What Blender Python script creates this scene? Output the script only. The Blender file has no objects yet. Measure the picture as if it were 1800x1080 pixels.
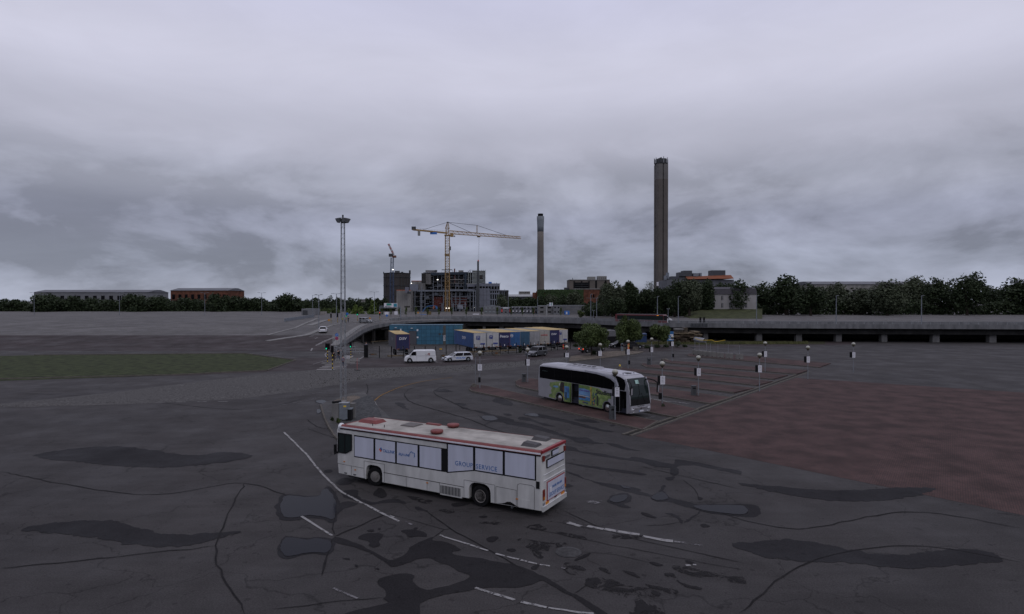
import bpy, bmesh, math, random
import numpy as np
from math import sin, cos, pi, radians, sqrt, atan2
from mathutils import Vector, Matrix, noise as mnoise
random.seed(7)
SC = bpy.context.scene
COL = SC.collection

# ------------------------------------------------------------ camera
F = 1080.0            # focal length in photograph pixels (photograph 1800 x 1080)
H = 9.6               # eye height
PITCH = math.atan(-10/F)
cam_d = bpy.data.cameras.new('camera'); cam = bpy.data.objects.new('camera', cam_d); COL.objects.link(cam)
cam_d.sensor_fit = 'HORIZONTAL'; cam_d.sensor_width = 36; cam_d.lens = 36*F/1800
cam_d.clip_start = .1; cam_d.clip_end = 9000
cam.location = (0, 0, H); cam.rotation_euler = (pi/2 + PITCH, 0, 0)
SC.camera = cam
SC.view_settings.view_transform = 'Standard'; SC.view_settings.look = 'None'
SC.view_settings.exposure = 0; SC.view_settings.gamma = 1
SC.view_settings.use_curve_mapping = False

# ------------------------------------------------------------ world
SUN_EL, SUN_AZ = radians(52), radians(150)     # high behind thick cloud, to the right and behind
W = bpy.data.worlds.new('World'); SC.world = W; W.use_nodes = True
nt = W.node_tree; N = nt.nodes; L = nt.links
for n in list(N): N.remove(n)
out = N.new('ShaderNodeOutputWorld'); bg = N.new('ShaderNodeBackground'); bg.inputs['Strength'].default_value = .1
L.new(bg.outputs[0], out.inputs[0])
sky = N.new('ShaderNodeTexSky'); sky.sky_type = 'NISHITA'; sky.sun_disc = False
sky.sun_elevation = SUN_EL; sky.sun_rotation = SUN_AZ
def wmath(op, a, b=None, clamp=False):
    n = N.new('ShaderNodeMath'); n.operation = op; n.use_clamp = clamp
    for i, v in enumerate((a, b)):
        if v is None: continue
        if isinstance(v, (int, float)): n.inputs[i].default_value = v
        else: L.new(v, n.inputs[i])
    return n.outputs[0]
def wramp(fac, stops, interp='LINEAR'):
    r = N.new('ShaderNodeValToRGB'); L.new(fac, r.inputs[0]); cr = r.color_ramp; cr.interpolation = interp
    while len(cr.elements) < len(stops): cr.elements.new(.5)
    for e, (p, c) in zip(cr.elements, stops):
        e.position = p; e.color = (*c, 1) if len(c) == 3 else c
    return r.outputs[0]
tc = N.new('ShaderNodeTexCoord'); sp = N.new('ShaderNodeSeparateXYZ'); L.new(tc.outputs['Generated'], sp.inputs[0])
sx, sy, sz = sp.outputs
zc = wmath('MAXIMUM', sz, 0.0)
den = wmath('ADD', zc, .16)
cx = wmath('DIVIDE', sx, den); cy = wmath('DIVIDE', sy, den)
cmb = N.new('ShaderNodeCombineXYZ'); L.new(cx, cmb.inputs[0]); L.new(cy, cmb.inputs[1]); L.new(wmath('MULTIPLY', sz, 4), cmb.inputs[2])
def wnoise(vec, scale, detail, rough, dist=0, loc=(0,0,0), sc=(1,1,1)):
    m = N.new('ShaderNodeMapping'); L.new(vec, m.inputs[0]); m.inputs['Location'].default_value = loc; m.inputs['Scale'].default_value = sc
    n = N.new('ShaderNodeTexNoise'); n.inputs['Scale'].default_value = scale; n.inputs['Detail'].default_value = detail
    n.inputs['Roughness'].default_value = rough; n.inputs['Distortion'].default_value = dist
    L.new(m.outputs[0], n.inputs['Vector']); return n.outputs[0]
# base brightness with height above the horizon (an overcast sky is brightest overhead)
base = wramp(zc, [(0, (.30,.322,.40)), (.05, (.255,.275,.350)), (.12, (.262,.276,.356)), (.18, (.34,.352,.43)),
                  (.25, (.48,.485,.585)), (.34, (.63,.63,.76)), (.46, (.62,.625,.80)), (1, (.60,.60,.72))], 'EASE')
n1 = wnoise(cmb.outputs[0], .55, 5, .55, .3, (3.1, 1.2, 0))
n2 = wnoise(cmb.outputs[0], 1.7, 7, .6, .6, (7.7, 4.0, 1))
nl = wnoise(tc.outputs['Generated'], 3.4, 9, .56, .25, (1.35, 0.0, .52), (1.25, 1.25, 2.9))   # heaped clouds low down
lowm = wramp(zc, [(0, (1,1,1)), (.11, (1,1,1)), (.26, (0,0,0)), (1, (0,0,0))])
hi = wmath('MULTIPLY', wmath('SUBTRACT', n1, .5), .45)
hi2 = wmath('MULTIPLY', wmath('SUBTRACT', n2, .5), .20)
heap = wramp(nl, [(0, (0,0,0)), (.44, (.10,.10,.10)), (.50, (.42,.42,.42)), (.56, (.62,.62,.62)), (.66, (1,1,1)), (1, (1,1,1))])
sep = N.new('ShaderNodeSeparateColor'); L.new(heap, sep.inputs[0])
lo = wmath('MULTIPLY', wmath('MULTIPLY', wmath('SUBTRACT', sep.outputs[0], .30), .80), lowm)
var = wmath('ADD', wmath('ADD', wmath('ADD', hi, hi2), lo), 1.0)
var = wmath('MAXIMUM', var, .45)
mul = N.new('ShaderNodeVectorMath'); mul.operation = 'SCALE'; L.new(base, mul.inputs[0]); L.new(wmath('MULTIPLY', var, 10.0), mul.inputs['Scale'])
mix = N.new('ShaderNodeMix'); mix.data_type = 'RGBA'; mix.inputs['Factor'].default_value = .97
L.new(sky.outputs[0], mix.inputs['A']); L.new(mul.outputs[0], mix.inputs['B'])
L.new(mix.outputs['Result'], bg.inputs['Color'])

sd = bpy.data.lights.new('sun', 'SUN'); sd.energy = .5; sd.angle = radians(40); sd.color = (1, .95, .9)
sun = bpy.data.objects.new('sun', sd); COL.objects.link(sun)
d = Vector((sin(SUN_AZ)*cos(SUN_EL), cos(SUN_AZ)*cos(SUN_EL), sin(SUN_EL)))
sun.rotation_euler = d.to_track_quat('Z', 'Y').to_euler()

# ------------------------------------------------------------ geometry helpers
_c, _s = cos(PITCH), sin(PITCH)
def ray(u, v):
    a = (u-900)/F; b = (540-v)/F
    return Vector((a, _c - b*_s, _s + b*_c))
def G(u, v, z=0.0):                       # where the line of sight meets height z
    r = ray(u, v); k = (z-H)/r.z; return Vector((r.x*k, r.y*k, z))
def P(u, v, d):                           # the point at distance d along the street axis
    r = ray(u, v); k = d/r.y; return Vector((r.x*k, d, H+r.z*k))

class MB:
    def __init__(s): s.v = []; s.f = []; s.m = []; s.cm = 0
    def box(s, x0, x1, y0, y1, z0, z1):
        b = len(s.v)
        s.v += [(x0,y0,z0),(x1,y0,z0),(x1,y1,z0),(x0,y1,z0),(x0,y0,z1),(x1,y0,z1),(x1,y1,z1),(x0,y1,z1)]
        for q in ((0,3,2,1),(4,5,6,7),(0,1,5,4),(1,2,6,5),(2,3,7,6),(3,0,4,7)): s.f.append(tuple(b+i for i in q)); s.m.append(s.cm)
        return s
    def hexa(s, pts):                     # 8 points: bottom ring, top ring
        b = len(s.v); s.v += [tuple(p) for p in pts]
        for q in ((0,3,2,1),(4,5,6,7),(0,1,5,4),(1,2,6,5),(2,3,7,6),(3,0,4,7)): s.f.append(tuple(b+i for i in q)); s.m.append(s.cm)
        return s
    def beam(s, a, b, w, h=None):         # square bar from a to b
        a = Vector(a); b = Vector(b); h = h or w; t = (b-a)
        if t.length < 1e-6: return s
        t.normalize(); up = Vector((0,0,1)) if abs(t.z) < .95 else Vector((0,1,0))
        r = t.cross(up).normalized()*w/2; q = r.cross(t).normalized()*h/2
        return s.hexa([a-r-q, a+r-q, b+r-q, b-r-q, a-r+q, a+r+q, b+r+q, b-r+q])
    def tube(s, a, b, r0, r1=None, n=8, cap=True):
        a = Vector(a); b = Vector(b); r1 = r0 if r1 is None else r1; t = (b-a).normalized()
        up = Vector((0,0,1)) if abs(t.z) < .95 else Vector((0,1,0)); x = t.cross(up).normalized(); y = t.cross(x)
        i0 = len(s.v)
        for k in range(n):
            c = x*cos(2*pi*k/n)+y*sin(2*pi*k/n); s.v += [tuple(a+c*r0), tuple(b+c*r1)]
        for k in range(n):
            j = (k+1) % n; s.f.append((i0+2*k, i0+2*j, i0+2*j+1, i0+2*k+1)); s.m.append(s.cm)
        if cap:
            s.f.append(tuple(i0+2*k for k in range(n))[::-1]); s.f.append(tuple(i0+2*k+1 for k in range(n))); s.m += [s.cm]*2
        return s
    def lathe(s, prof, n=16, c=(0,0,0), ax=None):  # prof: (r,z)
        i0 = len(s.v); c = Vector(c)
        for r, z in prof:
            for k in range(n):
                a = 2*pi*k/n; p = Vector((r*cos(a), r*sin(a), z))
                if ax == 'y': p = Vector((p.x, p.z, p.y))
                if ax == 'x': p = Vector((p.z, p.x, p.y))
                s.v.append(tuple(c+p))
        for i in range(len(prof)-1):
            for k in range(n):
                j = (k+1) % n; s.f.append((i0+i*n+k, i0+i*n+j, i0+(i+1)*n+j, i0+(i+1)*n+k)); s.m.append(s.cm)
        s.f.append(tuple(i0+k for k in range(n))[::-1]); s.f.append(tuple(i0+(len(prof)-1)*n+k for k in range(n))); s.m += [s.cm]*2
        return s
    def prism(s, poly, z0, z1):           # polygon in xy
        i0 = len(s.v); n = len(poly)
        s.v += [(p[0], p[1], z0) for p in poly]+[(p[0], p[1], z1) for p in poly]
        s.f.append(tuple(range(i0, i0+n))[::-1]); s.f.append(tuple(range(i0+n, i0+2*n))); s.m += [s.cm]*2
        for k in range(n):
            j = (k+1) % n; s.f.append((i0+k, i0+j, i0+n+j, i0+n+k)); s.m.append(s.cm)
        return s
    def prism_y(s, poly, y0, y1):         # polygon in xz, along y
        i0 = len(s.v); n = len(poly)
        s.v += [(p[0], y0, p[1]) for p in poly]+[(p[0], y1, p[1]) for p in poly]
        s.f.append(tuple(range(i0, i0+n))); s.f.append(tuple(range(i0+n, i0+2*n))[::-1]); s.m += [s.cm]*2
        for k in range(n):
            j = (k+1) % n; s.f.append((i0+k, i0+n+k, i0+n+j, i0+j)); s.m.append(s.cm)
        return s
    def face(s, pts):
        i0 = len(s.v); s.v += [tuple(p) for p in pts]; s.f.append(tuple(range(i0, i0+len(pts)))); s.m.append(s.cm); return s
    def build(s, name, mat=None, parent=None, loc=None, smooth=False, fix=True, **tags):
        me = bpy.data.meshes.new(name); me.from_pydata(s.v, [], s.f)
        mats = mat if isinstance(mat, (list, tuple)) else [mat]
        for m in mats:
            if m: me.materials.append(m)
        if len(mats) > 1: me.polygons.foreach_set('material_index', s.m)
        if fix and len(s.f) < 60000:
            bm = bmesh.new(); bm.from_mesh(me); bmesh.ops.recalc_face_normals(bm, faces=bm.faces); bm.to_mesh(me); bm.free()
        if smooth:
            me.polygons.foreach_set('use_smooth', [True]*len(me.polygons))
        me.update()
        return link(name, me, parent, loc, **tags)
def link(name, me, parent=None, loc=None, **tags):
    o = bpy.data.objects.new(name, me); COL.objects.link(o)
    if parent: o.parent = parent
    if loc is not None: o.location = loc
    for k, v in tags.items(): o[k] = v
    return o
def T(name, label, cat, loc=(0,0,0), rz=0, group=None):
    o = bpy.data.objects.new(name, None); COL.objects.link(o); o.location = loc; o.rotation_euler = (0,0,rz)
    o.empty_display_size = .2; o['label'] = label; o['category'] = cat
    if group: o['group'] = group
    return o
def tag(o, label, cat, group=None):
    o['label'] = label; o['category'] = cat
    if group: o['group'] = group
    return o
CH = {}
def copy_thing(o, loc, rz, label, group=None, scale=None, parent=None):
    c = o.copy(); COL.objects.link(c)
    if parent is None:
        c.location = loc; c.rotation_euler = (0,0,rz)
        if label: c['label'] = label
        if group: c['group'] = group
        if scale: c.scale = scale
    else: c.parent = parent
    for ch in list(o.children): copy_thing(ch, None, None, None, parent=c)
    return c

# ------------------------------------------------------------ materials
MATS = {}
def M(name, col, rough=.8, metal=0, var=.15, vs=3.0, bump=0, bs=20.0, spec=None, col2=None, emit=None, es=1, streak=0, coat=0, detail=4):
    if name in MATS: return MATS[name]
    m = bpy.data.materials.new(name); m.use_nodes = True; nt = m.node_tree; n = nt.nodes; l = nt.links
    b = n['Principled BSDF']; b.inputs['Roughness'].default_value = rough; b.inputs['Metallic'].default_value = metal
    if spec is None and rough >= .8: spec = .12
    if spec is not None: b.inputs['Specular IOR Level'].default_value = spec
    if coat: b.inputs['Coat Weight'].default_value = coat; b.inputs['Coat Roughness'].default_value = .15
    tcn = n.new('ShaderNodeTexCoord')
    if var > 0:
        nz = n.new('ShaderNodeTexNoise'); nz.inputs['Scale'].default_value = vs; nz.inputs['Detail'].default_value = detail; nz.inputs['Roughness'].default_value = .6
        mp = n.new('ShaderNodeMapping'); l.new(tcn.outputs['Object'], mp.inputs[0]); l.new(mp.outputs[0], nz.inputs['Vector'])
        if streak: mp.inputs['Scale'].default_value = (1, 1, 1/streak)
        rp = n.new('ShaderNodeValToRGB'); l.new(nz.outputs[0], rp.inputs[0])
        c2 = col2 or tuple(max(0, c*(1-2*var)) for c in col); c1 = tuple(min(1, c*(1+var*.6)) for c in col)
        rp.color_ramp.elements[0].position = .32; rp.color_ramp.elements[0].color = (*c2, 1)
        rp.color_ramp.elements[1].position = .68; rp.color_ramp.elements[1].color = (*c1, 1)
        l.new(rp.outputs[0], b.inputs['Base Color'])
    else: b.inputs['Base Color'].default_value = (*col, 1)
    if bump:
        nb = n.new('ShaderNodeTexNoise'); nb.inputs['Scale'].default_value = bs; nb.inputs['Detail'].default_value = 3
        l.new(tcn.outputs['Object'], nb.inputs['Vector']); bn = n.new('ShaderNodeBump'); bn.inputs['Strength'].default_value = bump; bn.inputs['Distance'].default_value = .02
        l.new(nb.outputs[0], bn.inputs['Height']); l.new(bn.outputs[0], b.inputs['Normal'])
    if emit: b.inputs['Emission Color'].default_value = (*emit, 1); b.inputs['Emission Strength'].default_value = es
    MATS[name] = m; return m
def asphalt(name, a, b_, patch=.35, rough=.75, lean=(0,0,0), crack=0, dirs=0.5, spec=.10):
    m = bpy.data.materials.new(name); m.use_nodes = True; nt = m.node_tree; n = nt.nodes; l = nt.links; bs = n['Principled BSDF']
    t = n.new('ShaderNodeTexCoord')
    def nz(sc, det, ro=.6, vec=None, dist=0):
        x = n.new('ShaderNodeTexNoise'); x.inputs['Scale'].default_value = sc; x.inputs['Detail'].default_value = det; x.inputs['Roughness'].default_value = ro; x.inputs['Distortion'].default_value = dist
        l.new(vec or t.outputs['Object'], x.inputs['Vector']); return x.outputs[0]
    def ramp(f, s):
        r = n.new('ShaderNodeValToRGB'); l.new(f, r.inputs[0])
        while len(r.color_ramp.elements) < len(s): r.color_ramp.elements.new(.5)
        for e, (p, c) in zip(r.color_ramp.elements, s): e.position = p; e.color = (c, c, c, 1) if isinstance(c, (int, float)) else (*c, 1)
        return r.outputs[0]
    def mx(f, a, b, mode='MIX'):
        q = n.new('ShaderNodeMix'); q.data_type = 'RGBA'; q.blend_type = mode
        if isinstance(f, (int, float)): q.inputs['Factor'].default_value = f
        else: l.new(f, q.inputs['Factor'])
        for k, v in (('A', a), ('B', b)):
            if isinstance(v, tuple): q.inputs[k].default_value = (*v, 1)
            else: l.new(v, q.inputs[k])
        return q.outputs['Result']
    big = ramp(nz(.09, 5, .6), [(.38, 0.0), (.62, 1.0)])
    c = mx(big, a, b_)
    mid = ramp(nz(.6, 6, .65, dist=.4), [(.35, .88), (.65, 1.08)])
    c = mx(1.0, c, mid, 'MULTIPLY')
    # long tyre-polished streaks running along the turning lane
    mp = n.new('ShaderNodeMapping'); mp.inputs['Rotation'].default_value = (0, 0, .45); mp.inputs['Scale'].default_value = (.12, 1.4, 1); l.new(t.outputs['Object'], mp.inputs[0])
    st = ramp(nz(1.2, 4, .6, mp.outputs[0]), [(.40, 1-.3*dirs), (.60, 1+.14*dirs)])
    c = mx(1.0, c, st, 'MULTIPLY')
    fine = ramp(nz(16, 4, .8), [(.3, .56), (.7, 1.42)])
    c = mx(1.0, c, fine, 'MULTIPLY')
    if crack:
        v = n.new('ShaderNodeTexVoronoi'); v.feature = 'DISTANCE_TO_EDGE'; v.inputs['Scale'].default_value = .16
        w = n.new('ShaderNodeVectorMath'); w.operation = 'MULTIPLY_ADD'; nn = n.new('ShaderNodeTexNoise'); nn.inputs['Scale'].default_value = .35; nn.inputs['Detail'].default_value = 5
        l.new(t.outputs['Object'], nn.inputs['Vector']); l.new(nn.outputs['Color'], w.inputs[0]); w.inputs[1].default_value = (5, 5, 0); l.new(t.outputs['Object'], w.inputs[2]); l.new(w.outputs[0], v.inputs['Vector'])
        cr = ramp(v.outputs['Distance'], [(.0, .45), (.006, 1.0)]); c = mx(crack, c, mx(1.0, c, cr, 'MULTIPLY'))
    # oil drips and gum specks
    sp_ = ramp(nz(2.3, 2, .5), [(.0, 1.0), (.66, 1.0), (.70, .62)]); c = mx(.9, c, mx(1.0, c, sp_, 'MULTIPLY'))
    l.new(c, bs.inputs['Base Color'])
    rr = n.new('ShaderNodeMapRange'); l.new(nz(.25, 4), rr.inputs[0]); rr.inputs[1].default_value = .35; rr.inputs[2].default_value = .65; rr.inputs[3].default_value = rough-.14; rr.inputs[4].default_value = min(1, rough+.1)
    l.new(rr.outputs[0], bs.inputs['Roughness']); bs.inputs['Specular IOR Level'].default_value = spec
    bn = n.new('ShaderNodeBump'); bn.inputs['Strength'].default_value = .35; bn.inputs['Distance'].default_value = .01; l.new(nz(60, 2), bn.inputs['Height']); l.new(bn.outputs[0], bs.inputs['Normal'])
    return m
def brickmat(name, c1, c2, mort, sx_, scale=1, rough=.85, vert=False):
    m = bpy.data.materials.new(name); m.use_nodes = True; nt = m.node_tree; n = nt.nodes; l = nt.links; bs = n['Principled BSDF']; bs.inputs['Roughness'].default_value = rough; bs.inputs['Specular IOR Level'].default_value = .1
    t = n.new('ShaderNodeTexCoord'); mp = n.new('ShaderNodeMapping'); l.new(t.outputs['Object'], mp.inputs[0]); mp.inputs['Rotation'].default_value = (pi/2, 0, 0) if vert else (0, 0, -.95)
    b = n.new('ShaderNodeTexBrick'); l.new(mp.outputs[0], b.inputs['Vector']); b.inputs['Color1'].default_value = (*c1, 1); b.inputs['Color2'].default_value = (*c2, 1); b.inputs['Mortar'].default_value = (*mort, 1)
    b.inputs['Scale'].default_value = scale; b.inputs['Brick Width'].default_value = sx_; b.inputs['Row Height'].default_value = sx_/2; b.inputs['Mortar Size'].default_value = sx_*.04; b.inputs['Bias'].default_value = 0
    nz = n.new('ShaderNodeTexNoise'); nz.inputs['Scale'].default_value = .5; nz.inputs['Detail'].default_value = 7; l.new(t.outputs['Object'], nz.inputs['Vector'])
    r = n.new('ShaderNodeValToRGB'); l.new(nz.outputs[0], r.inputs[0]); r.color_ramp.elements[0].position = .35; r.color_ramp.elements[0].color = (.6,.62,.62,1); r.color_ramp.elements[1].position = .65; r.color_ramp.elements[1].color = (1.1,1.08,1.08,1)
    q = n.new('ShaderNodeMix'); q.data_type = 'RGBA'; q.blend_type = 'MULTIPLY'; q.inputs['Factor'].default_value = 1; l.new(b.outputs[0], q.inputs['A']); l.new(r.outputs[0], q.inputs['B']); l.new(q.outputs['Result'], bs.inputs['Base Color'])
    return m
A_LOT = asphalt('lot_asphalt', (.039,.0365,.037), (.049,.0455,.0455), crack=.9, dirs=.22)
A_ST = asphalt('street_asphalt', (.035,.0285,.0285), (.044,.0345,.035), dirs=.4)
A_UP = asphalt('upper_road_asphalt', (.088,.084,.083), (.115,.110,.108), dirs=.5)
A_YARD = asphalt('yard_asphalt', (.048,.045,.043), (.064,.060,.057), dirs=.3)
PAVER = brickmat('red_paver', (.084,.050,.047), (.066,.043,.041), (.042,.032,.031), .21)
PAVER_TAN = brickmat('tan_paver', (.165,.138,.11), (.125,.105,.088), (.06,.053,.047), .35)
REDBRICK = brickmat('red_brick', (.16,.062,.038), (.12,.05,.034), (.10,.07,.055), .5, vert=True)
KERB = M('kerb_concrete', (.115,.105,.092), .9, var=.3, vs=2.5)
GRAVEL = M('gravel', (.112,.108,.106), .95, var=.5, vs=8, bump=.8, bs=9, detail=10)
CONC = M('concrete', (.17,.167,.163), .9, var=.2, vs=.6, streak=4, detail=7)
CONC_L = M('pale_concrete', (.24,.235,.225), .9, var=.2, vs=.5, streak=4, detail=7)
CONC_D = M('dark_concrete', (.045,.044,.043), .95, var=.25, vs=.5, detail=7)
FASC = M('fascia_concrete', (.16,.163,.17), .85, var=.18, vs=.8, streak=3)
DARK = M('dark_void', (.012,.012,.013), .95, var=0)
STEEL = M('galvanised_steel', (.26,.275,.29), .55, .35, var=.15, vs=6)
STEEL_L = M('painted_grey_steel', (.17,.19,.22), .6, var=.2, vs=3)
STEEL_D = M('dark_steel', (.05,.055,.06), .6, .2, var=.1)
BLACK = M('black_rubber', (.010,.010,.011), .85, var=.2, vs=8)
BLACKP = M('black_plastic', (.008,.008,.009), .6, var=0, spec=.15)
GLASS = M('dark_glass', (.003,.003,.004), .08, var=0, spec=.12)
GLASSG = M('tinted_glass', (.014,.021,.021), .08, var=0, spec=.3)
WHITE = M('white_paint', (.50,.50,.485), .45, var=.12, vs=1.6, streak=3, coat=.2)
WHITE2 = M('clean_white_paint', (.62,.63,.65), .35, var=.03, vs=1, coat=.4)
PANELW = M('white_window_film', (.46,.48,.565), .5, var=.06, vs=2.2, streak=8)
ROOFW = M('weathered_roof_white', (.37,.35,.32), .8, var=.22, vs=.9, detail=8)
RED = M('faded_red_paint', (.175,.036,.032), .6, var=.15, vs=3)
YELLOW = M('crane_yellow', (.31,.195,.07), .6, var=.2, vs=2)
YEL = M('sign_yellow', (.65,.45,.04), .6, var=0)
ORANGE = M('orange_plastic', (.75,.18,.03), .5, var=0)
BLUESIGN = M('sign_blue', (.02,.13,.42), .5, var=0)
REDSIGN = M('sign_red', (.5,.03,.03), .5, var=0)
WPAINT = M('sign_white', (.62,.62,.66), .5, var=.03)
CHROME = M('bright_metal', (.62,.62,.62), .22, 1, var=0)
GREENL = M('green_lamp_lens', (.0,.4,.25), .3, var=0, emit=(.0,.75,.42), es=1.3)
REDL = M('red_lamp_lens', (.4,.02,.0), .3, var=0, emit=(.9,.08,.03), es=1.2)
WHITEL = M('white_lamp_lens', (.8,.8,.8), .3, var=0, emit=(1,.95,.85), es=3.0)
ORNL = M('amber_lamp_lens', (.4,.15,.0), .3, var=0, emit=(1,.35,.05), es=.8)
BARK = M('bark', (.05,.04,.032), .95, var=.3, vs=4)

# ------------------------------------------------------------ terrain heights
YE = [(0,104),(600,104),(660,103.6),(767,101.2),(848,107.2),(920,111.5),(1000,122),(1100,136),(1260,148),(2000,165)]
def lerp(tab, x):
    if x <= tab[0][0]: return tab[0][1]
    for (a, b), (c, d_) in zip(tab, tab[1:]):
        if x <= c: return b+(d_-b)*(x-a)/(c-a)
    return tab[-1][1]
def sms(t): t = max(0., min(1., t)); return t*t*(3-2*t)
def hyard(x, y):
    if y < 90: return 0.0
    u = 900+F*x/y
    ye = lerp(YE, u)
    return -2.0*sms((y-ye-1)/30)*sms((u-618)/34)*sms((1062-u)/50)
def onyard(u, v):           # ground point inside the sunken yard
    r = ray(u, v); k = lerp(YE, u)+4
    for _ in range(4000):
        k += .05; p = r*k
        if p.z+H <= hyard(p.x, p.y): return Vector((p.x, p.y, hyard(p.x, p.y)))
    return Vector(r*k)

def grid(name, xs, ys, fz, mat, **tags):
    v = [(x, y, fz(x, y)) for y in ys for x in xs]; nx = len(xs)
    f = [(j*nx+i, j*nx+i+1, (j+1)*nx+i+1, (j+1)*nx+i) for j in range(len(ys)-1) for i in range(nx-1)]
    mb = MB(); mb.v = v; mb.f = f; mb.m = [0]*len(f)
    return mb.build(name, mat, smooth=False, fix=False, **tags)
xs = [-6000,-2500,-1000,-400,-220]+list(np.arange(-120, 121, 1.5))+[220,400,1000,2500,6000]
ys = [-2000,-500,-100,-20,0,20,40,60,80,90]+list(np.arange(92, 215, 1.5))+[230,260]
ground = grid('ground', [float(x) for x in xs], [float(y) for y in ys], hyard, A_LOT, kind='structure')

def sheet(name, pts, mat, parent=None, z=.004, world=False, **tags):
    w = [Vector((p[0], p[1], z)) if world else G(*p) for p in pts]
    mb = MB(); mb.face([(p.x, p.y, z) for p in w])
    return mb.build(name, mat, parent, fix=False, **tags)
def up_normals(o):
    me = o.data
    if me.polygons and me.polygons[0].normal.z < 0: me.flip_normals()
    return o
def ext(a, b, k): return (a[0]+(b[0]-a[0])*k, a[1]+(b[1]-a[1])*k)
def gw(u, v): p = G(u, v); return (p.x, p.y)

# yard surface colour: a sheet following the sunken ground
def yard_sheet():
    mb = MB(); us = list(range(622, 1062, 6)); vs_ = 26
    for i, u in enumerate(us):
        for j in range(vs_):
            ye = lerp(YE, u)+.6; y = ye+(205-ye)*(j/(vs_-1))**1.5; x = (u-900)/F*y
            mb.v.append((x, y, hyard(x, y)+.02))
    for i in range(len(us)-1):
        for j in range(vs_-1):
            mb.f.append((i*vs_+j, (i+1)*vs_+j, (i+1)*vs_+j+1, i*vs_+j+1)); mb.m.append(0)
    mb.build('yard', A_YARD, fix=False, kind='structure')
yard_sheet()

# cross street
far = [(300,631),(540,629),(600,628.5),(660,630),(767,632.3),(848,626.5),(920,622.5),(1000,613.5),(1100,605.5),(1260,600.3),(1500,596)]
near = [(1500,606),(1260,611.5),(1100,622),(1000,627),(920,634.6),(850,639.5),(780,643),(700,645.5),(605,647.6),(540,650.5),(300,662)]
st = up_normals(sheet('street', far+near, A_ST, z=.004, kind='structure'))
# verge of loose gravel between street and bus lot
ge = [(1000,632),(960,639),(900,647),(845,652),(784,656),(713,662.4),(652,666.5),(591,677),(540,686),(420,702),(200,712),(-60,718)]
gn = [(-60,717.5),(200,690),(400,665),(540,651.5),(605,648.6),(700,646.4),(780,643.8),(850,640.3),(920,635.4),(1000,627.8)]
def gravel_berm():
    mb = MB(); n = 60
    def samp(path, t):
        Ls = [0]
        w = [Vector(gw(*p)) for p in path]
        for a, b in zip(w, w[1:]): Ls.append(Ls[-1]+(b-a).length)
        q = t*Ls[-1]
        for k in range(len(w)-1):
            if q <= Ls[k+1]+1e-6: return w[k].lerp(w[k+1], (q-Ls[k])/max(1e-6, Ls[k+1]-Ls[k]))
        return w[-1]
    ngn = gn[::-1]; m = 12
    for i in range(n*2):
        a = samp(ge, i/(n*2-1)); b = samp(ngn, i/(n*2-1))
        for j in range(m):
            s = j/(m-1); p = a.lerp(b, s)
            e = min(1, 5*s)*min(1, 5*(1-s))
            z = .008+e*(.10+.10*mnoise.noise(Vector((p.x*.9, p.y*.9, 3))))
            jag = .5*mnoise.noise(Vector((p.x*.6, p.y*.6, 0)))*(1-e)
            mb.v.append((p.x+jag*.3, p.y+jag, max(.008, z)))
    for i in range(n*2-1):
        for j in range(m-1): mb.f.append((i*m+j, (i+1)*m+j, (i+1)*m+j+1, i*m+j+1)); mb.m.append(0)
    mb.build('gravel_verge', GRAVEL, smooth=True, kind='stuff')
gravel_berm()
# loose stones on the verge
mb = MB()
for i in range(450):
    k = random.random(); u = 545+k*430; v = random.uniform(lerp([(540,654),(700,648),(850,642),(980,630)], u)+1, lerp([(540,684),(652,665),(784,655),(900,646),(980,634)], u)-1)
    p = G(u, v); r = random.uniform(.04, .11)
    if random.random() < .02: r *= 2
    z = .12
    a = random.random()*pi
    mb.hexa([(p.x+r*cos(a+t*pi/2)*s, p.y+r*sin(a+t*pi/2)*s, z+h) for h, s in ((-.05, 1), (r*.8, .6)) for t in range(4)])
mb.build('verge_stones', M('stone', (.12,.117,.113), .9, var=.3), kind='stuff')

# ------------------------------------------------------------ paved islands
KSTONE = None
def kerb_line(parent, pts, closed=False, w=.16, h=.13, step=1.0, name='kerb_stone'):
    """kerb stones laid end to end along world points"""
    global KSTONE
    if KSTONE is None:
        m = MB(); m.hexa([(-.49,-.5,0),(.49,-.5,0),(.49,.5,0),(-.49,.5,0),(-.485,-.42,1),(.485,-.42,1),(.485,.42,1),(-.485,.42,1)])
        KSTONE = m.build('kerb_stone', KERB); me = KSTONE.data; bpy.data.objects.remove(KSTONE); KSTONE = me
    P_ = [Vector((p[0], p[1], 0)) for p in pts]
    if closed: P_.append(P_[0])
    for a, b in zip(P_, P_[1:]):
        L_ = (b-a).length; n = max(1, round(L_/step)); s = L_/n; ang = atan2(b.y-a.y, b.x-a.x)
        for i in range(n):
            c = a.lerp(b, (i+.5)/n)
            o = link(name, KSTONE, parent, (c.x, c.y, random.uniform(-.006, .006))); o.rotation_euler = (0, 0, ang+random.uniform(-.006,.006)); o.scale = (s, w, h)
ISL = []
def island(name, pix, ext_k=0, idx=(), kerb=(0,), pave=PAVER):
    """pix: outline in order near-left tip .. ; points listed in idx are pushed outwards along the island"""
    pts = [gw(*p) for p in pix]
    for i, j, k in idx: pts[i] = ext(pts[j], pts[i], k)
    mb = MB(); mb.prism(pts, -.05, .118); o = mb.build(name, pave, kind='structure')
    for a, b in kerb: kerb_line(o, pts[a:b+1] if b >= a else [pts[a], pts[b]])
    ISL.append((name, pts)); return o
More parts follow.
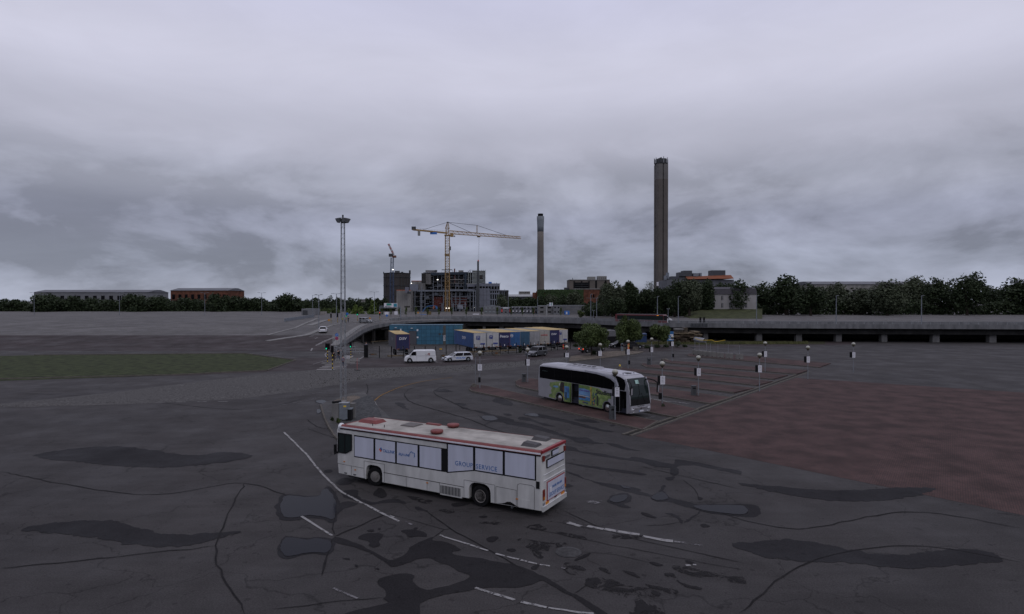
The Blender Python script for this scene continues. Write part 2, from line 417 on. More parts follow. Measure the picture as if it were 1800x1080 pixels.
# order: tip, near edge points ... end, far edge points back to tip
island('paved_island', [(825,685.5),(829,689),(893,702),(979,722),(1072,744),(1130,757.5),(1156,742.5),(1080,727),(947,701),(856,680.5),(838,678.5),(827,681)], kerb=((11,11),(0,5),(5,6),(6,10),(10,11)))
island('paved_island', [(907,678),(914,682),(946,688.5),(1188,735.5),(1227,721.5),(1142,703.3),(1000,676.5),(935,667),(915,667.5),(907,672)], kerb=((0,3),(3,4),(4,8),(8,9)))
island('paved_island', [(968,664),(978,666.5),(1140.5,693.7),(1249,711.5),(1285,700.5),(1142,681.8),(990,659.5),(972,660)], kerb=((0,3),(3,4),(4,7)))
island('paved_island', [(1025,655),(1036,658),(1137.8,673.5),(1290,692),(1325,684),(1135,663.2),(1048,650.5),(1030,651.5)], kerb=((0,3),(4,7)))
island('paved_island', [(1086,648.5),(1092,652.6),(1260,670.8),(1330,679),(1358,672),(1260,662.8),(1104,649),(1090,646.5)], kerb=((0,3),(4,7)))
island('paved_island', [(1127,642),(1137,646.8),(1260,658.5),(1360,668),(1385,661),(1260,652),(1143,641.7),(1130,640)], kerb=((0,3),(4,7)))
island('paved_island', [(1164.7,635.3),(1176,639),(1260,646.9),(1400,659),(1420,652.5),(1260,641.7),(1177.7,635),(1168,633.6)], kerb=((0,3),(4,7)))
island('paved_island', [(1208,626),(1214,627.6),(1260,631.2),(1440,647),(1460,640),(1260,622.5),(1222,621.5),(1210,623.6)], kerb=((0,3),(4,7)))
# long narrow island beside the street with the trees
island('paved_island', [(1000,635.6),(1002,636.5),(1060,630.5),(1122,622.5),(1132,619),(1085,618),(1040,621),(1003,628)], kerb=((0,4),(4,7)), pave=PAVER_TAN)
# large red paved place on the right
plaza_pts = [gw(1116,767), gw(1156,752), gw(1260,714.5)]
plaza_pts.append(ext(plaza_pts[1], plaza_pts[2], 3.2)); plaza_pts.append((plaza_pts[-1][0]+10, 22.0))
low = [gw(1116,767), gw(1180,778.5), gw(1260,795)]
plaza = [plaza_pts[0], plaza_pts[1], plaza_pts[2], plaza_pts[3], (95, 36), ext(low[1], low[2], 9), low[2], low[1]]
o = up_normals(sheet('paved_place', plaza, PAVER, z=.006, world=True, kind='structure'))
# gutter channel between bays and place: two rows of kerb blocks laid flat with a dark joint
chan = T('gutter', 'stone gutter channel crossing in front of the bus bays', 'gutter')
a, b = Vector((*gw(1108,766.5),0)), Vector((*gw(1262,711.5),0)); dd = (b-a).normalized(); nn_ = Vector((-dd.y, dd.x, 0)); b = b+dd*34
for s in (0, .62):
    kerb_line(chan, [(a+nn_*s)[:2], (b+nn_*s)[:2]], w=.22, h=.05, step=.9, name='gutter_stone')
mb = MB(); mb.face([a+nn_*.1+Vector((0,0,.012)), b+nn_*.1+Vector((0,0,.012)), b+nn_*.5+Vector((0,0,.012)), a+nn_*.5+Vector((0,0,.012))])
mb.build('channel_bed', M('channel_dirt', (.03,.028,.025), .9, var=.4, vs=2), chan)

# mast island on the left: kerb, pavement, tan setts, gravel
sd_pts = [gw(*p) for p in [(564,713),(566,722),(571,737),(578,752),(588,768),(600,779),(680,782),(690,740),(660,712),(640,690),(612,694),(588,703),(572,709)]]
mb = MB(); mb.prism(sd_pts, -.05, .10); mi = mb.build('mast_island', asphalt('pavement_asphalt', (.055,.054,.054), (.08,.077,.075)), kind='structure')
kerb_line(mi, sd_pts[0:6])
o = up_normals(sheet('sett_paving', [(584,712),(586,707),(600,701),(622,697),(632,699),(634,702),(622,705.5),(616,712),(600,719),(586,718)], PAVER_TAN, mi, z=.106))
o = up_normals(sheet('gravel_bed', [(634,702),(648,696),(656,703),(668,726),(672,737),(640,745),(618,745),(616,712),(623,705)], M('dark_gravel', (.07,.072,.075), .95, var=.35, vs=5, bump=.6, bs=12), mi, z=.106))

# ------------------------------------------------------------ markings, wet patches, cracks: parts of the ground
Z2 = lambda x, y: (540+x/4.908, 860+y/4.908)
Z3 = lambda x, y: (900+x/4.908, 860+y/4.908)
Z4 = lambda x, y: (900+x/5.0, 700+y/5.0)
Z1 = lambda x, y: (540+x/4.908, 640+y/4.908)
def worn(name, col, wear=.5):
    m = bpy.data.materials.new(name); m.use_nodes = True; nt = m.node_tree; n = nt.nodes; l = nt.links; bs = n['Principled BSDF']
    t = n.new('ShaderNodeTexCoord'); a = n.new('ShaderNodeTexNoise'); a.inputs['Scale'].default_value = 3.5; a.inputs['Detail'].default_value = 8; a.inputs['Roughness'].default_value = .7; l.new(t.outputs['Object'], a.inputs['Vector'])
    r = n.new('ShaderNodeValToRGB'); l.new(a.outputs[0], r.inputs[0]); r.color_ramp.elements[0].position = wear-.06; r.color_ramp.elements[0].color = (.043,.040,.041,1); r.color_ramp.elements[1].position = wear+.06; r.color_ramp.elements[1].color = (*col, 1)
    bs.inputs['Base Color'].default_value = (*col, 1); bs.inputs['Roughness'].default_value = .85; bs.inputs['Specular IOR Level'].default_value = .1
    r.color_ramp.elements[0].color = (0,0,0,1); r.color_ramp.elements[1].color = (1,1,1,1); r.color_ramp.elements[0].position = wear-.10; r.color_ramp.elements[1].position = wear+.05
    tr = n.new('ShaderNodeBsdfTransparent'); mxs = n.new('ShaderNodeMixShader'); l.new(r.outputs[0], mxs.inputs[0]); l.new(tr.outputs[0], mxs.inputs[1]); l.new(bs.outputs[0], mxs.inputs[2]); l.new(mxs.outputs[0], n['Material Output'].inputs[0]); return m
MARK = worn('worn_white_marking', (.24,.235,.235), .44); MARKF = worn('faint_white_marking', (.15,.145,.15), .52); MARKW = worn('thick_white_marking', (.34,.33,.325), .34); MARKY = worn('worn_orange_marking', (.20,.11,.03), .40)
WETM = asphalt('damp_asphalt', (.015,.014,.0155), (.018,.017,.018), rough=.8, dirs=.1, spec=.08)
WETL = asphalt('drying_asphalt', (.0175,.017,.019), (.021,.020,.022), rough=.75, dirs=.1, spec=.08)
PUD = M('standing_water', (.011,.012,.017), .15, var=0, spec=.3); PUD.node_tree.nodes['Principled BSDF'].inputs['IOR'].default_value = 1.12
CRK = M('crack_filler', (.016,.015,.016), .85, var=.3, vs=2)
def smoothpoly(w, seg=.35, amp=.05, closed=True):
    n = len(w); outp = []
    rng = range(n if closed else n-1)
    for i in rng:
        p0, p1, p2, p3 = [w[(i+k-1) % n] if closed else w[max(0, min(n-1, i+k-1))] for k in range(4)]
        m = max(2, min(26, int((p2-p1).length/seg)))
        for q in range(m):
            t = q/m; t2, t3 = t*t, t*t*t
            p = .5*((2*p1)+(p2-p0)*t+(2*p0-5*p1+4*p2-p3)*t2+(3*p1-p0-3*p2+p3)*t3)
            a = amp*(1+p.y*.01)*1.5
            ox = mnoise.noise(Vector((p.x*2.2, p.y*2.2, 1.7)))+.7*mnoise.noise(Vector((p.x*7, p.y*7, 4.2))); oy = mnoise.noise(Vector((p.x*2.2, p.y*2.2, 9.1)))+.7*mnoise.noise(Vector((p.x*7, p.y*7, 8.4)))
            outp.append(Vector((p.x+a*ox, p.y+a*oy, 0)))
    if not closed: outp.append(w[-1])
    return outp
PZ = {}
def nextz(k, z0, dz): PZ[k] = PZ.get(k, -1)+1; return z0+PZ[k]*dz
def patch(name, Z, pts, mat, z=.008, amp=.06):
    z = nextz(name, {'damp_streak':.0062,'wet_patch':.0126,'crazed_patch':.0155,'puddle':.0260}[name], .00016)
    w = [G(*(Z(*p) if Z else p)) for p in pts]; w = [Vector((p.x, p.y, 0)) for p in w]
    w = smoothpoly(w, seg=.12, amp=amp); mb = MB(); mb.face([(p.x, p.y, z) for p in w])
    o = mb.build(name, mat, ground, fix=False)
    if name == 'puddle' and Z is not None:
        c_ = Vector((sum(p.x for p in w)/len(w), sum(p.y for p in w)/len(w), 0)); zz = nextz('damp_streak', .0062, .00016)
        m2 = MB(); m2.face([(c_.x+(p.x-c_.x)*1.13+.12*mnoise.noise(p*1.7), c_.y+(p.y-c_.y)*1.2+.12*mnoise.noise(p*1.9), zz) for p in w]); up_normals(m2.build('damp_rim', WETL, ground, fix=False))
    return up_normals(o)
def ribbon(name, Z, pts, w, mat, z=.012, amp=.02, taper=False, wob=.3):
    z = nextz(name, {'crack':.0178,'road_marking':.0206,'crossing_bar':.0245}[name], .00007)
    q = [G(*(Z(*p) if Z else p)) for p in pts]; q = [Vector((p.x, p.y, 0)) for p in q]
    q = smoothpoly(q, seg=.5, amp=amp, closed=False) if len(q) > 2 else [q[0].lerp(q[1], i/10) for i in range(11)]
    mb = MB(); n = len(q)
    for i, p in enumerate(q):
        t = (q[min(n-1, i+1)]-q[max(0, i-1)]).normalized(); s = Vector((-t.y, t.x, 0))
        ww = w/2*(1+wob*mnoise.noise(Vector((p.x*1.5, p.y*1.5, 5)))*2)*(min(1, 4*(1-abs(2*i/(n-1)-1))+.15) if taper else 1)
        a, b = p+s*ww, p-s*ww; mb.v += [(a.x, a.y, z), (b.x, b.y, z)]
    for i in range(n-1): mb.f.append((2*i, 2*i+1, 2*i+3, 2*i+2)); mb.m.append(0)
    o = mb.build(name, mat, ground, fix=False); return up_normals(o)
two = [Z2(*p) for p in [(620,780),(760,735),(860,730),(925,750),(910,800),(1010,870),(1150,850),(1330,800),(1400,750),(1300,710),(1230,660),(1150,640),(1060,600),(960,605),(800,660),(710,670),(690,640),(610,597),(560,566),(450,518),(240,458),(215,442),(240,414),(330,436),(480,494),(610,566),(700,612),(760,605),(850,560),(900,500),(990,450),(1090,415),(1080,445),(1200,460),(1330,525),(1250,545),(1290,575),(1400,590),(1500,600),(1640,630),(1767,650)]]
two += [Z3(*p) for p in [(60,665),(150,700),(260,750),(350,800),(430,850),(500,890),(530,905),(620,950),(830,1080),(900,1150),(820,1150),(730,1080),(620,1000),(540,950),(490,915),(400,870),(290,805),(240,795),(150,830),(60,850)]]
two += [Z2(*p) for p in [(1767,852),(1600,850),(1450,860),(1400,880),(1250,900),(1080,940),(980,990),(975,1080),(975,1180),(100,1180),(320,1080),(500,1030),(700,985),(650,950),(680,930),(685,900),(660,860),(620,830)]]
patch('wet_patch', None, two, WETM, z=.0085, amp=.025)
for Z, pts in [(Z2, [(440,430),(470,395),(560,380),(640,385),(650,410),(620,445),(620,490),(580,505),(530,490),(530,455)]),
               (Z2, [(815,360),(900,350),(1000,370),(1040,410),(960,410),(880,415),(850,390)]), (Z2, [(1550,430),(1600,408),(1650,412),(1640,440),(1600,462),(1560,455)]),
               (Z2, [(520,355),(570,352),(575,368),(530,368)]), (Z2, [(605,345),(630,342),(620,358)]), (Z2, [(915,340),(945,332),(955,345),(925,358)]),
               (Z2, [(575,40),(600,0),(640,-5),(690,50),(640,80),(580,55)]), (Z2, [(1240,135),(1290,118),(1400,125),(1330,150),(1270,155)]),
               (Z2, [(1480,240),(1520,232),(1560,242),(1520,252)]), (Z2, [(1720,530),(1767,515),(1800,530),(1767,545)]),
               (Z2, [(310,600),(365,602),(370,615),(320,608)]), (Z2, [(410,655),(440,655),(440,678),(420,672)]), (Z2, [(590,690),(612,685),(618,703),(600,702)]),
               (Z3, [(1110,200),(1180,215),(1250,250),(1200,248),(1130,225)]), (Z3, [(1615,305),(1670,305),(1710,325),(1650,332)]), (Z3, [(1600,70),(1645,80),(1620,98)]),
               (Z3, [(160,680),(200,655),(240,658),(215,690),(175,698)]), (Z3, [(540,612),(600,580),(670,550),(680,560),(640,590),(560,620)]),
               (Z3, [(1180,630),(1230,632),(1310,660),(1260,668),(1200,650)]), (Z3, [(1500,620),(1560,630),(1575,650),(1520,640)])]:
    patch('wet_patch', Z, pts, WETM, z=.0125, amp=.03)
for Z, pts in [(Z2, [(300,50),(340,10),(440,10),(440,60),(560,115),(700,90),(800,92),(850,128),(760,118),(640,125),(540,136),(420,100),(330,75)]),
               (Z2, [(250,215),(238,150),(320,110),(440,120),(380,155),(320,170),(270,220)]), (Z2, [(930,155),(980,158),(1040,195),(960,182)]),
               (Z3, [(820,95),(880,50),(1000,38),(1028,100),(970,132),(1030,162),(960,160),(850,125)]),
               (Z3, [(900,-2),(1040,2),(1200,48),(1290,10),(1318,22),(1370,75),(1500,105),(1600,130),(1767,133),(2100,140),(2100,240),(1767,217),(1650,192),(1500,157),(1350,110),(1250,108),(1190,70),(1050,32),(960,12)]),
               (Z3, [(1325,208),(1380,212),(1440,245),(1475,275),(1455,298),(1430,262),(1370,228)]), (Z3, [(1480,285),(1560,235),(1620,190),(1600,225),(1520,280)]),
               (Z4, [(-60,200),(0,208),(120,218),(300,266),(450,320),(560,345),(660,348),(720,383),(800,400),(700,402),(560,388),(480,350),(200,275),(0,238),(-60,225)]),
               (Z4, [(222,138),(420,178),(620,228),(760,268),(900,295),(820,297),(640,258),(440,208),(230,168)]), (Z4, [(60,170),(120,168),(250,213),(380,248),(300,247),(180,208),(70,192)]),
               (Z4, [(550,188),(680,188),(770,215),(700,217),(590,205)]), (Z4, [(860,240),(890,236),(910,245),(880,252)]), (Z4, [(820,395),(930,408),(1010,438),(1130,465),(1050,462),(930,438),(850,408)]),
               (Z4, [(455,422),(560,438),(600,466),(760,487),(1000,526),(1080,518),(1250,548),(1420,582),(1440,543),(1620,563),(1800,603),(2000,640),(2000,670),(1800,632),(1600,594),(1455,602),(1472,630),(1440,682),(1380,662),(1400,622),(1250,602),(1130,563),(1020,548),(750,508),(560,468),(455,458)]),
               (Z4, [(460,567),(700,598),(1000,637),(1190,672),(1100,674),(850,638),(600,598)]), (Z4, [(455,642),(560,667),(700,727),(960,768),(1120,798),(1140,812),(1060,812),(1200,850),(1180,862),(1000,824),(780,764),(620,704)]),
               (Z4, [(1365,695),(1430,692),(1400,725),(1360,722)]), (Z4, [(1315,772),(1350,770),(1335,810),(1305,822)]), (Z4, [(455,760),(500,755),(540,775),(500,786),(455,780)]),
               (Z1, [(1430,402),(1520,412),(1600,437),(1767,477),(1767,512),(1680,505),(1600,500),(1520,530),(1600,470),(1500,425)]), (Z1, [(1270,340),(1320,338),(1375,352),(1350,366),(1300,355)]),
               (Z1, [(1330,375),(1380,378),(1395,392),(1350,390)]), (Z1, [(1100,225),(1180,215),(1250,238),(1180,245),(1120,240)]), (Z1, [(1600,320),(1650,290),(1760,330),(1767,360),(1680,350)]),
               (Z1, [(760,335),(830,340),(850,375),(880,395),(820,380)]), (Z1, [(1690,430),(1740,428),(1767,445),(1720,448)]),
               (Z1, [(240,1020),(330,985),(400,1010),(380,1040),(280,1045)]), (Z1, [(150,920),(210,915),(220,935),(170,940)])]:
    patch('damp_streak', Z, pts, WETL, z=.0085, amp=.05)
for Z, pts in [(Z2, [(-200,70),(0,72),(105,60),(130,15),(170,0),(210,40),(243,110),(248,200),(220,262),(160,250),(100,235),(30,230),(-200,240)]), (Z2, [(-200,430),(0,442),(80,427),(195,452),(205,490),(170,552),(60,548),(-200,575)]),
               (Z3, [(838,90),(900,60),(985,55),(975,102),(905,120),(855,110)]), (Z3, [(1205,72),(1288,27),(1348,72),(1335,93),(1245,98)]), (Z3, [(1560,148),(1767,142),(2000,150),(2000,220),(1767,203),(1650,183)]),
               (Z4, [(130,138),(220,140),(225,165),(120,152)]), 
               (Z1, [(78,322),(130,312),(168,328),(140,345),(95,338)]), (Z1, [(80,398),(110,392),(118,415),(90,430)]), (Z1, [(1500,455),(1600,452),(1640,480),(1560,490)]),
               (Z4, [(955,772),(1030,785),(1040,800),(970,790)])]:
    patch('puddle', Z, pts, PUD, z=.0165, amp=.03)
# crazed areas
CRZ = bpy.data.materials.new('crazed_asphalt'); CRZ.use_nodes = True
_n = CRZ.node_tree.nodes; _l = CRZ.node_tree.links; _t = _n.new('ShaderNodeTexCoord'); _v = _n.new('ShaderNodeTexNoise'); _v.inputs['Scale'].default_value = 1.6; _v.inputs['Detail'].default_value = 10; _v.inputs['Roughness'].default_value = .75; _v.inputs['Distortion'].default_value = 1.2
_l.new(_t.outputs['Object'], _v.inputs['Vector']); _r = _n.new('ShaderNodeValToRGB'); _l.new(_v.outputs[0], _r.inputs[0]); _r.color_ramp.elements[0].position = .5; _r.color_ramp.elements[0].color = (.015,.0145,.0155,1); _r.color_ramp.elements[1].position = .56; _r.color_ramp.elements[1].color = (.043,.040,.041,1); _n['Principled BSDF'].inputs['Specular IOR Level'].default_value = .1
_r.color_ramp.elements[0].color = (1,1,1,1); _r.color_ramp.elements[0].position = .47; _r.color_ramp.elements[1].position = .53; _r.color_ramp.elements[1].color = (0,0,0,1); _tr = _n.new('ShaderNodeBsdfTransparent'); _mx = _n.new('ShaderNodeMixShader'); _l.new(_r.outputs[0], _mx.inputs[0]); _l.new(_tr.outputs[0], _mx.inputs[1]); _l.new(_n['Principled BSDF'].outputs[0], _mx.inputs[2]); _l.new(_mx.outputs[0], _n['Material Output'].inputs[0]); _n['Principled BSDF'].inputs['Base Color'].default_value = (.017,.016,.017,1); _n['Principled BSDF'].inputs['Roughness'].default_value = .85
for Z, pts in [(Z3, [(60,430),(350,468),(440,462),(485,480),(400,500),(330,520),(260,605),(210,590),(130,510)]), (Z3, [(640,770),(850,775),(1000,838),(1200,860),(1285,900),(1200,955),(1120,955),(1300,1035),(1290,1090),(1030,1090),(1060,1000),(950,920),(760,880),(650,840)]),
               (Z3, [(1370,668),(1450,668),(1767,728),(2000,760),(2000,820),(1767,782),(1600,762),(1450,722)]), (Z3, [(440,650),(540,648),(630,700),(560,742),(470,722)]), (Z3, [(740,680),(800,680),(860,725),(800,722)]), (Z3, [(1310,740),(1400,735),(1440,800),(1640,860),(1560,865),(1420,800)]), (Z3, [(960,712),(1030,716),(1100,770),(1030,750)]), (Z3, [(1160,815),(1250,840),(1440,880),(1420,915),(1300,880),(1180,850)]),
               (Z3, [(120,330),(330,280),(340,292),(240,305),(300,350),(200,352)]), (Z3, [(380,375),(460,378),(640,420),(640,440),(480,410)]), (Z3, [(820,410),(900,395),(1050,405),(1140,400),(1080,430),(900,430)]), (Z2, [(860,65),(930,70),(1120,120),(1100,140),(960,110)]), (Z2, [(1140,180),(1250,175),(1260,205),(1200,205)]), (Z2, [(1480,280),(1680,290),(1640,305),(1520,310)])]:
    patch('crazed_patch', Z, pts, CRZ, z=.0125, amp=.05)
for Z, pts, w in [(Z2, [(680,218),(560,268),(430,330),(300,382),(235,410)], .09), (Z2, [(232,250),(225,345),(240,395)], .06), (Z2, [(1020,190),(1230,340),(1500,490),(1767,640),(1900,720)], .07), (Z2, [(700,212),(950,285),(1190,350),(1230,338)], .035),
                  (Z2, [(1190,350),(1140,380),(1090,418)], .05), (Z2, [(220,445),(165,590),(125,750)], .09), (Z2, [(-300,1040),(0,1005),(300,965),(680,935)], .05),
                  (Z3, [(90,325),(400,390),(640,440),(1000,510),(1400,590),(1767,660),(2000,700)], .04), (Z3, [(440,185),(600,260),(800,350),(1050,430),(1400,510),(1767,590),(2000,640)], .05), (Z3, [(360,285),(550,315),(730,362)], .04), (Z3, [(530,905),(610,860),(690,808)], .03), (Z3, [(560,540),(900,570),(1200,640)], .03),
                  (Z3, [(1140,318),(1300,312),(1450,285)], .04), (Z4, [(1300,500),(1500,530),(1800,590)], .03), (Z4, [(1130,600),(1400,665),(1800,755),(2000,800)], .06), (Z4, [(1500,720),(1600,800),(1640,880)], .04),
                  (Z1, [(840,250),(850,290),(900,332),(1050,380),(1200,422),(1400,480),(1600,560),(1767,606)], .15), (Z1, [(840,250),(900,212),(1050,182),(1300,160),(1767,122)], .07), (Z1, [(1090,240),(1120,272),(1250,332),(1380,392),(1500,408)], .14), (Z1, [(1090,240),(1150,205),(1260,192)], .1),
                  (Z1, [(510,170),(525,210),(512,270)], .1), (Z1, [(0,480),(80,540),(180,560),(280,540)], .08), (Z1, [(0,560),(150,610),(240,640)], .05)]:
    ribbon('crack', Z, pts, w*.8, CRK, z=.0095+random.random()*.0012, amp=.03, taper=True)
for Z, pts, w, m in [(Z1, [(-200,590),(0,790),(90,900),(170,990),(270,1085),(350,1135),(514,1223),(674,1306),(792,1361)], .13, MARK), (Z2, [(710,233),(750,246)], .12, MARK), (Z2, [(765,253),(785,258)], .10, MARKF), (Z2, [(845,287),(920,316)], .1, MARKF),
                     (Z2, [(1140,399),(1300,452),(1560,535)], .10, MARK), (Z2, [(1625,560),(1767,597)], .11, MARK), (Z3, [(2,598),(60,610)], .11, MARK), (Z3, [(75,615),(130,629)], .11, MARK), (Z3, [(140,632),(215,649)], .12, MARK), (Z3, [(240,655),(326,668)], .12, MARK), (Z3, [(425,682),(460,690)], .08, MARKF),
                     (Z2, [(-200,150),(0,270),(215,405)], .12, MARK), (Z2, [(225,858),(300,892),(435,948)], .09, MARKF), (Z2, [(1450,855),(1600,905)], .13, MARK), (Z2, [(1610,906),(1767,953)], .14, MARK), (Z3, [(0,953),(22,962)], .13, MARK),
                     (Z3, [(78,975),(200,1005),(300,1026)], .12, MARK), (Z3, [(310,1028),(440,1048),(705,1078)], .11, MARK), (Z3, [(480,292),(540,308),(600,325)], .24, MARK), (Z3, [(650,322),(790,350)], .22, MARK), (Z3, [(800,347),(950,375),(1100,397)], .25, MARK),
                     (Z3, [(1130,409),(1260,435),(1390,453)], .25, MARK), (Z3, [(1400,455),(1510,470)], .18, MARKF), (Z3, [(1520,474),(1640,490)], .12, MARKF), (Z3, [(1500,663),(1540,660)], .14, MARK), (Z3, [(1560,655),(1590,658)], .12, MARK), (Z3, [(655,122),(700,112),(738,128)], .35, MARKF), (Z3, [(762,106),(795,108)], .12, MARKF),
                     (Z1, [(555,292),(580,330),(612,385),(632,435)], .16, MARK), (Z1, [(350,221),(440,214)], .2, MARKF), (Z1, [(550,136),(735,121)], .25, MARKF), (Z1, [(775,126),(840,134)], .2, MARKF), (Z1, [(-300,300),(0,266),(180,238)], .12, MARKF), (Z1, [(-300,370),(0,316),(160,276)], .12, MARKF), (Z1, [(1500,905),(1540,915)], .1, MARKF),
                     (Z1, [(580,318),(640,272),(740,226),(840,190),(960,160),(1100,136),(1250,118)], .13, MARKY), (Z4, [(1200,4),(1280,18),(1380,36)], .16, MARK), (Z4, [(1370,30),(1450,38),(1530,48),(1560,50)], .5, MARKF)]:
    ribbon('road_marking', Z, pts, w, m, z=.0145, wob=.18)
for pts in [[(1232,681.5),(1262,686)], [(1236,690),(1300,697)], [(1205,675),(1222,678)], [(1185,614.5),(1215,617.5)], [(1150,610.5),(1185,608.5)], [(1225,611.5),(1262,613)], [(1145,618),(1172,621)], [(1105,742),(1150,733)]]:
    ribbon('road_marking', None, pts, .22, MARKF, z=.0145)
# crossing with wide white bars, and white worn areas on the walkway
for i in range(5):
    v = 642.2+i*2.55; u0 = 571-i*4.7; ribbon('crossing_bar', None, [(u0, v), (611-i*2.7, v+.2)], .5, MARKW, z=.0145)
up_normals(sheet('crossing_bar', [(540,662),(548,656),(584,652.5),(566,659),(540,664)], MARKW, ground, z=.0145))
up_normals(sheet('walkway', [(585,635),(592,630),(640,629),(632,632.5),(622,639),(585,640)], M('walk_concrete', (.13,.126,.12), .9, var=.25), ground, z=.0125))
up_normals(sheet('road_marking', [(607,625),(622,626),(616,631),(600,630.5)], MARK, ground, z=.0165))
for pts, w in [([(632,631.5),(640,627)], .25), ([(615,640.5),(632,638.8)], .3), ([(752,632.5),(768,637)], .3), ([(758,638),(780,637.5)], .15), ([(845,633),(862,631.5)], .15), ([(540,613.5),(552,608.5)], .15), ([(585,612),(580,617),(572,623),(574,628)], .2),
               ([(550,641),(580,633),(620,632)], .12), ([(905,626.5),(925,625)], .12)]:
    ribbon('road_marking', None, pts, w, MARK, z=.0145)
# round iron cover
mh = T('manhole_cover', 'round iron manhole cover in the asphalt in front of the white bus', 'manhole cover', G(*Z3(487,545)))
MB().lathe([(.50,0),(.50,.018),(.43,.020)], 28).build('frame', M('iron', (.035,.034,.034), .6, .3, var=.3, vs=6), mh)
m_ = MB().lathe([(.42,0),(.42,.026)], 28)
for i in range(-3, 4): m_.box(-sqrt(max(0,.16-(i*.1)**2)), sqrt(max(0,.16-(i*.1)**2)), i*.1-.012, i*.1+.012, .02, .034)
m_.build('lid', M('iron2', (.05,.048,.048), .55, .3, var=.3, vs=6), mh)

# ------------------------------------------------------------ raised road, ramp and bridge
EDGE = [(-2000,118,.012),(300,118,.012),(560,119,.012),(580,122,.06),(588,126,.2),(608,135,.9),(623,145,1.7),(640,158,2.5),(657,168,3.0),(684,177,3.4),(718,183,3.75),(776,188,3.8),(812,188,3.85),(920,180,3.85),(1000,172,3.85),(1080,160,3.75),(1180,150,3.65),(1260,148,3.65),(1400,145,3.6),(1800,140,3.6),(3000,140,3.6)]
def e_d(u): return lerp([(a, b) for a, b, c in EDGE], u)
def e_z(u): return lerp([(a, c) for a, b, c in EDGE], u)
PROF = [(118,.012),(126,.2),(135,.9),(145,1.7),(158,2.5),(168,3.0),(177,3.4),(190,3.7),(250,3.9),(600,4.2),(5000,4.3)]
def zup(u, y):
    d0, z0 = e_d(u), e_z(u)
    if u < 700: return max(lerp(PROF, y), z0 if y <= d0+1 else 0)
    return z0+(lerp(PROF, 250)-z0)*max(0, min(1, (y-d0-14)/60)) if y < 260 else lerp(PROF, y)
def ZU(u, v):                 # point on the upper ground seen at pixel
    r = ray(u, v); k = e_d(u)
    while k < 900:
        p = r*(k/r.y)
        if p.z+H <= zup(u, k): return Vector((p.x, p.y, zup(u, k)))
        k += .25
    return Vector(r*(k/r.y))+Vector((0,0,H))
us = [-2000,-600,0,200,300,400,480,540,560,570,580,584,588,594,600,608,615,623,631,640,648,657,670,684,700,718,740,776,812,840,880,920,960,1000,1040,1080,1130,1180,1220,1260,1330,1400,1600,1800,2200,3000]
ks = [0,.5,1,2,4,7,10,14,20,28,38,50,65,85,120,180,300,600,1500,5000]
mb = MB()
for u in us:
    for k in ks:
        y = e_d(u)+k; mb.v.append(((u-900)/F*y, y, zup(u, y)))
nk = len(ks)
for i in range(len(us)-1):
    for j in range(nk-1): mb.f.append((i*nk+j, (i+1)*nk+j, (i+1)*nk+j+1, i*nk+j+1)); mb.m.append(0)
mb.build('upper_road', A_UP, fix=False, kind='structure')

bridge = T('road_bridge', 'long curved concrete road bridge with railing crossing above the trailer yard', 'bridge')
bu = [584,588,594,600,608,615,623,631,640,648,657,670,684,700,718,740,776,812,840,880,920,960,1000,1040,1080,1130,1180,1220,1260,1330,1400,1600,1800,2100]
def bp(u, dy=0, dz=0):
    y = e_d(u)+dy; return Vector(((u-900)/F*y, y, e_z(u)+dz))
def strip(name, lo_, hi_, dy0, dy1, mat, parent, us_=bu):
    mb = MB()
    for u in us_:
        l0 = lo_(u) if callable(lo_) else lo_; h0 = hi_(u) if callable(hi_) else hi_
        for dy, dz in ((dy0, l0), (dy1, l0), (dy1, h0), (dy0, h0)): mb.v.append(tuple(bp(u, dy, dz)))
    for i in range(len(us_)-1):
        for a_, b_ in ((0,1),(1,2),(2,3),(3,0)): mb.f.append((4*i+a_, 4*i+b_, 4*i+4+b_, 4*i+4+a_)); mb.m.append(0)
    mb.f += [(0,1,2,3), (4*len(us_)-4, 4*len(us_)-3, 4*len(us_)-2, 4*len(us_)-1)]; mb.m += [0,0]
    return mb.build(name, mat, parent)
strip('edge_beam', lambda u: -.38 if u > 776 else lerp([(584,-.3),(600,-.6),(623,-1.0),(684,-.85),(776,-.38)], u), lambda u: .50 if u > 776 else .06, -.25, .2, FASC, bridge)
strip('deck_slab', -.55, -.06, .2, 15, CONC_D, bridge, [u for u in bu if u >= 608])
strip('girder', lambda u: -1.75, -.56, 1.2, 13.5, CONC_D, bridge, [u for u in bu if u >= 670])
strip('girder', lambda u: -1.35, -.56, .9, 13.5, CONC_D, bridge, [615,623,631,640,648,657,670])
# parapet: concrete upstand on the right half, steel railing along the whole edge
strip('parapet', .5, .66, -.2, .05, FASC, bridge, [u for u in bu if u > 776])
strip('top_rail', 1.18, 1.25, -.12, -.04, STEEL, bridge)
strip('mid_rail', .86, .90, -.10, -.06, STEEL, bridge)
post = MB().box(-.035,.035,-.035,.035,0,1.0).build('railing_post', STEEL, bridge); pm = post.data; bpy.data.objects.remove(post)
u = 585.0; cnt = 0
while u < 1820:
    p = bp(u, -.08, .2); link('railing_post', pm, bridge, p); cnt += 1
    u += 2.2*F/e_d(u) if u > 700 else (1.6*F/e_d(u))*.75
# bars of the railing on the ramp (seen clearly)
strip('mid_rail', .55, .58, -.10, -.06, STEEL, bridge, [u for u in bu if u <= 684])
strip('far_parapet', -.05, .85, 14.2, 14.5, FASC, bridge, [u for u in bu if u >= 684])
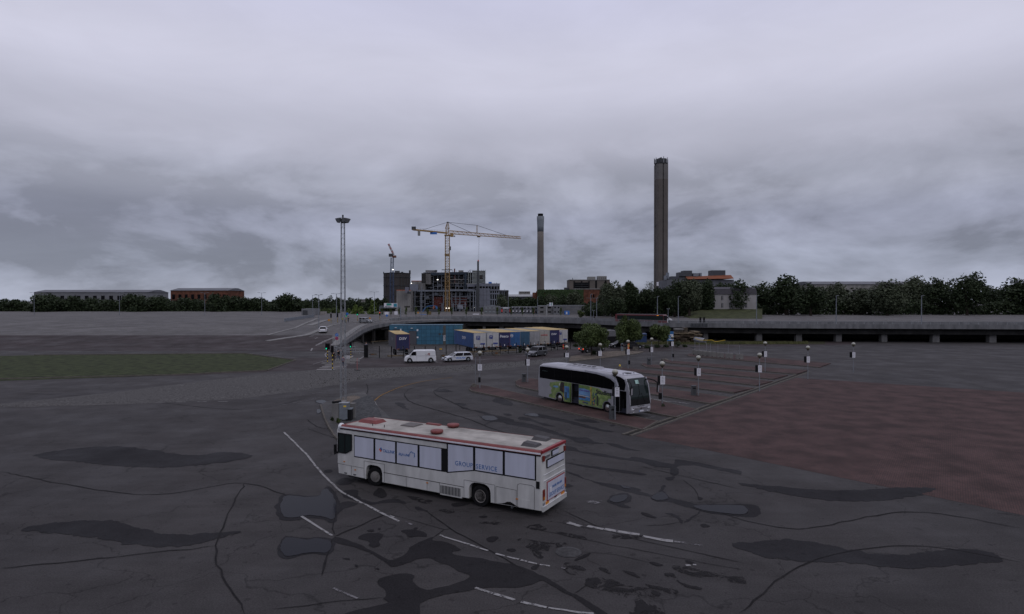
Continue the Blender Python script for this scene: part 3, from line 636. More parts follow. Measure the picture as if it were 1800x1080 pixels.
# back wall and abutment (shut off the space behind the columns)
def wallpts(name, dy, z0, us_, mat, parent, th=.4):
    mb = MB()
    for u in us_:
        for a_ in (dy, dy+th):
            p = bp(u, a_); mb.v += [(p.x, p.y, z0), (p.x, p.y, p.z-.06)]
    n = len(us_)
    for i in range(n-1):
        b0, b1 = 4*i, 4*i+4
        mb.f += [(b0, b1, b1+1, b0+1), (b0+2, b0+3, b1+3, b1+2), (b0+1, b1+1, b1+3, b0+3)]; mb.m += [0]*3
    return mb.build(name, mat, parent)
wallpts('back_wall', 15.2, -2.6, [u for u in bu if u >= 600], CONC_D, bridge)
wallpts('abutment_wall', .15, -.2, [584,588,594,600,608,611], CONC, bridge)
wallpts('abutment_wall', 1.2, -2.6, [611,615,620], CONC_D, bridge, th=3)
def column(u0, u1, d, z0, z1, taper=1.0, mat=CONC, th=1.2):
    a = P(u0, 540, d).x; b = P(u1, 540, d).x; c = (a+b)/2; w = (b-a)/2
    mb = MB(); mb.hexa([(c-w*taper, d, z0), (c+w*taper, d, z0), (c+w*taper, d+th, z0), (c-w*taper, d+th, z0), (c-w, d, z1), (c+w, d, z1), (c+w, d+th, z1), (c-w, d+th, z1)])
    mb.build('bridge_column', mat, bridge)
for u0, u1, tp, m in [(848.5,853.5,1,CONC_L),(878,885,1,CONC),(903,908,1,CONC),(924,926,1,CONC_L),(953,968,.62,CONC),(976.5,978.5,1,CONC_L),(983,992.5,.45,CONC_L),(1062,1072,.8,CONC),(1128,1135,1,CONC),(1202,1209,1,CONC),(1227.5,1230.5,1,CONC_L),(1237,1245,1,CONC),(1330,1340,1,CONC),(1400,1410,1,CONC),(1470,1480,1,CONC),(1550,1560,1,CONC),(1640,1652,1,CONC),(1740,1752,1,CONC),(1850,1862,1,CONC)]:
    uu = (u0+u1)/2; column(u0, u1, e_d(uu)+2.0, -2.6, e_z(uu)-1.7, tp, m)
for u0, u1 in [(634,637.5),(654,658),(676,682)]:
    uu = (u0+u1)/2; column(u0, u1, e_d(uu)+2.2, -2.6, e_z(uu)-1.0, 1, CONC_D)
# vaulted concrete mouth beside the blue building
mb = MB(); c0 = P(845,540,192).x; c1 = P(812,540,186).x
for i in range(10):
    t = i/9; a = t*pi/2
    x = c1+(c0-c1)*t; y = 186+8*sin(a)
    mb.v += [(x, y, -2.6), (x, y-1.5*sin(a), 2.6)]
for i in range(9): mb.f.append((2*i, 2*i+2, 2*i+3, 2*i+1)); mb.m.append(0)
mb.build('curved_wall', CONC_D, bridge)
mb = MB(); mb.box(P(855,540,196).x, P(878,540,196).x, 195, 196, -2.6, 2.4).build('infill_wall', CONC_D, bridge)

# markings and kerbs on the upper road
def upribbon(name, pts, w, mat, h=.02, parent=None, raise_=0.0):
    q = [ZU(*p) for p in pts]; mb = MB(); Q = []
    for a_, b_ in zip(q, q[1:]):
        for k in range(6): Q.append(a_.lerp(b_, k/6))
    Q.append(q[-1]); n = len(Q)
    for i, p in enumerate(Q):
        t = (Q[min(n-1, i+1)]-Q[max(0, i-1)]); t.z = 0; t.normalize(); s = Vector((-t.y, t.x, 0))*w/2
        for e in (1, -1):
            x, y = (p+s*e).x, (p+s*e).y; z = zup(900+F*x/y, y)
            mb.v += [(x, y, z-.05), (x, y, z+h)]
    for i in range(n-1):
        b0, b1 = 4*i, 4*i+4; mb.f += [(b0+1, b0+3, b1+3, b1+1), (b0, b1, b1+1, b0+1), (b0+2, b0+3, b1+3, b1+2)]; mb.m += [0]*3
    mb.f += [(0,1,3,2), (4*n-4, 4*n-3, 4*n-1, 4*n-2)]; mb.m += [0]*2
    return mb.build(name, mat, parent)
def st_(o): o['kind'] = 'structure'; return o
PALE = M('pale_granite', (.20,.197,.193), .85, var=.15, vs=1)
st_(upribbon('median_strip', [(470,600),(540,589.5),(561,581),(566,579.5)], 1.4, PALE, .13))
st_(upribbon('median_strip', [(572,577),(583,572.5),(600,570)], .9, PALE, .13))
st_(upribbon('median_strip', [(470,590),(520,577),(548,565),(558,560.5)], .8, PALE, .13))
st_(upribbon('median_strip', [(545,573),(556,569),(575,563),(598,562)], 1.6, PALE, .13))
st_(upribbon('pavement', [(588,608),(597,598),(612,588),(631,575),(641,571)], 1.6, PALE, .12))
st_(upribbon('pavement', [(620,566.5),(640,566),(655,567)], 1.6, PALE, .12))
st_(upribbon('pavement', [(660,564.5),(684,562.6),(718,560.4),(776,558.4),(812,558)], 1.5, PALE, .12))
for pts in [[(540,612.6),(546,609)], [(554,596),(558,593.5)], [(552,610),(586,594)], [(543,593),(551,590.5)], [(590,580),(606,575)], [(612,573),(625,570)]]:
    upribbon('road_marking', pts, .16, MARK, .012, ground)
# dark older surface at the foot of the ramp
mb = MB(); uu = [-400,0,300,420,480,520,545,560,572,584]; kk = [0,.2,.4,.6,.8,1]
for u in uu:
    for k in kk:
        y = 118.2+(144-118.2)*k; e = 900+F*((u-900)/F); mb.v.append(((u-900)/F*y, y, zup(u, y)+.008))
for i in range(len(uu)-1):
    for j in range(5): mb.f.append((i*6+j, (i+1)*6+j, (i+1)*6+j+1, i*6+j+1)); mb.m.append(0)
mb.build('old_surface', A_ST, ground, fix=False)
for pts in [[(587,593.5),(572,599),(557,606.5),(549,612.5)], [(549,612.5),(546.8,617),(548.5,621)], [(594,604),(580,609),(574,613),(572,617),(575,621)]]:
    upribbon('road_marking', pts, .28, MARK, .022, ground)

# ------------------------------------------------------------ the blue service building
TEAL = M('blue_cladding', (.027,.115,.19), .55, var=.12, vs=1.2, streak=2)
TEAL2 = M('blue_cladding_faded', (.031,.128,.205), .55, var=.12, vs=1.2, streak=2)
bz0, bz1 = -2.05, 3.1
ba = T('service_building', 'low flat building clad in square blue panels under the bridge', 'building', (0,0,0))
pA, pB = P(684.5,560,165), P(813,560,166)
def wallframe(pA, pB):
    t = Vector((pB.x-pA.x, pB.y-pA.y, 0)); Lw = t.length; t.normalize(); n = Vector((t.y, -t.x, 0)); return t, n, Lw
t_, n_, Lw = wallframe(pA, pB); O_ = Vector((pA.x, pA.y, 0))
def wb(mb, s0, s1, z0, z1, o0, o1):        # box on the wall: along, height, outwards
    c = [O_+t_*s0+n_*o0, O_+t_*s1+n_*o0, O_+t_*s1+n_*o1, O_+t_*s0+n_*o1]
    return mb.hexa([(p.x, p.y, z0) for p in c]+[(p.x, p.y, z1) for p in c])
wb(MB(), 0, Lw, bz0-.3, bz1, -6, -.06).build('building_core', M('core_blue', (.008,.02,.03), .7, var=0), ba)
pw, ph = 1.22, 1.03; nc = int(Lw/pw); pw = Lw/nc
pmeshes = {}
doors = [((692.5,702.5),(580,590.5)), ((719.5,731.5),(582,606))]
def s_at(u):   # along-wall position of image column
    r = ray(u, 560); r2 = Vector((r.x, r.y, 0)); det = r2.x*(-t_.y)-(-t_.x)*r2.y
    k = (O_.x*(-t_.y)-(-t_.x)*O_.y)/det; return (r2*k-O_).dot(t_)
dspan = [(s_at(a[0]), s_at(a[1]), z0, z1) for (a, b), (z0, z1) in zip(doors, [(-.9+.9, 2.0), (-2.05, 1.55)])]
for i in range(nc):
    for j in range(5):
        s0, s1 = i*pw+.03, (i+1)*pw-.03; z0 = bz0+j*ph+.03; z1 = z0+ph-.06
        cs, cz = (s0+s1)/2, (z0+z1)/2
        wb(MB(), s0, s1, z0, z1, -.06, random.uniform(-.004, .004)).build('cladding_panel', TEAL if random.random() < .6 else TEAL2, ba)
wb(MB(), -.05, Lw+.05, bz1, bz1+.12, -6, .06).build('roof_edge', M('blue_trim', (.02,.08,.13), .6, var=0), ba)
DOORG = M('grey_door', (.07,.072,.085), .6, var=.1)
for s0, s1, z0, z1 in dspan:
    d_ = wb(MB(), s0, s1, z0, z1, .006, .05).build('door', DOORG, ba)
    wb(MB(), s0-.1, s0, z0, z1+.1, .006, .09).build('frame', STEEL_D, d_); wb(MB(), s1, s1+.1, z0, z1+.1, .006, .09).build('frame', STEEL_D, d_); wb(MB(), s0, s1, z1, z1+.1, .006, .09).build('frame', STEEL_D, d_)
for u0, u1, z0, z1 in [(732.5,735.5,-.3,.1),(732.3,735.2,1.6,2.1),(703.3,705.6,1.7,2.2),(779.5,783.5,-1.1,.5)]:
    wb(MB(), s_at(u0), s_at(u1), z0, z1, .006, .05).build('notice_plate', WPAINT, ba)
for u0, u1 in [(771,775),(777,781),(798,802)]:
    wb(MB(), s_at(u0), s_at(u1), .5, .95, .006, .06).build('vent_grille', STEEL_D, ba)
for u0, u1, z in [(694,697.5,2.45),(722,726,2.3)]:
    wb(MB(), s_at(u0), s_at(u1), z, z+.14, .006, .3).build('wall_lamp', WPAINT, ba)
wb(MB(), s_at(779), s_at(783.5), bz0, bz1, .006, .05).build('downpipe', M('stained_pipe', (.10,.10,.09), .8), ba)

# ------------------------------------------------------------ text
def text(name, s, size, mat, parent, origin, xa, ya, shear=0, width=None, depth=.004, bold=0, align='LEFT', spacing=1.0):
    cu = bpy.data.curves.new(name, 'FONT'); cu.body = s; cu.size = size; cu.shear = shear; cu.extrude = depth; cu.offset = bold; cu.align_x = align; cu.resolution_u = 2; cu.space_character = spacing
    o = bpy.data.objects.new(name, cu); COL.objects.link(o)
    dg = bpy.context.evaluated_depsgraph_get(); me = bpy.data.meshes.new_from_object(o.evaluated_get(dg)); bpy.data.objects.remove(o)
    if width:
        xs_ = [v.co.x for v in me.vertices]; k = width/(max(xs_)-min(xs_)); me.transform(Matrix.Diagonal((k, 1, 1, 1)))
    me.materials.clear(); me.materials.append(mat)
    xa = Vector(xa).normalized(); ya = Vector(ya).normalized(); za = xa.cross(ya)
    me.transform(Matrix(((xa.x, ya.x, za.x, origin[0]), (xa.y, ya.y, za.y, origin[1]), (xa.z, ya.z, za.z, origin[2]), (0,0,0,1))))
    return link(name, me, parent)

def arc_notch(cx_, r, zc_, zb, n=7, sq=1.0):
    """points of a wheel-arch notch going from +x to -x (bottom edge walked towards -x)"""
    a0 = math.acos(max(-1, min(1, 0))) ; pts = []
    for i in range(n+1):
        a = i/n*pi; c1_, s1_ = cos(a), max(0, sin(a)); pts.append((cx_+r*math.copysign(abs(c1_)**sq, c1_), zc_+r*s1_**sq))
    return [(cx_+r, zb)]+pts+[(cx_-r, zb)]
def bevel_mesh(o, w, sel, seg=2):
    bm = bmesh.new(); bm.from_mesh(o.data); bm.edges.ensure_lookup_table()
    es = [e for e in bm.edges if sel(e)]
    bmesh.ops.bevel(bm, geom=es, offset=w, segments=seg, affect='EDGES', profile=.5); bm.to_mesh(o.data); bm.free()
def wheel(parent, x, y, r, w, side, hub='cap', steer=0, hubm=None):
    wo = bpy.data.objects.new('wheel', None); wo = MB().lathe([(r*.62,-w/2),(r*.93,-w/2),(r,-w*.3),(r,w*.3),(r*.93,w/2),(r*.62,w/2)], 24, ax='y').build('wheel', BLACK, parent, (x, y, r))
    wo.rotation_euler = (0, 0, steer)
    m = hubm or STEEL; s = side
    if hub == 'cap': MB().lathe([(r*.60, 0), (r*.56, s*.03), (r*.30, s*.05), (r*.28, s*.10), (r*.12, s*.11)], 20, ax='y').build('rim', m, wo, (0, s*(w/2-.02), 0))
    else:
        MB().lathe([(r*.62, s*.0), (r*.60, s*.02), (r*.52, -s*.02), (r*.48, -s*.14), (r*.2, -s*.15), (r*.18, -s*.06)], 20, ax='y').build('rim', m, wo, (0, s*(w/2), 0))
    return wo

# ------------------------------------------------------------ white city bus
BUSX, BUSY, BUST = 1.057, 27.18, 2.63
hd = Vector((cos(BUST), sin(BUST), 0)); nl_ = Vector((-hd.y, hd.x, 0))
bw = 1.3
org = Vector((BUSX, BUSY, 0)) - nl_*bw
bus = T('city_bus', 'white single deck bus with red roof edge and GROUP SERVICE on blanked windows', 'bus', org, BUST)
X0, X1 = -.3, 12.05
sil = [(X0,.34),(X0,1.6),(X0+.03,2.75),(X0+.10,2.93),(X1-.22,2.93),(X1-.05,2.80),(X1,2.55),(X1+.02,.9),(X1-.05,.36),(10.02,.32)]+arc_notch(9.42,.56,.54,.30,12,.62)+[(3.6,.30)]+arc_notch(2.95,.61,.50,.30,12,.62)
body = MB().prism_y(sil, -bw, bw).build('body', WHITE, bus)
bevel_mesh(body, .11, lambda e: all(abs(abs(v.co.y)-bw) < 1e-4 for v in e.verts) and all(v.co.z > 2.6 for v in e.verts), 3)
bevel_mesh(body, .14, lambda e: all(abs(abs(v.co.y)-bw) < 1e-3 for v in e.verts) and (all(v.co.x < X0+.04 for v in e.verts) or all(v.co.x > X1-.06 for v in e.verts)) and abs(e.verts[0].co.z-e.verts[1].co.z) > .5, 3)
MB().box(X0+.5, X1-.6, -bw+.25, bw-.25, .18, 1.5).build('underbody', BLACK, bus)
MB().box(X0+.14, X1-.5, -bw+.16, bw-.16, 2.93, 2.99).build('roof', ROOFW, bus)
yl = bw
def sidebox(name, x0, x1, z0, z1, mat, th=.012, y=yl, parent=None, inset=.0):
    return MB().box(x0, x1, y-inset-.02, y+th, z0, z1).build(name, mat, parent or bus)
# red roof edge with a white stripe and the black gutter below it
for s in (1, -1):
    re_ = MB(); xa_, xb_ = X0+.05, 11.72
    prf = [(bw-.06,2.80),(bw+.035,2.80),(bw+.035,2.91),(bw-.03,2.975),(bw-.11,2.995),(bw-.13,2.93)]
    i0 = 0; re_.v = [(x, s*y, z) for x in (xa_, xb_) for y, z in prf]; k_ = len(prf)
    re_.f = [tuple(range(k_)), tuple(range(k_, 2*k_))]+[(q, (q+1) % k_, k_+(q+1) % k_, k_+q) for q in range(k_)]; re_.m = [0]*len(re_.f)
    re_.build('roof_edge', RED, bus)
    MB().box(X0+.05, 11.85, s*(bw+.042)-.012, s*(bw+.042)+.012, 2.832, 2.90).build('trim_stripe', WPAINT, bus)
    MB().box(X0+.05, 11.9, s*bw-.015, s*bw+.028, 2.745, 2.798).build('gutter', BLACKP, bus)
MB().box(X0-.015, X0+.12, -bw+.06, bw-.06, 2.865, 2.985).build('roof_edge', M('bright_red', (.22,.016,.022), .5, var=0), bus)
# window band on the visible (left) side
FR = BLACKP
def frame_panel(x0, x1, zb0, zb1, zt, parent, mat=PANELW):
    w_ = MB(); w_.prism_y([(x0, zb0), (x1, zb1), (x1, zt), (x0, zt)], yl+.004, yl+.018); return w_.build('window_panel', mat, parent)
MB().prism_y([(4.77-.04, 2.50), (4.77-.04, 1.36), (10.80, 1.36), (10.80, 2.53), (4.9, 2.50)], yl-.02, yl+.006).build('window_frame', FR, bus)
MB().prism_y([(-.02, 1.64), (3.24, 1.64), (4.82, 1.33), (4.82, 2.76), (-.02, 2.76)], yl-.021, yl+.007).build('window_frame', FR, bus)
for x0, x1 in [(5.14,6.44),(6.58,7.88),(8.01,9.31),(9.45,10.75)]: frame_panel(x0, x1, 1.42, 1.42, 2.46, bus)
frame_panel(3.31, 4.73, 1.68, 1.40, 2.73, bus); frame_panel(1.70, 3.17, 1.70, 1.70, 2.73, bus); frame_panel(.05, 1.57, 1.70, 1.70, 2.73, bus)
dw = MB().prism_y([(10.97,1.70),(11.40,1.48),(11.93,1.48),(11.93,2.52),(10.97,2.52)], yl-.02, yl+.014).build('driver_window', GLASSG, bus)
for a, b in [((10.97,1.70),(11.40,1.48)),((11.40,1.48),(11.93,1.48)),((11.93,1.48),(11.93,2.52)),((11.93,2.52),(10.97,2.52)),((10.97,2.52),(10.97,1.70)),((11.46,1.48),(11.46,2.52))]:
    MB().beam((a[0], yl+.016, a[1]), (b[0], yl+.016, b[1]), .05, .04).build('frame', FR, dw)
# other side windows, front glass
MB().box(.2, 11.0, -yl-.01, -yl+.02, 1.4, 2.6).build('window_strip', GLASS, bus)
MB().prism_y([(X1-.02,1.2),(X1+.035,1.2),(X1+.02,2.5),(X1-.03,2.5)], -1.15, 1.15).build('windscreen', GLASS, bus)
# seams, skirt panels
SEAM = M('panel_gap', (.06,.06,.058), .9, var=0)
def seam(x0, z0, x1, z1, w=.018): MB().beam((x0, yl+.001, z0), (x1, yl+.001, z1), .012, w).build('panel_seam', SEAM, bus)
for a in [(12.0,.87,10.13,.85),(8.78,.81,3.82,.79),(10.1,.33,10.1,1.24),(8.72,.33,8.72,1.24),(10.1,1.24,8.72,1.24),(3.82,.3,3.82,1.14),(2.12,.3,2.12,1.14),(3.82,1.14,2.12,1.14),(11.0,.35,11.0,.86),(7.3,.3,7.3,.8),(6.0,.3,6.0,.8),(5.25,.3,5.25,.8),
          (.93,.36,.93,1.33),(.07,.36,.07,1.33),(.93,1.33,.80,1.40),(.80,1.40,.20,1.40),(.20,1.40,.07,1.33),(.99,.34,.99,1.07),(.99,1.07,2.06,1.09),(2.06,1.09,2.06,.32)]: seam(*a, w=.03 if a[:2] == (8.78,.81) else .014)
MB().box(.30,.75,yl-.01,yl+.014,.36,.70).build('hatch', WHITE, bus)
# louvred grille
gr = sidebox('engine_grille', 3.93, 5.20, .24, .76, WHITE, .02)
for i in range(14):
    x = 4.02+i*.085; MB().box(x, x+.045, yl+.016, yl+.030, .30, .70).build('slot', DARK, gr)
for x in (10.72, 5.98, 1.0-.05+.0):
    MB().box(x-.05, x+.05, yl, yl+.03, .66, .71).build('side_marker', M('amber_plastic', (.45,.16,.02), .4, var=0), bus)
MB().box(11.45,11.55,yl,yl+.03,1.0,1.05).build('side_marker', MATS['amber_plastic'], bus)
for x in (11.4, 10.75): MB().box(x-.09, x+.09, yl, yl+.025, .40, .45).build('step_handle', STEEL_D, bus)
MB().box(-.19,-.02,yl-.12,yl+.02,1.30,1.62).build('corner_reflector', DARK, bus)
# soot round the exhaust corner
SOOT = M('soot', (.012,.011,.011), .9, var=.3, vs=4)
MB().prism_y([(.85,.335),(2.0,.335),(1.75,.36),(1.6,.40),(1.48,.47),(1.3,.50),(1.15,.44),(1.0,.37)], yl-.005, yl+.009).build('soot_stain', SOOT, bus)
MB().tube((1.2,yl-.15,.27),(1.2,yl+.05,.27),.06).build('exhaust_pipe', STEEL_D, bus)
wheel(bus, 9.42, yl-.20, .49, .29, 1, 'cap', .22, M('dusty_hub', (.18,.17,.16), .6, .3)); wheel(bus, 9.42, -yl+.20, .49, .29, -1, 'cap', .22, MATS['dusty_hub'])
wheel(bus, 2.93, yl-.19, .49, .32, 1, 'deep', 0, MATS['dusty_hub']); wheel(bus, 2.93, -yl+.19, .49, .32, -1, 'deep', 0, MATS['dusty_hub'])
# mirror
mr = MB().box(12.04,12.14,yl+.02,yl+.14,1.45,1.9).build('mirror', BLACKP, bus); MB().tube((11.95,yl-.02,1.4),(12.1,yl+.12,1.5),.02).build('mirror_arm', BLACKP, bus)
MB().tube((11.95,yl-.02,1.5),(12.12,yl+.14,1.38),.05,.04).build('mirror_joint', BLACKP, bus)
# roof fittings
def wedge(name, x0, x1, y0, y1, z0, z1, ins, mat):
    return MB().hexa([(x0,y0,z0),(x1,y0,z0),(x1,y1,z0),(x0,y1,z0),(x0+ins,y0+ins,z1),(x1-ins,y0+ins,z1),(x1-ins,y1-ins,z1),(x0+ins,y1-ins,z1)]).build(name, mat, bus)
wedge('air_unit', 10.1, 11.4, -.50, .40, 2.98, 3.15, .14, RED)
wedge('roof_edge_panel', 11.66, 11.80, -1.1, 1.0, 2.92, 2.965, .03, RED)
wedge('roof_hatch', 7.85, 8.75, -.85, .05, 2.98, 3.05, .06, M('hatch_brown', (.09,.078,.072), .6))
for x, y in ((5.9,.62),(6.05,-1.02)):
    dm = MB().lathe([(.16,2.97),(.16,3.03),(.30,3.04),(.33,3.10),(.31,3.17),(.22,3.19),(.05,3.19)], 24, (x, y, 0)).build('roof_vent', RED, bus, smooth=True)
for x, y in ((.62,.55),(.75,-.75)):
    v_ = MB(); v_.hexa([(x-.40,y-.32,2.98),(x+.40,y-.32,2.98),(x+.40,y+.32,2.98),(x-.40,y+.32,2.98),(x-.36,y-.22,3.10),(x+.30,y-.18,3.16),(x+.30,y+.18,3.16),(x-.36,y+.22,3.10)]); v_.build('roof_vent', M('vent_grey', (.055,.052,.055), .7), bus)
wedge('roof_edge_panel', 6.9, 7.8, -bw+.1, -bw+.35, 2.98, 3.06, .03, RED)
for x in (9.2, 10.0): MB().tube((x,.75,2.98),(x,.75,3.12),.02).build('aerial', BLACKP, bus)
# front corner cap (white bulge)
MB().lathe([(.0,2.55),(.16,2.60),(.20,2.78),(.17,2.93),(.08,3.02),(.0,3.03)], 16, (11.86, yl-.16, 0)).build('corner_cap', WHITE2, bus, smooth=True)
# text on the side:  reading direction -x
BLUET = M('lettering_blue', (.03,.11,.30), .5, var=0)
sx_ax, zz = (-1,0,0), (0,0,1)
text('lettering', 'GROUP', .31, BLUET, bus, (4.33, yl+.022, 1.78), sx_ax, zz, width=1.0, bold=0, spacing=1.1)
text('lettering', 'SERVICE', .31, BLUET, bus, (3.14, yl+.022, 1.78), sx_ax, zz, width=1.14, bold=0, spacing=1.1)
text('lettering', 'TALLINK', .22, BLUET, bus, (8.82, yl+.022, 1.86), sx_ax, zz, shear=.25, width=.78, bold=.002)
text('lettering', 'SILJA LINE', .17, BLUET, bus, (7.78, yl+.022, 1.84), sx_ax, zz, shear=.2, width=.70, bold=.002)
e_ = MB(); e_.prism_y([(8.86,1.93),(8.95,1.84),(9.06,1.97),(9.0,2.05),(8.95,1.97)], yl+.02, yl+.027); e_.build('emblem', M('emblem_red', (.55,.10,.04), .5, var=0), bus)
e_ = MB(); e_.prism_y([(8.84,1.97),(8.9,1.92),(9.0,2.04),(8.92,2.10)], yl+.021, yl+.029); e_.build('emblem', BLUET, bus)
sl = [(7.10,1.84),(7.06,2.0),(6.99,2.09),(6.92,2.10),(6.88,2.04),(6.80,2.06),(6.74,2.02),(6.78,1.94),(6.73,1.90),(6.80,1.84)]
m_ = MB()
for a, b in zip(sl, sl[1:]): m_.beam((a[0], yl+.024, a[1]), (b[0], yl+.024, b[1]), .006, .036)
m_.build('emblem', BLUET, bus)
# rear face: looking along +x, left of picture is +y
xr = X0
def rbox(name, y0, y1, z0, z1, mat, th=.02, parent=None, sk=0): return MB().box(xr-th, xr+.03, y0, y1, z0, z1).build(name, mat, parent or bus)
rw = rbox('rear_window', -1.02, .80, 2.12, 2.50, FR, .02); rbox('window_panel', -.99, .77, 2.16, 2.46, PANELW, .03, rw)
rd = rbox('destination_window', -.42, .28, 2.56, 2.80, FR, .02); rbox('window_panel', -.39, .25, 2.585, 2.775, PANELW, .03, rd)
ad = rbox('rear_board', -1.05, .82, .64, 1.50, M('board_frame_red', (.26,.03,.035), .5, var=0), .03); rbox('board_face', -1.01, .78, .68, 1.46, PANELW, .04, ad)
text('lettering', 'GROUP SERVICE', .27, BLUET, ad, (xr-.042, .68, .78), (0,-1,0), zz, width=1.6)
text('lettering', 'TALLINK  SILJA LINE', .14, BLUET, ad, (xr-.042, .35, 1.13), (0,-1,0), zz, shear=.25, width=1.05, bold=.004)
MB().box(xr-.06, xr-.045, .42, .60, .98, 1.2).build('paper_note', WPAINT, ad)
for y0, y1 in ((.62,.92),(-1.05,-.72)):
    cs = rbox('chevron_plate', y0, y1, .50, .63, ORANGE, .025)
    for k in range(3):
        yy = y0+(k+.3)*(y1-y0)/3; MB().hexa([(xr-.03,yy,.50),(xr-.028,yy+.05,.50),(xr-.028,yy+.05,.50),(xr-.03,yy,.50),(xr-.03,yy+.05,.63),(xr-.028,yy+.10,.63),(xr-.028,yy+.10,.63),(xr-.03,yy+.05,.63)]).build('stripe', YEL, cs)
TL = M('tail_lamp_red', (.16,.02,.012), .3, var=0)
for s in (1, -1):
    t1 = rbox('tail_lamp', s*1.12-.09, s*1.12+.09, .78, 1.24, TL, .03); rbox('amber_lens', s*1.12-.08, s*1.12+.08, .80, .92, MATS['amber_plastic'], .035, t1)
    rbox('tail_lamp', s*1.12-.07, s*1.12+.07, 2.50, 2.74, TL, .03)
    rbox('reversing_lamp', s*1.12-.08, s*1.12+.08, .55, .65, STEEL, .03)
rbox('maker_badge', .50, .95, 2.60, 2.68, M('badge_dark', (.10,.10,.11), .5, var=0), .02)
rbox('bumper', -1.25, 1.25, .28, .50, WHITE, .05); rbox('bumper_ridge', -1.2, 1.2, .50, .52, WHITE2, .07)
rbox('styling_ridge', -1.1, 1.1, 1.60, 1.63, WHITE2, .03); rbox('styling_ridge', -1.1, 1.1, 1.86, 1.875, WHITE2, .015)
rbox('number_plate', -.18, .02, .60, .64, STEEL_D, .045)

# ------------------------------------------------------------ silver touring coach
CX, CY, CT = 2.678, 59.935, -.942
hd = Vector((cos(CT), sin(CT), 0)); nl_ = Vector((-hd.y, hd.x, 0)); cw = 1.25
corg = Vector((CX, CY, 0)) + nl_*cw
coach = T('touring_coach', 'silver touring coach with dark windows, green and blue Studiosus artwork and open front door', 'coach', corg, CT)
SILV = M('silver_paint', (.33,.33,.355), .4, .3, var=.06, vs=1, coat=.3)
SROOF = M('silver_roof', (.38,.385,.43), .45, .1, var=.08, vs=.8)
yr = -cw       # visible (right-hand) side
CL = 11.8
sil = [(-.12,.40),(-.18,1.2),(-.15,2.4),(-.02,3.38),(.25,3.52),(1.2,3.56),(10.3,3.50),(11.0,3.38),(11.35,3.20),(11.62,2.6),(11.80,1.7),(11.86,1.0),(11.82,.45),(11.6,.33),(11.5,.33),(11.5,2.15),(10.72,2.15),(10.72,.33),(9.90,.33)]+arc_notch(9.28,.56,.50,.33)+[(5.68,.33),(5.68,2.12),(4.72,2.12),(4.72,.33)]+arc_notch(3.0,.56,.50,.33)
# two skins: the visible side has the door openings, the rest of the body is plain
sil_plain = [(-.12,.40),(-.18,1.2),(-.15,2.4),(-.02,3.38),(.25,3.52),(1.2,3.56),(10.3,3.50),(11.0,3.38),(11.35,3.20),(11.62,2.6),(11.80,1.7),(11.86,1.0),(11.82,.45),(11.6,.33),(9.90,.33)]+arc_notch(9.28,.56,.50,.33)+arc_notch(3.0,.56,.50,.33)
cb = MB().prism_y(sil_plain, yr+.9, cw).build('body', SILV, coach)
bevel_mesh(cb, .22, lambda e: all(abs(v.co.y-cw) < 1e-4 for v in e.verts) and all(v.co.z > 2.3 for v in e.verts), 4)
def sel_roof(e): return all(abs(v.co.y-yr) < 1e-4 for v in e.verts) and all(v.co.z > 3.1 for v in e.verts)
cs_ = MB().prism_y(sil, yr, yr+.9).build('side_wall', SILV, coach); bevel_mesh(cs_, .24, sel_roof, 4)
bevel_mesh(cs_, .12, lambda e: all(abs(v.co.y-yr) < 1e-3 for v in e.verts) and all(v.co.x > 11.5 for v in e.verts) and all(v.co.z < 3.1 for v in e.verts) and abs(e.verts[0].co.z-e.verts[1].co.z) > .3, 3)
MB().box(.4, 11.0, yr+.25, cw-.25, .2, 1.4).build('underbody', BLACK, coach)
MB().box(4.74, 5.66, yr+.32, yr+.905, .36, 2.1).build('middle_stairwell', M('interior_dark', (.03,.032,.045), .8), coach)
for k in range(3): MB().box(4.76, 5.64, yr+.02+k*.1, yr+.34, .36+k*.0, .42+k*.22).build('step', MATS['interior_dark'], coach)
MB().box(10.74, 11.48, yr+.5, yr+.905, .36, 2.1).build('front_stairwell', DARK, coach)
for k in range(2): MB().box(10.74, 11.48, yr+.02+k*.2, yr+.5, .35, .42+k*.24).build('step', MATS['interior_dark'], coach)
# roof skin and its fittings
MB().prism_y([(.15,3.53),(1.2,3.565),(10.3,3.505),(10.95,3.40),(10.95,3.41),(10.3,3.52),(1.2,3.58),(.15,3.545)], -.98, .98).build('roof_skin', SROOF, coach)
ac = MB().hexa([(3.2,-.65,3.56),(7.2,-.65,3.53),(7.2,.65,3.53),(3.2,.65,3.56),(3.5,-.5,3.72),(7.0,-.5,3.70),(7.0,.5,3.70),(3.5,.5,3.72)]).build('air_unit', M('unit_grey', (.30,.30,.33), .6), coach)
for k in range(5): MB().lathe([(.20,3.70),(.20,3.735)], 14, (4.1+k*.62, -.22, 0)).build('fan', DARK, ac)
MB().hexa([(7.5,-.5,3.52),(8.5,-.5,3.52),(8.5,.5,3.52),(7.5,.5,3.52),(7.6,-.4,3.62),(8.4,-.4,3.62),(8.4,.4,3.62),(7.6,.4,3.62)]).build('roof_hatch', SROOF, coach)
MB().box(1.7,2.6,-.45,.45,3.57,3.60).build('roof_hatch', SROOF, coach)
MB().box(10.1,10.7,-.3,.3,3.505,3.53).build('roof_hatch', M('mesh_grey', (.15,.15,.16), .7), coach)
for x, y in ((10.6,-.7),(10.6,.6)): MB().lathe([(.05,3.4),(.05,3.52),(.0,3.54)], 8, (x, y, 0)).build('roof_lamp', BLACKP, coach)
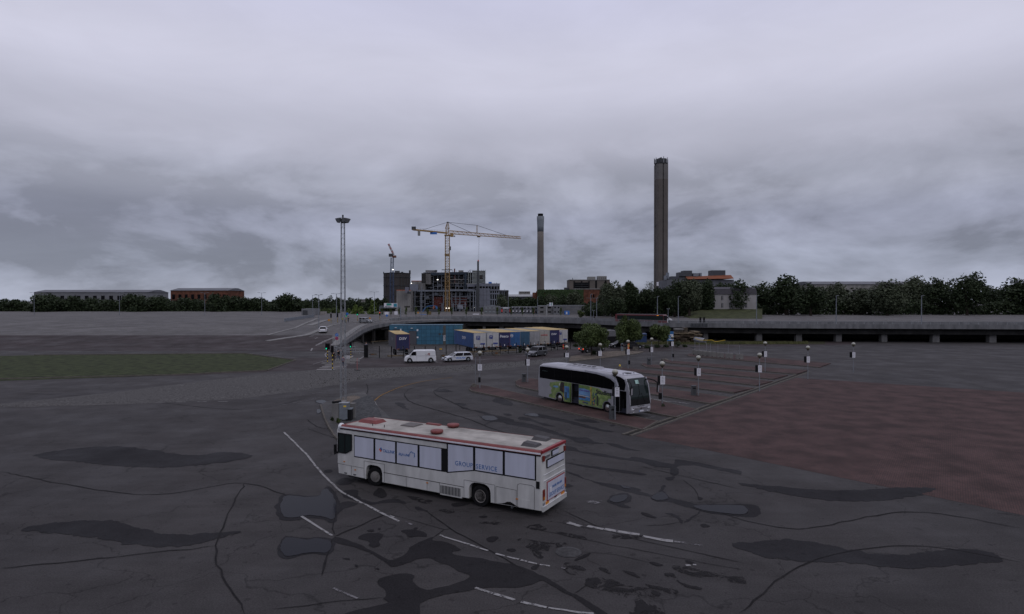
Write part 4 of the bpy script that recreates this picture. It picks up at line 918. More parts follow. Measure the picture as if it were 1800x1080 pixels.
# long dark window with the sweeping front arch
gl = [(.06,3.28),(.05,2.16),(4.7,2.16),(9.85,2.12),(10.22,2.12),(10.30,2.45),(10.15,2.72),(9.7,2.97),(8.9,3.15),(8.0,3.25),(6.5,3.31),(3,3.31)]
MB().prism_y(gl, yr-.012, yr+.02).build('side_window', GLASS, coach)
for x in (2.3,4.7,6.9,8.9): MB().box(x-.012,x+.012,yr-.016,yr,2.18,3.2).build('window_joint', DARK, coach)
MB().prism_y([(10.42,2.2),(10.72,2.2),(11.3,2.2),(11.42,2.75),(11.25,3.1),(10.75,3.3),(9.8,3.4),(10.35,3.12),(10.55,2.75)], yr-.012, yr+.02).build('door_window', GLASS, coach)
# the arch band in lighter silver
arch = [(11.0-.45,2.2),(10.58,2.5),(10.42,2.82),(10.0,3.08),(9.0,3.27),(8.0,3.37),(6.5,3.42)]
m_ = MB()
for a, b in zip(arch, arch[1:]): m_.beam((a[0], yr-.015, a[1]), (b[0], yr-.015, b[1]), .05, .16)
m_.build('window_arch', SROOF, coach)
# front door leaf swung open beside the entrance, middle door leaf
fd = MB().box(10.02,10.18,yr-.17,yr-.13,.40,2.15).build('front_door', SILV, coach); MB().box(10.18,10.66,yr-.165,yr-.135,.40,2.15).build('glass', GLASS, fd)
MB().box(10.20,10.71,yr-.012,yr+.01,.36,2.18).build('door_surround', DARK, coach); MB().box(10.722,10.76,yr+.03,yr+.88,.34,2.14).build('doorway_shade', DARK, coach); MB().box(11.455,11.496,yr+.03,yr+.88,.34,2.14).build('doorway_shade', DARK, coach); MB().box(10.77,11.45,yr+.03,yr+.88,2.10,2.145).build('doorway_shade', DARK, coach)  # black liners added inside both door openings, standing in for the shade there
MB().box(4.722,4.735,yr+.03,yr+.88,.34,2.11).build('doorway_shade', DARK, coach); MB().box(5.662,5.676,yr+.03,yr+.88,.34,2.11).build('doorway_shade', DARK, coach)
MB().tube((10.2,yr-.02,1.2),(10.2,yr-.15,1.2),.02).build('door_arm', STEEL_D, fd)
md = MB().box(3.86,4.70,yr-.15,yr-.11,.36,2.10).build('middle_door', M('art_green', (.145,.205,.06), .45, var=.35, vs=2.6, col2=(.06,.115,.035)), coach)
MB().box(3.90,4.58,yr-.156,yr-.148,.75,1.78).build('artwork', M('art_sky', (.07,.22,.45), .45, var=.3, vs=1.2), md)
MB().box(3.98,4.25,yr-.160,yr-.154,.55,1.25).build('artwork', M('art_navy', (.03,.07,.12), .5, var=.3, vs=3), md)
# green and blue picture wrap, cut as flat print on the side
def wrap(name, pts, mat, off):
    return MB().prism_y(pts, yr-off, yr+.01).build(name, mat, coach)
AG = MATS['art_green']; AG2 = M('art_light_green', (.22,.27,.10), .45, var=.3, vs=2.2, col2=(.09,.15,.05)); AB = MATS['art_sky']; AN = MATS['art_navy']
AY = M('art_yellow', (.48,.33,.05), .45, var=.4, vs=3); AO = M('art_brown', (.14,.06,.03), .45, var=.5, vs=3); AL = M('art_pale_blue', (.15,.30,.52), .45, var=.2, vs=1)
def archcut(cx_, r, zc_, a0, a1, n=8): return [(cx_+r*cos(radians(a0+(a1-a0)*i/n)), zc_+r*sin(radians(a0+(a1-a0)*i/n))) for i in range(n+1)]
wrap('artwork', [(1.45,.44),(2.42,.40)]+archcut(3.0,.58,.52,180,0)+[(3.60,.38),(3.95,.37),(4.70,.37),(4.70,2.12),(3.3,2.14),(2.6,2.05),(2.2,1.95),(1.62,1.86),(1.55,1.55),(1.9,1.35),(1.75,1.1),(1.9,.85),(1.5,.7)], AG2, .006)
wrap('artwork', [(1.9,.95),(2.3,1.2),(2.5,1.7),(2.35,1.85),(2.05,1.6)], AG, .010); wrap('artwork', [(2.1,1.5),(2.6,1.45),(2.9,1.55),(2.7,1.66),(2.2,1.62)], AL, .013)
wrap('artwork', [(3.05,1.25),(3.5,1.10),(3.86,1.2),(3.86,2.05),(3.3,2.1),(3.1,1.8)], M('art_dark_hair', (.03,.022,.02), .5, var=.3), .010); wrap('artwork', [(3.42,1.25),(3.7,1.2),(3.75,1.65),(3.5,1.7)], AO, .013)
wrap('artwork', [(3.55,.7),(3.86,.45),(3.86,1.22),(3.6,1.2)], AY, .014); wrap('artwork', [(2.98,1.75),(3.1,1.7),(3.14,1.95),(3.0,1.95)], M('art_white', (.45,.45,.42), .5, var=0), .013)
wrap('artwork', [(5.70,.36),(8.70,.36)]+archcut(9.28,.58,.52,180,80)+[(9.42,1.3),(9.75,1.3),(9.7,1.7),(8.9,1.75),(8.2,2.04),(6.8,2.10),(5.70,2.12)], AG, .006)
wrap('artwork', [(5.70,.42),(7.4,.42),(8.6,.44),(8.0,.62),(6.6,.70),(5.70,.66)], AG2, .009)
wrap('artwork', [(5.71,.75),(7.2,.78),(7.22,1.35),(7.15,1.72),(6.4,1.82),(5.71,1.78)], AB, .010); wrap('artwork', [(5.72,1.25),(7.1,1.22),(7.12,1.72),(6.4,1.80),(5.72,1.75)], AL, .013)
wrap('artwork', [(5.72,1.14),(7.12,1.10),(7.12,1.16),(5.72,1.20)], MATS['art_white'], .016)
wrap('artwork', [(5.72,.95),(6.6,.95),(6.62,1.08),(5.72,1.08)], AO, .016); wrap('artwork', [(6.2,.52),(6.9,.50),(6.9,.62),(6.3,.66)], AN, .016)
wrap('artwork', [(7.18,.5),(7.32,.5),(7.36,2.05),(7.2,2.07)], AY, .014); wrap('artwork', [(7.4,1.35),(8.3,1.25),(9.3,1.28),(9.6,1.72),(8.9,1.74),(8.2,2.03),(7.42,2.07)], M('art_lime', (.24,.30,.10), .45, var=.25, vs=3, col2=(.12,.19,.05)), .008); wrap('artwork', [(8.3,.6),(8.62,.6),(8.9,1.1),(9.4,1.2),(8.4,1.2)], AG2, .009); wrap('artwork', [(7.45,.5),(7.75,.5),(7.85,1.1),(7.7,1.3),(7.5,1.1)], AN, .012)
wrap('artwork', [(8.0,.5),(8.16,.5),(8.22,1.3),(8.12,1.42),(8.0,1.35)], M('art_black', (.02,.025,.02), .5, var=0), .012); wrap('artwork', [(7.5,1.3),(7.65,1.3),(7.62,1.6),(7.52,1.6)], AN, .012); wrap('artwork', [(7.75,1.38),(8.05,1.38),(8.0,1.55),(7.8,1.56)], AN, .012)
for x, z in ((7.55,.95),(7.75,1.1),(7.62,.7)): wrap('artwork', [(x-.1,z),(x,z-.1),(x+.1,z),(x,z+.1)], AY, .018)
for x, z in ((7.7,.55),(6.3,.62)): wrap('artwork', [(x-.06,z),(x,z-.06),(x+.06,z),(x,z+.06)], M('art_red', (.4,.05,.03), .5, var=0), .02)
LETD = M('lettering_dark', (.012,.014,.02), .5, var=0)
text('lettering', 'Studiosus', .52, LETD, coach, (7.92, yr-.026, 1.57), (1,0,0), zz, width=2.45, bold=.016)
text('lettering', 'Tibet erleben', .20, M('lettering_purple', (.10,.05,.25), .5, var=0), coach, (5.76, yr-.024, 1.58), (1,0,0), zz, width=1.3, bold=.003)
text('lettering', 'Tibet', .2, MATS['lettering_purple'], md, (3.98, yr-.162, 1.5), (1,0,0), zz, width=.5)
text('lettering', 'www', .14, M('lettering_grey', (.03,.05,.05), .6, var=0), coach, (.4, yr-.018, 2.85), (1,0,0), zz, width=.9)
for s, y in ((-1, yr+.20), (1, cw-.20)):
    wheel(coach, 9.28, y, .50, .30, s, 'cap', 0, CHROME); wheel(coach, 3.0, y, .50, .30, s, 'cap', 0, CHROME)
MB().box(6.2,6.35,yr-.02,yr+.1,.26,.34).build('side_lamp', STEEL, coach)
# front: windscreen, lamps, mirrors
ws = [(11.40,3.17),(11.67,2.58),(11.845,1.68),(11.905,1.06),(11.80,1.04),(11.55,2.5),(11.28,3.08)]
MB().prism_y(ws, yr+.10, cw-.10).build('windscreen', GLASSG, coach)
MB().prism_y([(11.80,1.50),(11.875,1.50),(11.93,1.06),(11.92,.98),(11.80,.98)], yr+.08, cw-.08).build('lower_screen_band', BLACKP, coach)
for a, b in ((yr-.005, yr+.10), (cw-.10, cw+.005)): MB().prism_y([(11.42,3.19),(11.69,2.59),(11.865,1.68),(11.925,1.05),(11.80,1.05),(11.55,2.4),(11.27,3.1)], a, b).build('screen_pillar', SILV, coach)
MB().beam((11.83,.02,1.8),(11.60,.02,2.9),.03).build('screen_divider', BLACKP, coach)
MB().hexa([(11.64,-.30,2.72),(11.66,-.30,2.72),(11.66,.10,2.72),(11.64,.10,2.72),(11.51,-.30,3.02),(11.53,-.30,3.02),(11.53,.10,3.02),(11.51,.10,3.02)]).build('notice_card', M('card_green', (.30,.46,.42), .5, var=0), coach)
MB().box(11.905,11.915,.0,0.4,2.0,2.0).build('wiper', BLACKP, coach)
m_ = MB(); m_.beam((11.93,-.5,1.15),(11.82,-.05,1.85),.03); m_.beam((11.93,.55,1.15),(11.80,.2,1.95),.03); m_.build('wiper', BLACKP, coach)
fb = MB().prism_y([(11.80,.95),(11.92,.98),(11.95,.62),(11.90,.36),(11.70,.33),(11.7,.9)], yr+.06, cw-.06).build('front_bumper', SILV, coach)
MB().prism_y([(11.93,.80),(11.97,.78),(11.97,.74),(11.93,.74)], yr+.5, cw-.5).build('chrome_strip', CHROME, coach); MB().prism_y([(11.93,.70),(11.975,.69),(11.975,.66),(11.93,.65)], yr+.45, cw-.45).build('chrome_strip', CHROME, coach)
for s in (-1, 1):
    hl = MB().hexa([(11.90,s*1.14,.60),(11.965,s*.78,.60),(11.94,s*.78,.60),(11.85,s*1.14,.60),(11.89,s*1.14,.84),(11.955,s*.82,.80),(11.93,s*.82,.80),(11.84,s*1.14,.84)]).build('headlight', CHROME, coach)
    MB().lathe([(.07,-.02),(.06,.02),(.0,.03)], 12, (11.95, s*1.0, .70), 'x').build('lens', WHITE2, hl); MB().lathe([(.06,-.02),(.05,.02),(.0,.03)], 12, (11.955, s*.88, .69), 'x').build('lens', WHITE2, hl)
    MB().lathe([(.05,-.02),(.04,.02)], 10, (11.93, s*.85, .45), 'x').build('fog_lamp', WHITE2, coach)
    # long antler mirrors
    arm = MB(); y0 = s*1.05; pts = [(11.45,y0,3.0),(11.75,s*1.2,3.05),(12.15,s*1.45,2.95),(12.35,s*1.58,2.75),(12.40,s*1.62,2.5)]
    for a, b in zip(pts, pts[1:]): arm.tube(a, b, .05, .05, 8)
    ao = arm.build('mirror_arm', BLACKP, coach); MB().hexa([(12.30,s*1.52,1.95),(12.42,s*1.52,1.95),(12.40,s*1.72,1.98),(12.28,s*1.72,1.98),(12.34,s*1.50,2.62),(12.46,s*1.50,2.62),(12.44,s*1.74,2.58),(12.32,s*1.74,2.58)]).build('mirror_head', BLACKP, ao)
    MB().hexa([(12.42,s*1.535,2.0),(12.435,s*1.535,2.0),(12.42,s*1.70,2.0),(12.40,s*1.70,2.0),(12.46,s*1.53,2.55),(12.475,s*1.53,2.55),(12.455,s*1.71,2.52),(12.44,s*1.71,2.52)]).build('mirror_shell', SILV, ao)
text('lettering', 'Studiosus', .20, LETD, coach, (11.93, -.42, .86), (0,1,0), zz, width=.85)
np_ = MB().box(11.95,11.965,-.22,.32,.44,.56).build('number_plate', WPAINT, coach); MB().box(11.955,11.97,-.22,-.16,.44,.56).build('plate_band', BLUESIGN, np_)
MB().lathe([(.10,0),(.10,.02),(.0,.03)], 16, (11.955, .03, .74), 'x').build('emblem', CHROME, coach)
# driver and seats glimpsed inside
MB().box(10.4,10.9,.35,.85,1.1,2.2).build('driver_seat', MATS['interior_dark'], coach)

# ------------------------------------------------------------ cars and van
def car(name, label, cat, loc, rz, L_, W_, Ht, paint, kind='hatch', lights=None, group=None, clean=True):
    c = T(name, label, cat, loc, rz, group); hw = W_/2; r = .33 if kind != 'van' else .36
    fa, ra = L_/2-.85, -L_/2+.80
    if kind == 'van': prof = [(-L_/2,.35),(-L_/2-.02,1.0),(-L_/2+.04,Ht*.55),(-L_/2+.10,Ht-.10),(-L_/2+.3,Ht),(.55,Ht),(1.05,Ht-.08),(1.75,1.20),(2.25,.98),(L_/2-.03,.75),(L_/2,.35)]
    else:
        bz = Ht*.60; prof = [(-L_/2,.30),(-L_/2-.02,.62),(-L_/2+.03,bz+.02),(L_/2-1.35,bz+.02),(L_/2-.25,bz-.18),(L_/2-.02,bz-.32),(L_/2,.30)]
    bt = prof+arc_notch(fa, r+.06, r, .28)+arc_notch(ra, r+.06, r, .28)
    b = MB().prism_y(bt, -hw, hw).build('body', paint, c)
    bevel_mesh(b, .12, lambda e: all(abs(abs(v.co.y)-hw) < 1e-4 for v in e.verts) and all(v.co.z > Ht*.33 for v in e.verts), 3)
    MB().box(-L_/2+.2, L_/2-.2, -hw+.2, hw-.2, .18, .75).build('underbody', BLACK, c)
    if kind == 'van':
        for s in (-1, 1):
            MB().prism_y([(.62,1.18),(1.62,1.18),(1.15,Ht-.22),(.62,Ht-.20)], s*hw-.012, s*hw+.012).build('side_window', GLASS, c)
            MB().beam((-.9,s*hw,.5),(-.9,s*hw,Ht-.2),.015).build('door_seam', SEAM, c); MB().beam((.55,s*hw,.4),(.55,s*hw,Ht-.2),.015).build('door_seam', SEAM, c); MB().beam((-L_/2+.1,s*hw,1.1),(.5,s*hw,1.1),.02).build('slide_rail', SEAM, c)
        MB().hexa([(1.83,-hw+.14,1.16),(1.83,hw-.14,1.16),(1.78,hw-.14,1.16),(1.78,-hw+.14,1.16),(1.13,-hw+.24,Ht-.12),(1.13,hw-.24,Ht-.12),(1.08,hw-.24,Ht-.12),(1.08,-hw+.24,Ht-.12)]).build('windscreen', GLASSG, c)
        MB().box(-L_/2-.03,-L_/2+.06,-hw+.2,hw-.2,1.15,Ht-.3).build('rear_window', GLASS, c)
    else:
        bz = Ht*.60
        rear = {'estate': (-L_/2+.08, -L_/2+.42), 'hatch': (-L_/2+.08, -L_/2+.55), 'sedan': (-L_/2+.62, -L_/2+1.25)}[kind]
        x0, x0t = rear; x1, x1t = L_/2-1.25, L_/2-2.1
        g = MB(); g.hexa([(x0,-hw+.06,bz),(x1,-hw+.06,bz),(x1,hw-.06,bz),(x0,hw-.06,bz),(x0t,-hw+.26,Ht-.05),(x1t,-hw+.26,Ht-.05),(x1t,hw-.26,Ht-.05),(x0t,hw-.26,Ht-.05)]).build('windows', GLASS, c)
        rf = MB().hexa([(x0t-.08,-hw+.22,Ht-.09),(x1t+.08,-hw+.22,Ht-.09),(x1t+.08,hw-.22,Ht-.09),(x0t-.08,hw-.22,Ht-.09),(x0t+.05,-hw+.32,Ht),(x1t-.1,-hw+.32,Ht),(x1t-.1,hw-.32,Ht),(x0t+.05,hw-.32,Ht)]).build('roof', paint, c)
        for s in (-1, 1):
            for xa, xb in ((x0, x0t), (x1, x1t), ((x0+x1)/2-.1, (x0t+x1t)/2-.05)): MB().beam((xa, s*(hw-.05), bz), (xb, s*(hw-.25), Ht-.06), .07).build('pillar', paint, c)
            MB().beam((.2,s*hw,.45),(.2,s*hw,bz),.012).build('door_seam', SEAM, c); MB().beam((-.75,s*hw,.45),(-.75,s*hw,bz),.012).build('door_seam', SEAM, c)
    for s in (-1, 1):
        wheel(c, fa, s*(hw-.10), r, .2, s, 'cap', 0, STEEL); wheel(c, ra, s*(hw-.10), r, .2, s, 'cap', 0, STEEL)
        MB().box(L_/2-.16, L_/2+.015, s*(hw-.28)-.17, s*(hw-.28)+.17, Ht*.36, Ht*.36+.14).build('headlight', CHROME, c)
        MB().box(-L_/2-.03, -L_/2+.1, s*(hw-.2)-.13, s*(hw-.2)+.13, Ht*.42, Ht*.42+.2).build('tail_lamp', REDL if lights == 'brake' else TL, c)
        MB().box(L_/2-1.75 if kind != 'van' else 1.35, L_/2-1.62 if kind != 'van' else 1.5, s*(hw+.1)-.09, s*(hw+.1)+.09, Ht*.6, Ht*.6+.14).build('mirror', paint, c)
    MB().box(L_/2-.05, L_/2+.02, -.5, .5, .36, .36+.16).build('grille', BLACKP, c); MB().box(L_/2, L_/2+.03, -.26, .26, .42, .52).build('number_plate', WPAINT, c); MB().box(-L_/2-.035, -L_/2, -.26, .26, .5, .62).build('number_plate', WPAINT, c)
    return c
BLK = M('black_car_paint', (.012,.012,.014), .25, var=0, coat=.5); GREYC = M('grey_car_paint', (.07,.075,.085), .35, .3, var=0, coat=.4); WSIL = M('light_car_paint', (.50,.52,.56), .35, .1, var=0, coat=.4); SCAR = M('silver_car_paint', (.28,.29,.30), .35, .4, var=0)
p = G(737.5,638); van = car('delivery_van', 'white delivery van driving left past the parked trailer', 'van', (p.x, p.y+.6, 0), pi+.16, 4.9, 1.9, 1.98, WHITE2, 'van')
LB = M('logo_brown', (.25,.06,.05), .5, var=0)
lg = MB()
for a_, b_ in ((-1.5,-1.42),(-1.38,-1.30),(-1.26,-1.18)): lg.box(a_, b_, .955, .965, 1.15+(.1 if a_ == -1.38 else 0), 1.55)
lg.build('logo', LB, van)
text('lettering', 'service', .14, LB, van, (-.75, .966, 1.28), (-1,0,0), zz, width=.5)
p = G(803,636); wag = car('estate_car', 'silver estate car with blue side lettering following the white van', 'car', (p.x, p.y+.6, 0), pi+.42, 4.75, 1.85, 1.48, WSIL, 'estate')
text('lettering', 'TAXI', .3, M('lettering_mid_blue', (.05,.16,.45), .5, var=0), wag, (.6, .932, .50), (-1,0,0), zz, width=1.6, shear=.3, bold=.01)
p = G(943,626.8); car('grey_suv', 'dark grey sport utility car driving towards the silver estate car', 'car', (p.x, p.y+.6, 0), pi+.95, 4.5, 1.85, 1.68, GREYC, 'estate')
p = G(1040.5,620); car('black_saloon', 'black saloon with lit red brake lamps waiting behind the first round tree', 'car', (p.x, p.y+.6, 0), .45, 4.6, 1.82, 1.45, BLK, 'sedan', 'brake')
p = G(1088,611.8); car('black_hatchback', 'black car facing left between the first and second round trees', 'car', (p.x, p.y+.5, 0), pi+.35, 4.4, 1.8, 1.45, BLK, 'hatch')
p = G(1112,613.2); car('black_estate', 'black car parked right of the second round tree beside a concrete block', 'car', (p.x, p.y+.6, 0), .25, 4.4, 1.8, 1.45, BLK, 'estate')
p = ZU(568,584.5); car('white_saloon', 'white saloon climbing the ramp beside the central strip', 'car', p, pi/2-.30+.55, 4.5, 1.8, 1.45, WHITE2, 'sedan')
p = ZU(643,567.6); car('silver_estate', 'small silver estate car turning at the top of the ramp', 'car', p, -.5, 4.3, 1.8, 1.5, SCAR, 'estate', 'brake')
p = ZU(1105,558.5); car('white_van', 'white van partly hidden on the far lane of the bridge', 'van', (p.x, e_d(1105)+11, e_z(1105)+.0), .1, 4.8, 1.9, 2.0, WHITE2, 'van')
p = P(1151,560,168); rv = car('red_white_van', 'white van with red flank behind the red bus on the bridge', 'van', (p.x, e_d(1151)+11, e_z(1151)), .1, 4.9, 1.9, 2.05, WHITE2, 'van')
MB().box(-2.3,2.0,-.97,.97,.95,1.3).build('flank_band', REDSIGN, rv)
# red city bus on the bridge
p0 = bp(1083, 4); p1 = bp(1172, 4); cen = (p0+p1)/2; ang = atan2(p1.y-p0.y, p1.x-p0.x); Lb = (p1-p0).length
rb = T('red_city_bus', 'red city bus driving right across the bridge behind the treetops', 'bus', (cen.x, cen.y, cen.z), ang); rb.scale = (.95, .9, .84)
h2 = Lb/2; RBUS = M('bus_red', (.11,.014,.018), .4, var=.1)
MB().prism_y([(-h2,.35),(-h2,2.9),(-h2+.15,3.0),(h2-.25,3.0),(h2-.03,2.7),(h2,.35)]+arc_notch(h2-2.7,.55,.5,.35)+arc_notch(-h2+3.3,.55,.5,.35), -1.25, 1.25).build('body', RBUS, rb)
MB().box(-h2+.2,h2-.3,-1.05,1.05,3.0,3.08).build('roof', M('bus_roof_grey', (.12,.12,.13), .6), rb)
MB().box(-h2+.6,h2-.1,-1.262,-1.24,1.3,2.65).build('window_strip', GLASSG, rb)
for k in range(9): MB().box(-h2+.9+k*1.25,-h2+1.0+k*1.25,-1.268,-1.25,1.3,2.65).build('window_pillar', BLACKP, rb)
MB().box(h2-.02,h2+.02,-1.1,1.1,1.2,2.7).build('windscreen', GLASS, rb); MB().box(h2-1.9,h2-1.4,-1.27,-1.24,2.70,2.82).build('route_display', ORNL, rb)
MB().box(-h2+1.2,h2-1.5,-1.265,-1.245,.55,1.2).build('grey_flank', M('flank_grey', (.10,.09,.10), .6, var=.2), rb)
for x in (h2-2.7,-h2+3.3):
    for s in (-1, 1): wheel(rb, x, s*1.1, .5, .28, s)

# ------------------------------------------------------------ semi-trailers
TAN = M('tan_roof_tarpaulin', (.46,.345,.165), .8, var=.15, vs=.5); TGREY = M('grey_roof_tarpaulin', (.25,.24,.21), .8, var=.2, vs=.5)
NAVY = M('navy_tarpaulin', (.013,.016,.075), .6, var=.15, vs=1); BLUE = M('blue_tarpaulin', (.018,.065,.20), .6, var=.15, vs=1); BLUE2 = M('mid_blue_tarpaulin', (.02,.09,.24), .6, var=.15, vs=1); TEALT = M('teal_tarpaulin', (.025,.08,.14), .6, var=.15, vs=1)
TWHITE = M('trailer_white', (.42,.42,.42), .55, var=.1, vs=1); TLG = M('trailer_pale', (.27,.27,.28), .6, var=.12, vs=1); DGREY = M('dark_tarpaulin', (.06,.062,.075), .7, var=.15, vs=1)
def trailer(label, loc, rz, side, back, roof, logo=None, logo_m=WPAINT, Ht=2.75, L_=13.4, side_logo=None, zb=1.2, lsize=.6, lwid=None, lz=.64):
    t = T('semi_trailer', label, 'trailer', loc, rz, 'semi-trailers parked in the fenced yard'); hw = 1.25
    MB().box(0, L_, -hw, hw, zb, zb+Ht).build('box_body', side, t); MB().box(-.02, L_+.02, -hw-.02, hw+.02, zb+Ht, zb+Ht+.05).build('roof_sheet', roof, t)
    MB().box(.2, L_-.1, -.5, .5, .85, zb).build('chassis', STEEL_D, t)
    MB().box(-.05, 0, -hw+.02, hw-.02, zb+.03, zb+Ht-.03).build('rear_doors', back, t)
    MB().box(-.07, -.05, -.012, .012, zb+.1, zb+Ht-.1).build('door_seam', SEAM, t)
    EDG = M('trailer_edge', (.16,.03,.06), .6, var=0) if back is NAVY else STEEL
    for s in (-1, 1): MB().box(-.075, -.05, s*(hw-.05)-.03, s*(hw-.05)+.03, zb+.05, zb+Ht-.05).build('corner_post', EDG, t)
    for s in (-1, 1): MB().box(-.09, -.05, s*.78-.22, s*.78+.22, zb+.05, zb+.15).build('tail_lamp', M('lamp_orange', (.22,.075,.015), .5, var=0), t)
    MB().box(-.085, -.05, -.16, .0, zb+.15, zb+.45).build('document_plate', WPAINT, t)
    MB().box(-.02, .1, -1.1, 1.1, .55, .72).build('rear_bumper', STEEL_D, t)
    for k in range(3):
        for s in (-1, 1): MB().lathe([(.30,-.15),(.48,-.15),(.5,-.1),(.5,.1),(.48,.15),(.30,.15)], 18, ax='y').build('wheel', BLACK, t, (2.2+k*1.3, s*1.05, .5))
    for s in (-1, 1): MB().box(L_-3, L_-2.85, s*.9-.06, s*.9+.06, 0, zb).build('landing_leg', STEEL_D, t)
    if logo: text('lettering', logo, lsize, logo_m, t, (-.08, lwid/2 if lwid else .7, zb+Ht*lz), (0,-1,0), zz, width=lwid, bold=.012, shear=.1)
    if side_logo: text('lettering', side_logo, .8, WPAINT if side is not DGREY else M('dim_white', (.2,.2,.22), .6, var=0), t, (2.0+5.5, hw+.012, zb+1.3), (-1,0,0), zz, width=2.4, bold=.01)
    return t
def tpos(u, v_box_bottom, zb=1.2):       # where the middle of the rear sill is seen -> world
    r = ray(u, v_box_bottom); k = lerp(YE, u)+8
    while k < 400:
        p = r*k
        if p.z+H <= hyard(p.x, p.y)+zb: return Vector((p.x, p.y, hyard(p.x, p.y)))
        k += .1
    return p
yaw_t = atan2(1, -.38)
def tr(u, v, *a, dyaw=0, **k):
    p = tpos(u, v); return trailer(a[0], p, k.pop('yaw', yaw_t)+dyaw, *a[1:], **k)
tr(708, 622.5, 'dark grey trailer with navy DSV end and tan roof standing alone by the white van', DGREY, NAVY, TAN, 'DSV', side_logo='DSV', lwid=1.35, lsize=.62, yaw=atan2(1,-.30))
# logo of the two blue-and-white trailers: a square ring emblem
def ringlogo(t, m, y, z, s=.55):
    o = MB(); 
    for a_, b_ in (((y+s/2,z),(y+s/2,z+s)),((y-s/2,z),(y-s/2,z+s)),((y-s/2,z),(y+s/2,z)),((y-s/2,z+s),(y+s/2,z+s)),((y-s/2,z+s*.5),(y+s/2,z+s*.5)),((y-s*.5,z),(y+s*.3,z+s*.5))):
        o.beam((-.075, a_[0], a_[1]), (-.075, b_[0], b_[1]), .01, .13)
    o.build('emblem', m, t)
NV = M('logo_navy', (.03,.05,.22), .5, var=0)
t1 = tr(843.5, 615.5, 'blue trailer with white doors and navy ring emblem, leftmost of the long row', BLUE, TWHITE, TAN, side_logo='DSV'); ringlogo(t1, NV, .35, 2.75, .62); MB().box(-.08,-.05,-1.0,-.1,1.75,2.05).build('door_band', NV, t1)
t2 = tr(866, 614.5, 'white trailer with navy ring emblem, second in the long row', TWHITE, TWHITE, TGREY); ringlogo(t2, NV, .35, 2.85, .55); MB().box(-.08,-.05,-1.0,-.1,1.75,2.05).build('door_band', NV, t2)
tr(886, 614, 'navy trailer lettered freeco in the middle of the long row', NAVY, NAVY, TAN, 'freeco', lwid=1.75, lsize=.75)
t4 = tr(904, 612.5, 'mid blue trailer with a small white round emblem right of the navy freeco one', BLUE2, BLUE2, TAN)
m_ = MB(); 
for k in range(14):
    a_, b_ = 2*pi*k/14, 2*pi*(k+1)/14; m_.beam((-.075,.55+.26*cos(a_),3.25+.26*sin(a_)), (-.075,.55+.26*cos(b_),3.25+.26*sin(b_)), .01, .08)
m_.beam((-.075,.35,3.25),(-.075,.75,3.25),.01,.1); m_.build('emblem', WPAINT, t4)
tr(921, 610.5, 'plain teal blue trailer, fifth in the long row', TEALT, TEALT, TGREY)
tr(938.5, 609, 'plain pale grey trailer right of the teal blue one', TLG, TLG, TAN)
tr(956.5, 608.5, 'pale trailer with small red lettering on its doors', TLG, M('trailer_cream', (.33,.31,.28), .6, var=.1), TGREY, 'SCHENKER', M('logo_red', (.4,.05,.05), .5, var=0), lwid=1.5, lsize=.28)
tr(973.5, 607.5, 'navy DSV trailer near the right end of the long row', NAVY, NAVY, TAN, 'DSV', lwid=1.2, lsize=.5)
t8 = tr(988.5, 606.5, 'white trailer with ring emblem closing the row on the right', TWHITE, TWHITE, TAN); ringlogo(t8, NV, .5, 2.95, .5); MB().box(-.08,-.05,-1.0,-.2,1.75,2.05).build('door_band', NV, t8)
# yellow-roofed trailer beyond the blue building
p = P(822.5, 580, 162); yt = T('yellow_trailer', 'navy and yellow box behind the blue trailer and beside the curved wall', 'trailer', (p.x, p.y, -2.0))
MB().box(-2.6,.3,0,6,1.0,3.75).build('box_body', M('deep_blue', (.015,.02,.16), .6, var=0), yt); MB().box(.3,2.4,0,6,1.0,3.75).build('side_panel', YEL, yt); MB().box(-2.6,2.4,-.05,6,3.75,3.95).build('roof_sheet', MATS['sign_yellow'], yt)
for x in (-2,2): MB().box(x-.2,x+.2,.5,5.5,0,1).build('wheel_set', BLACK, yt)

# ------------------------------------------------------------ yard fence
fence = T('yard_fence', 'dark mesh fence with square posts along the street edge of the yard', 'fence')
fb_ = [(560,628),(667,629.8),(766,630.2),(784,626.4),(834,625.5),(908,622),(958,618.5),(1003,614.5)]
fu = [(646,'tall'),667,688,709,728.6,747.4,766,784.3,801.6,834,850,865,879.7,893.4,907.8,920.6,933,946,958,969,980,992,1002.5]
fpm = MB().box(-.06,.06,-.06,.06,-.6,2.0).build('fence_post', BLACKP); fpd = fpm.data; bpy.data.objects.remove(fpm)
prev = None; wires = MB()
for q in fu:
    tall = isinstance(q, tuple); u = q[0] if tall else q; p = G(u, lerp(fb_, u)-.5)
    z = hyard(p.x, p.y); o = link('fence_post', fpd, fence, (p.x, p.y, z))
    if prev is not None:
        for h in (.15,.5,.85,1.2,1.55,1.9): wires.beam((prev[0], prev[1], prev[2]+h), (p.x, p.y, z+h), .014)
        Lf = (Vector((p.x, p.y, z))-Vector(prev)).length; nn = int(Lf/.5)
        for k in range(1, nn): 
            a_ = Vector(prev).lerp(Vector((p.x, p.y, z)), k/nn); wires.beam(a_+Vector((0,0,.1)), a_+Vector((0,0,1.9)), .010)
    prev = (p.x, p.y, z)
wires.build('mesh_wire', STEEL_D, fence)
gp = G(643.5, 628.5); tag(MB().box(gp.x-.32, gp.x+.32, gp.y-.2, gp.y+.2, 0, 2.15).build('gate_pillar', BLACKP), 'thick black gate pillar at the left end of the yard fence', 'pillar')
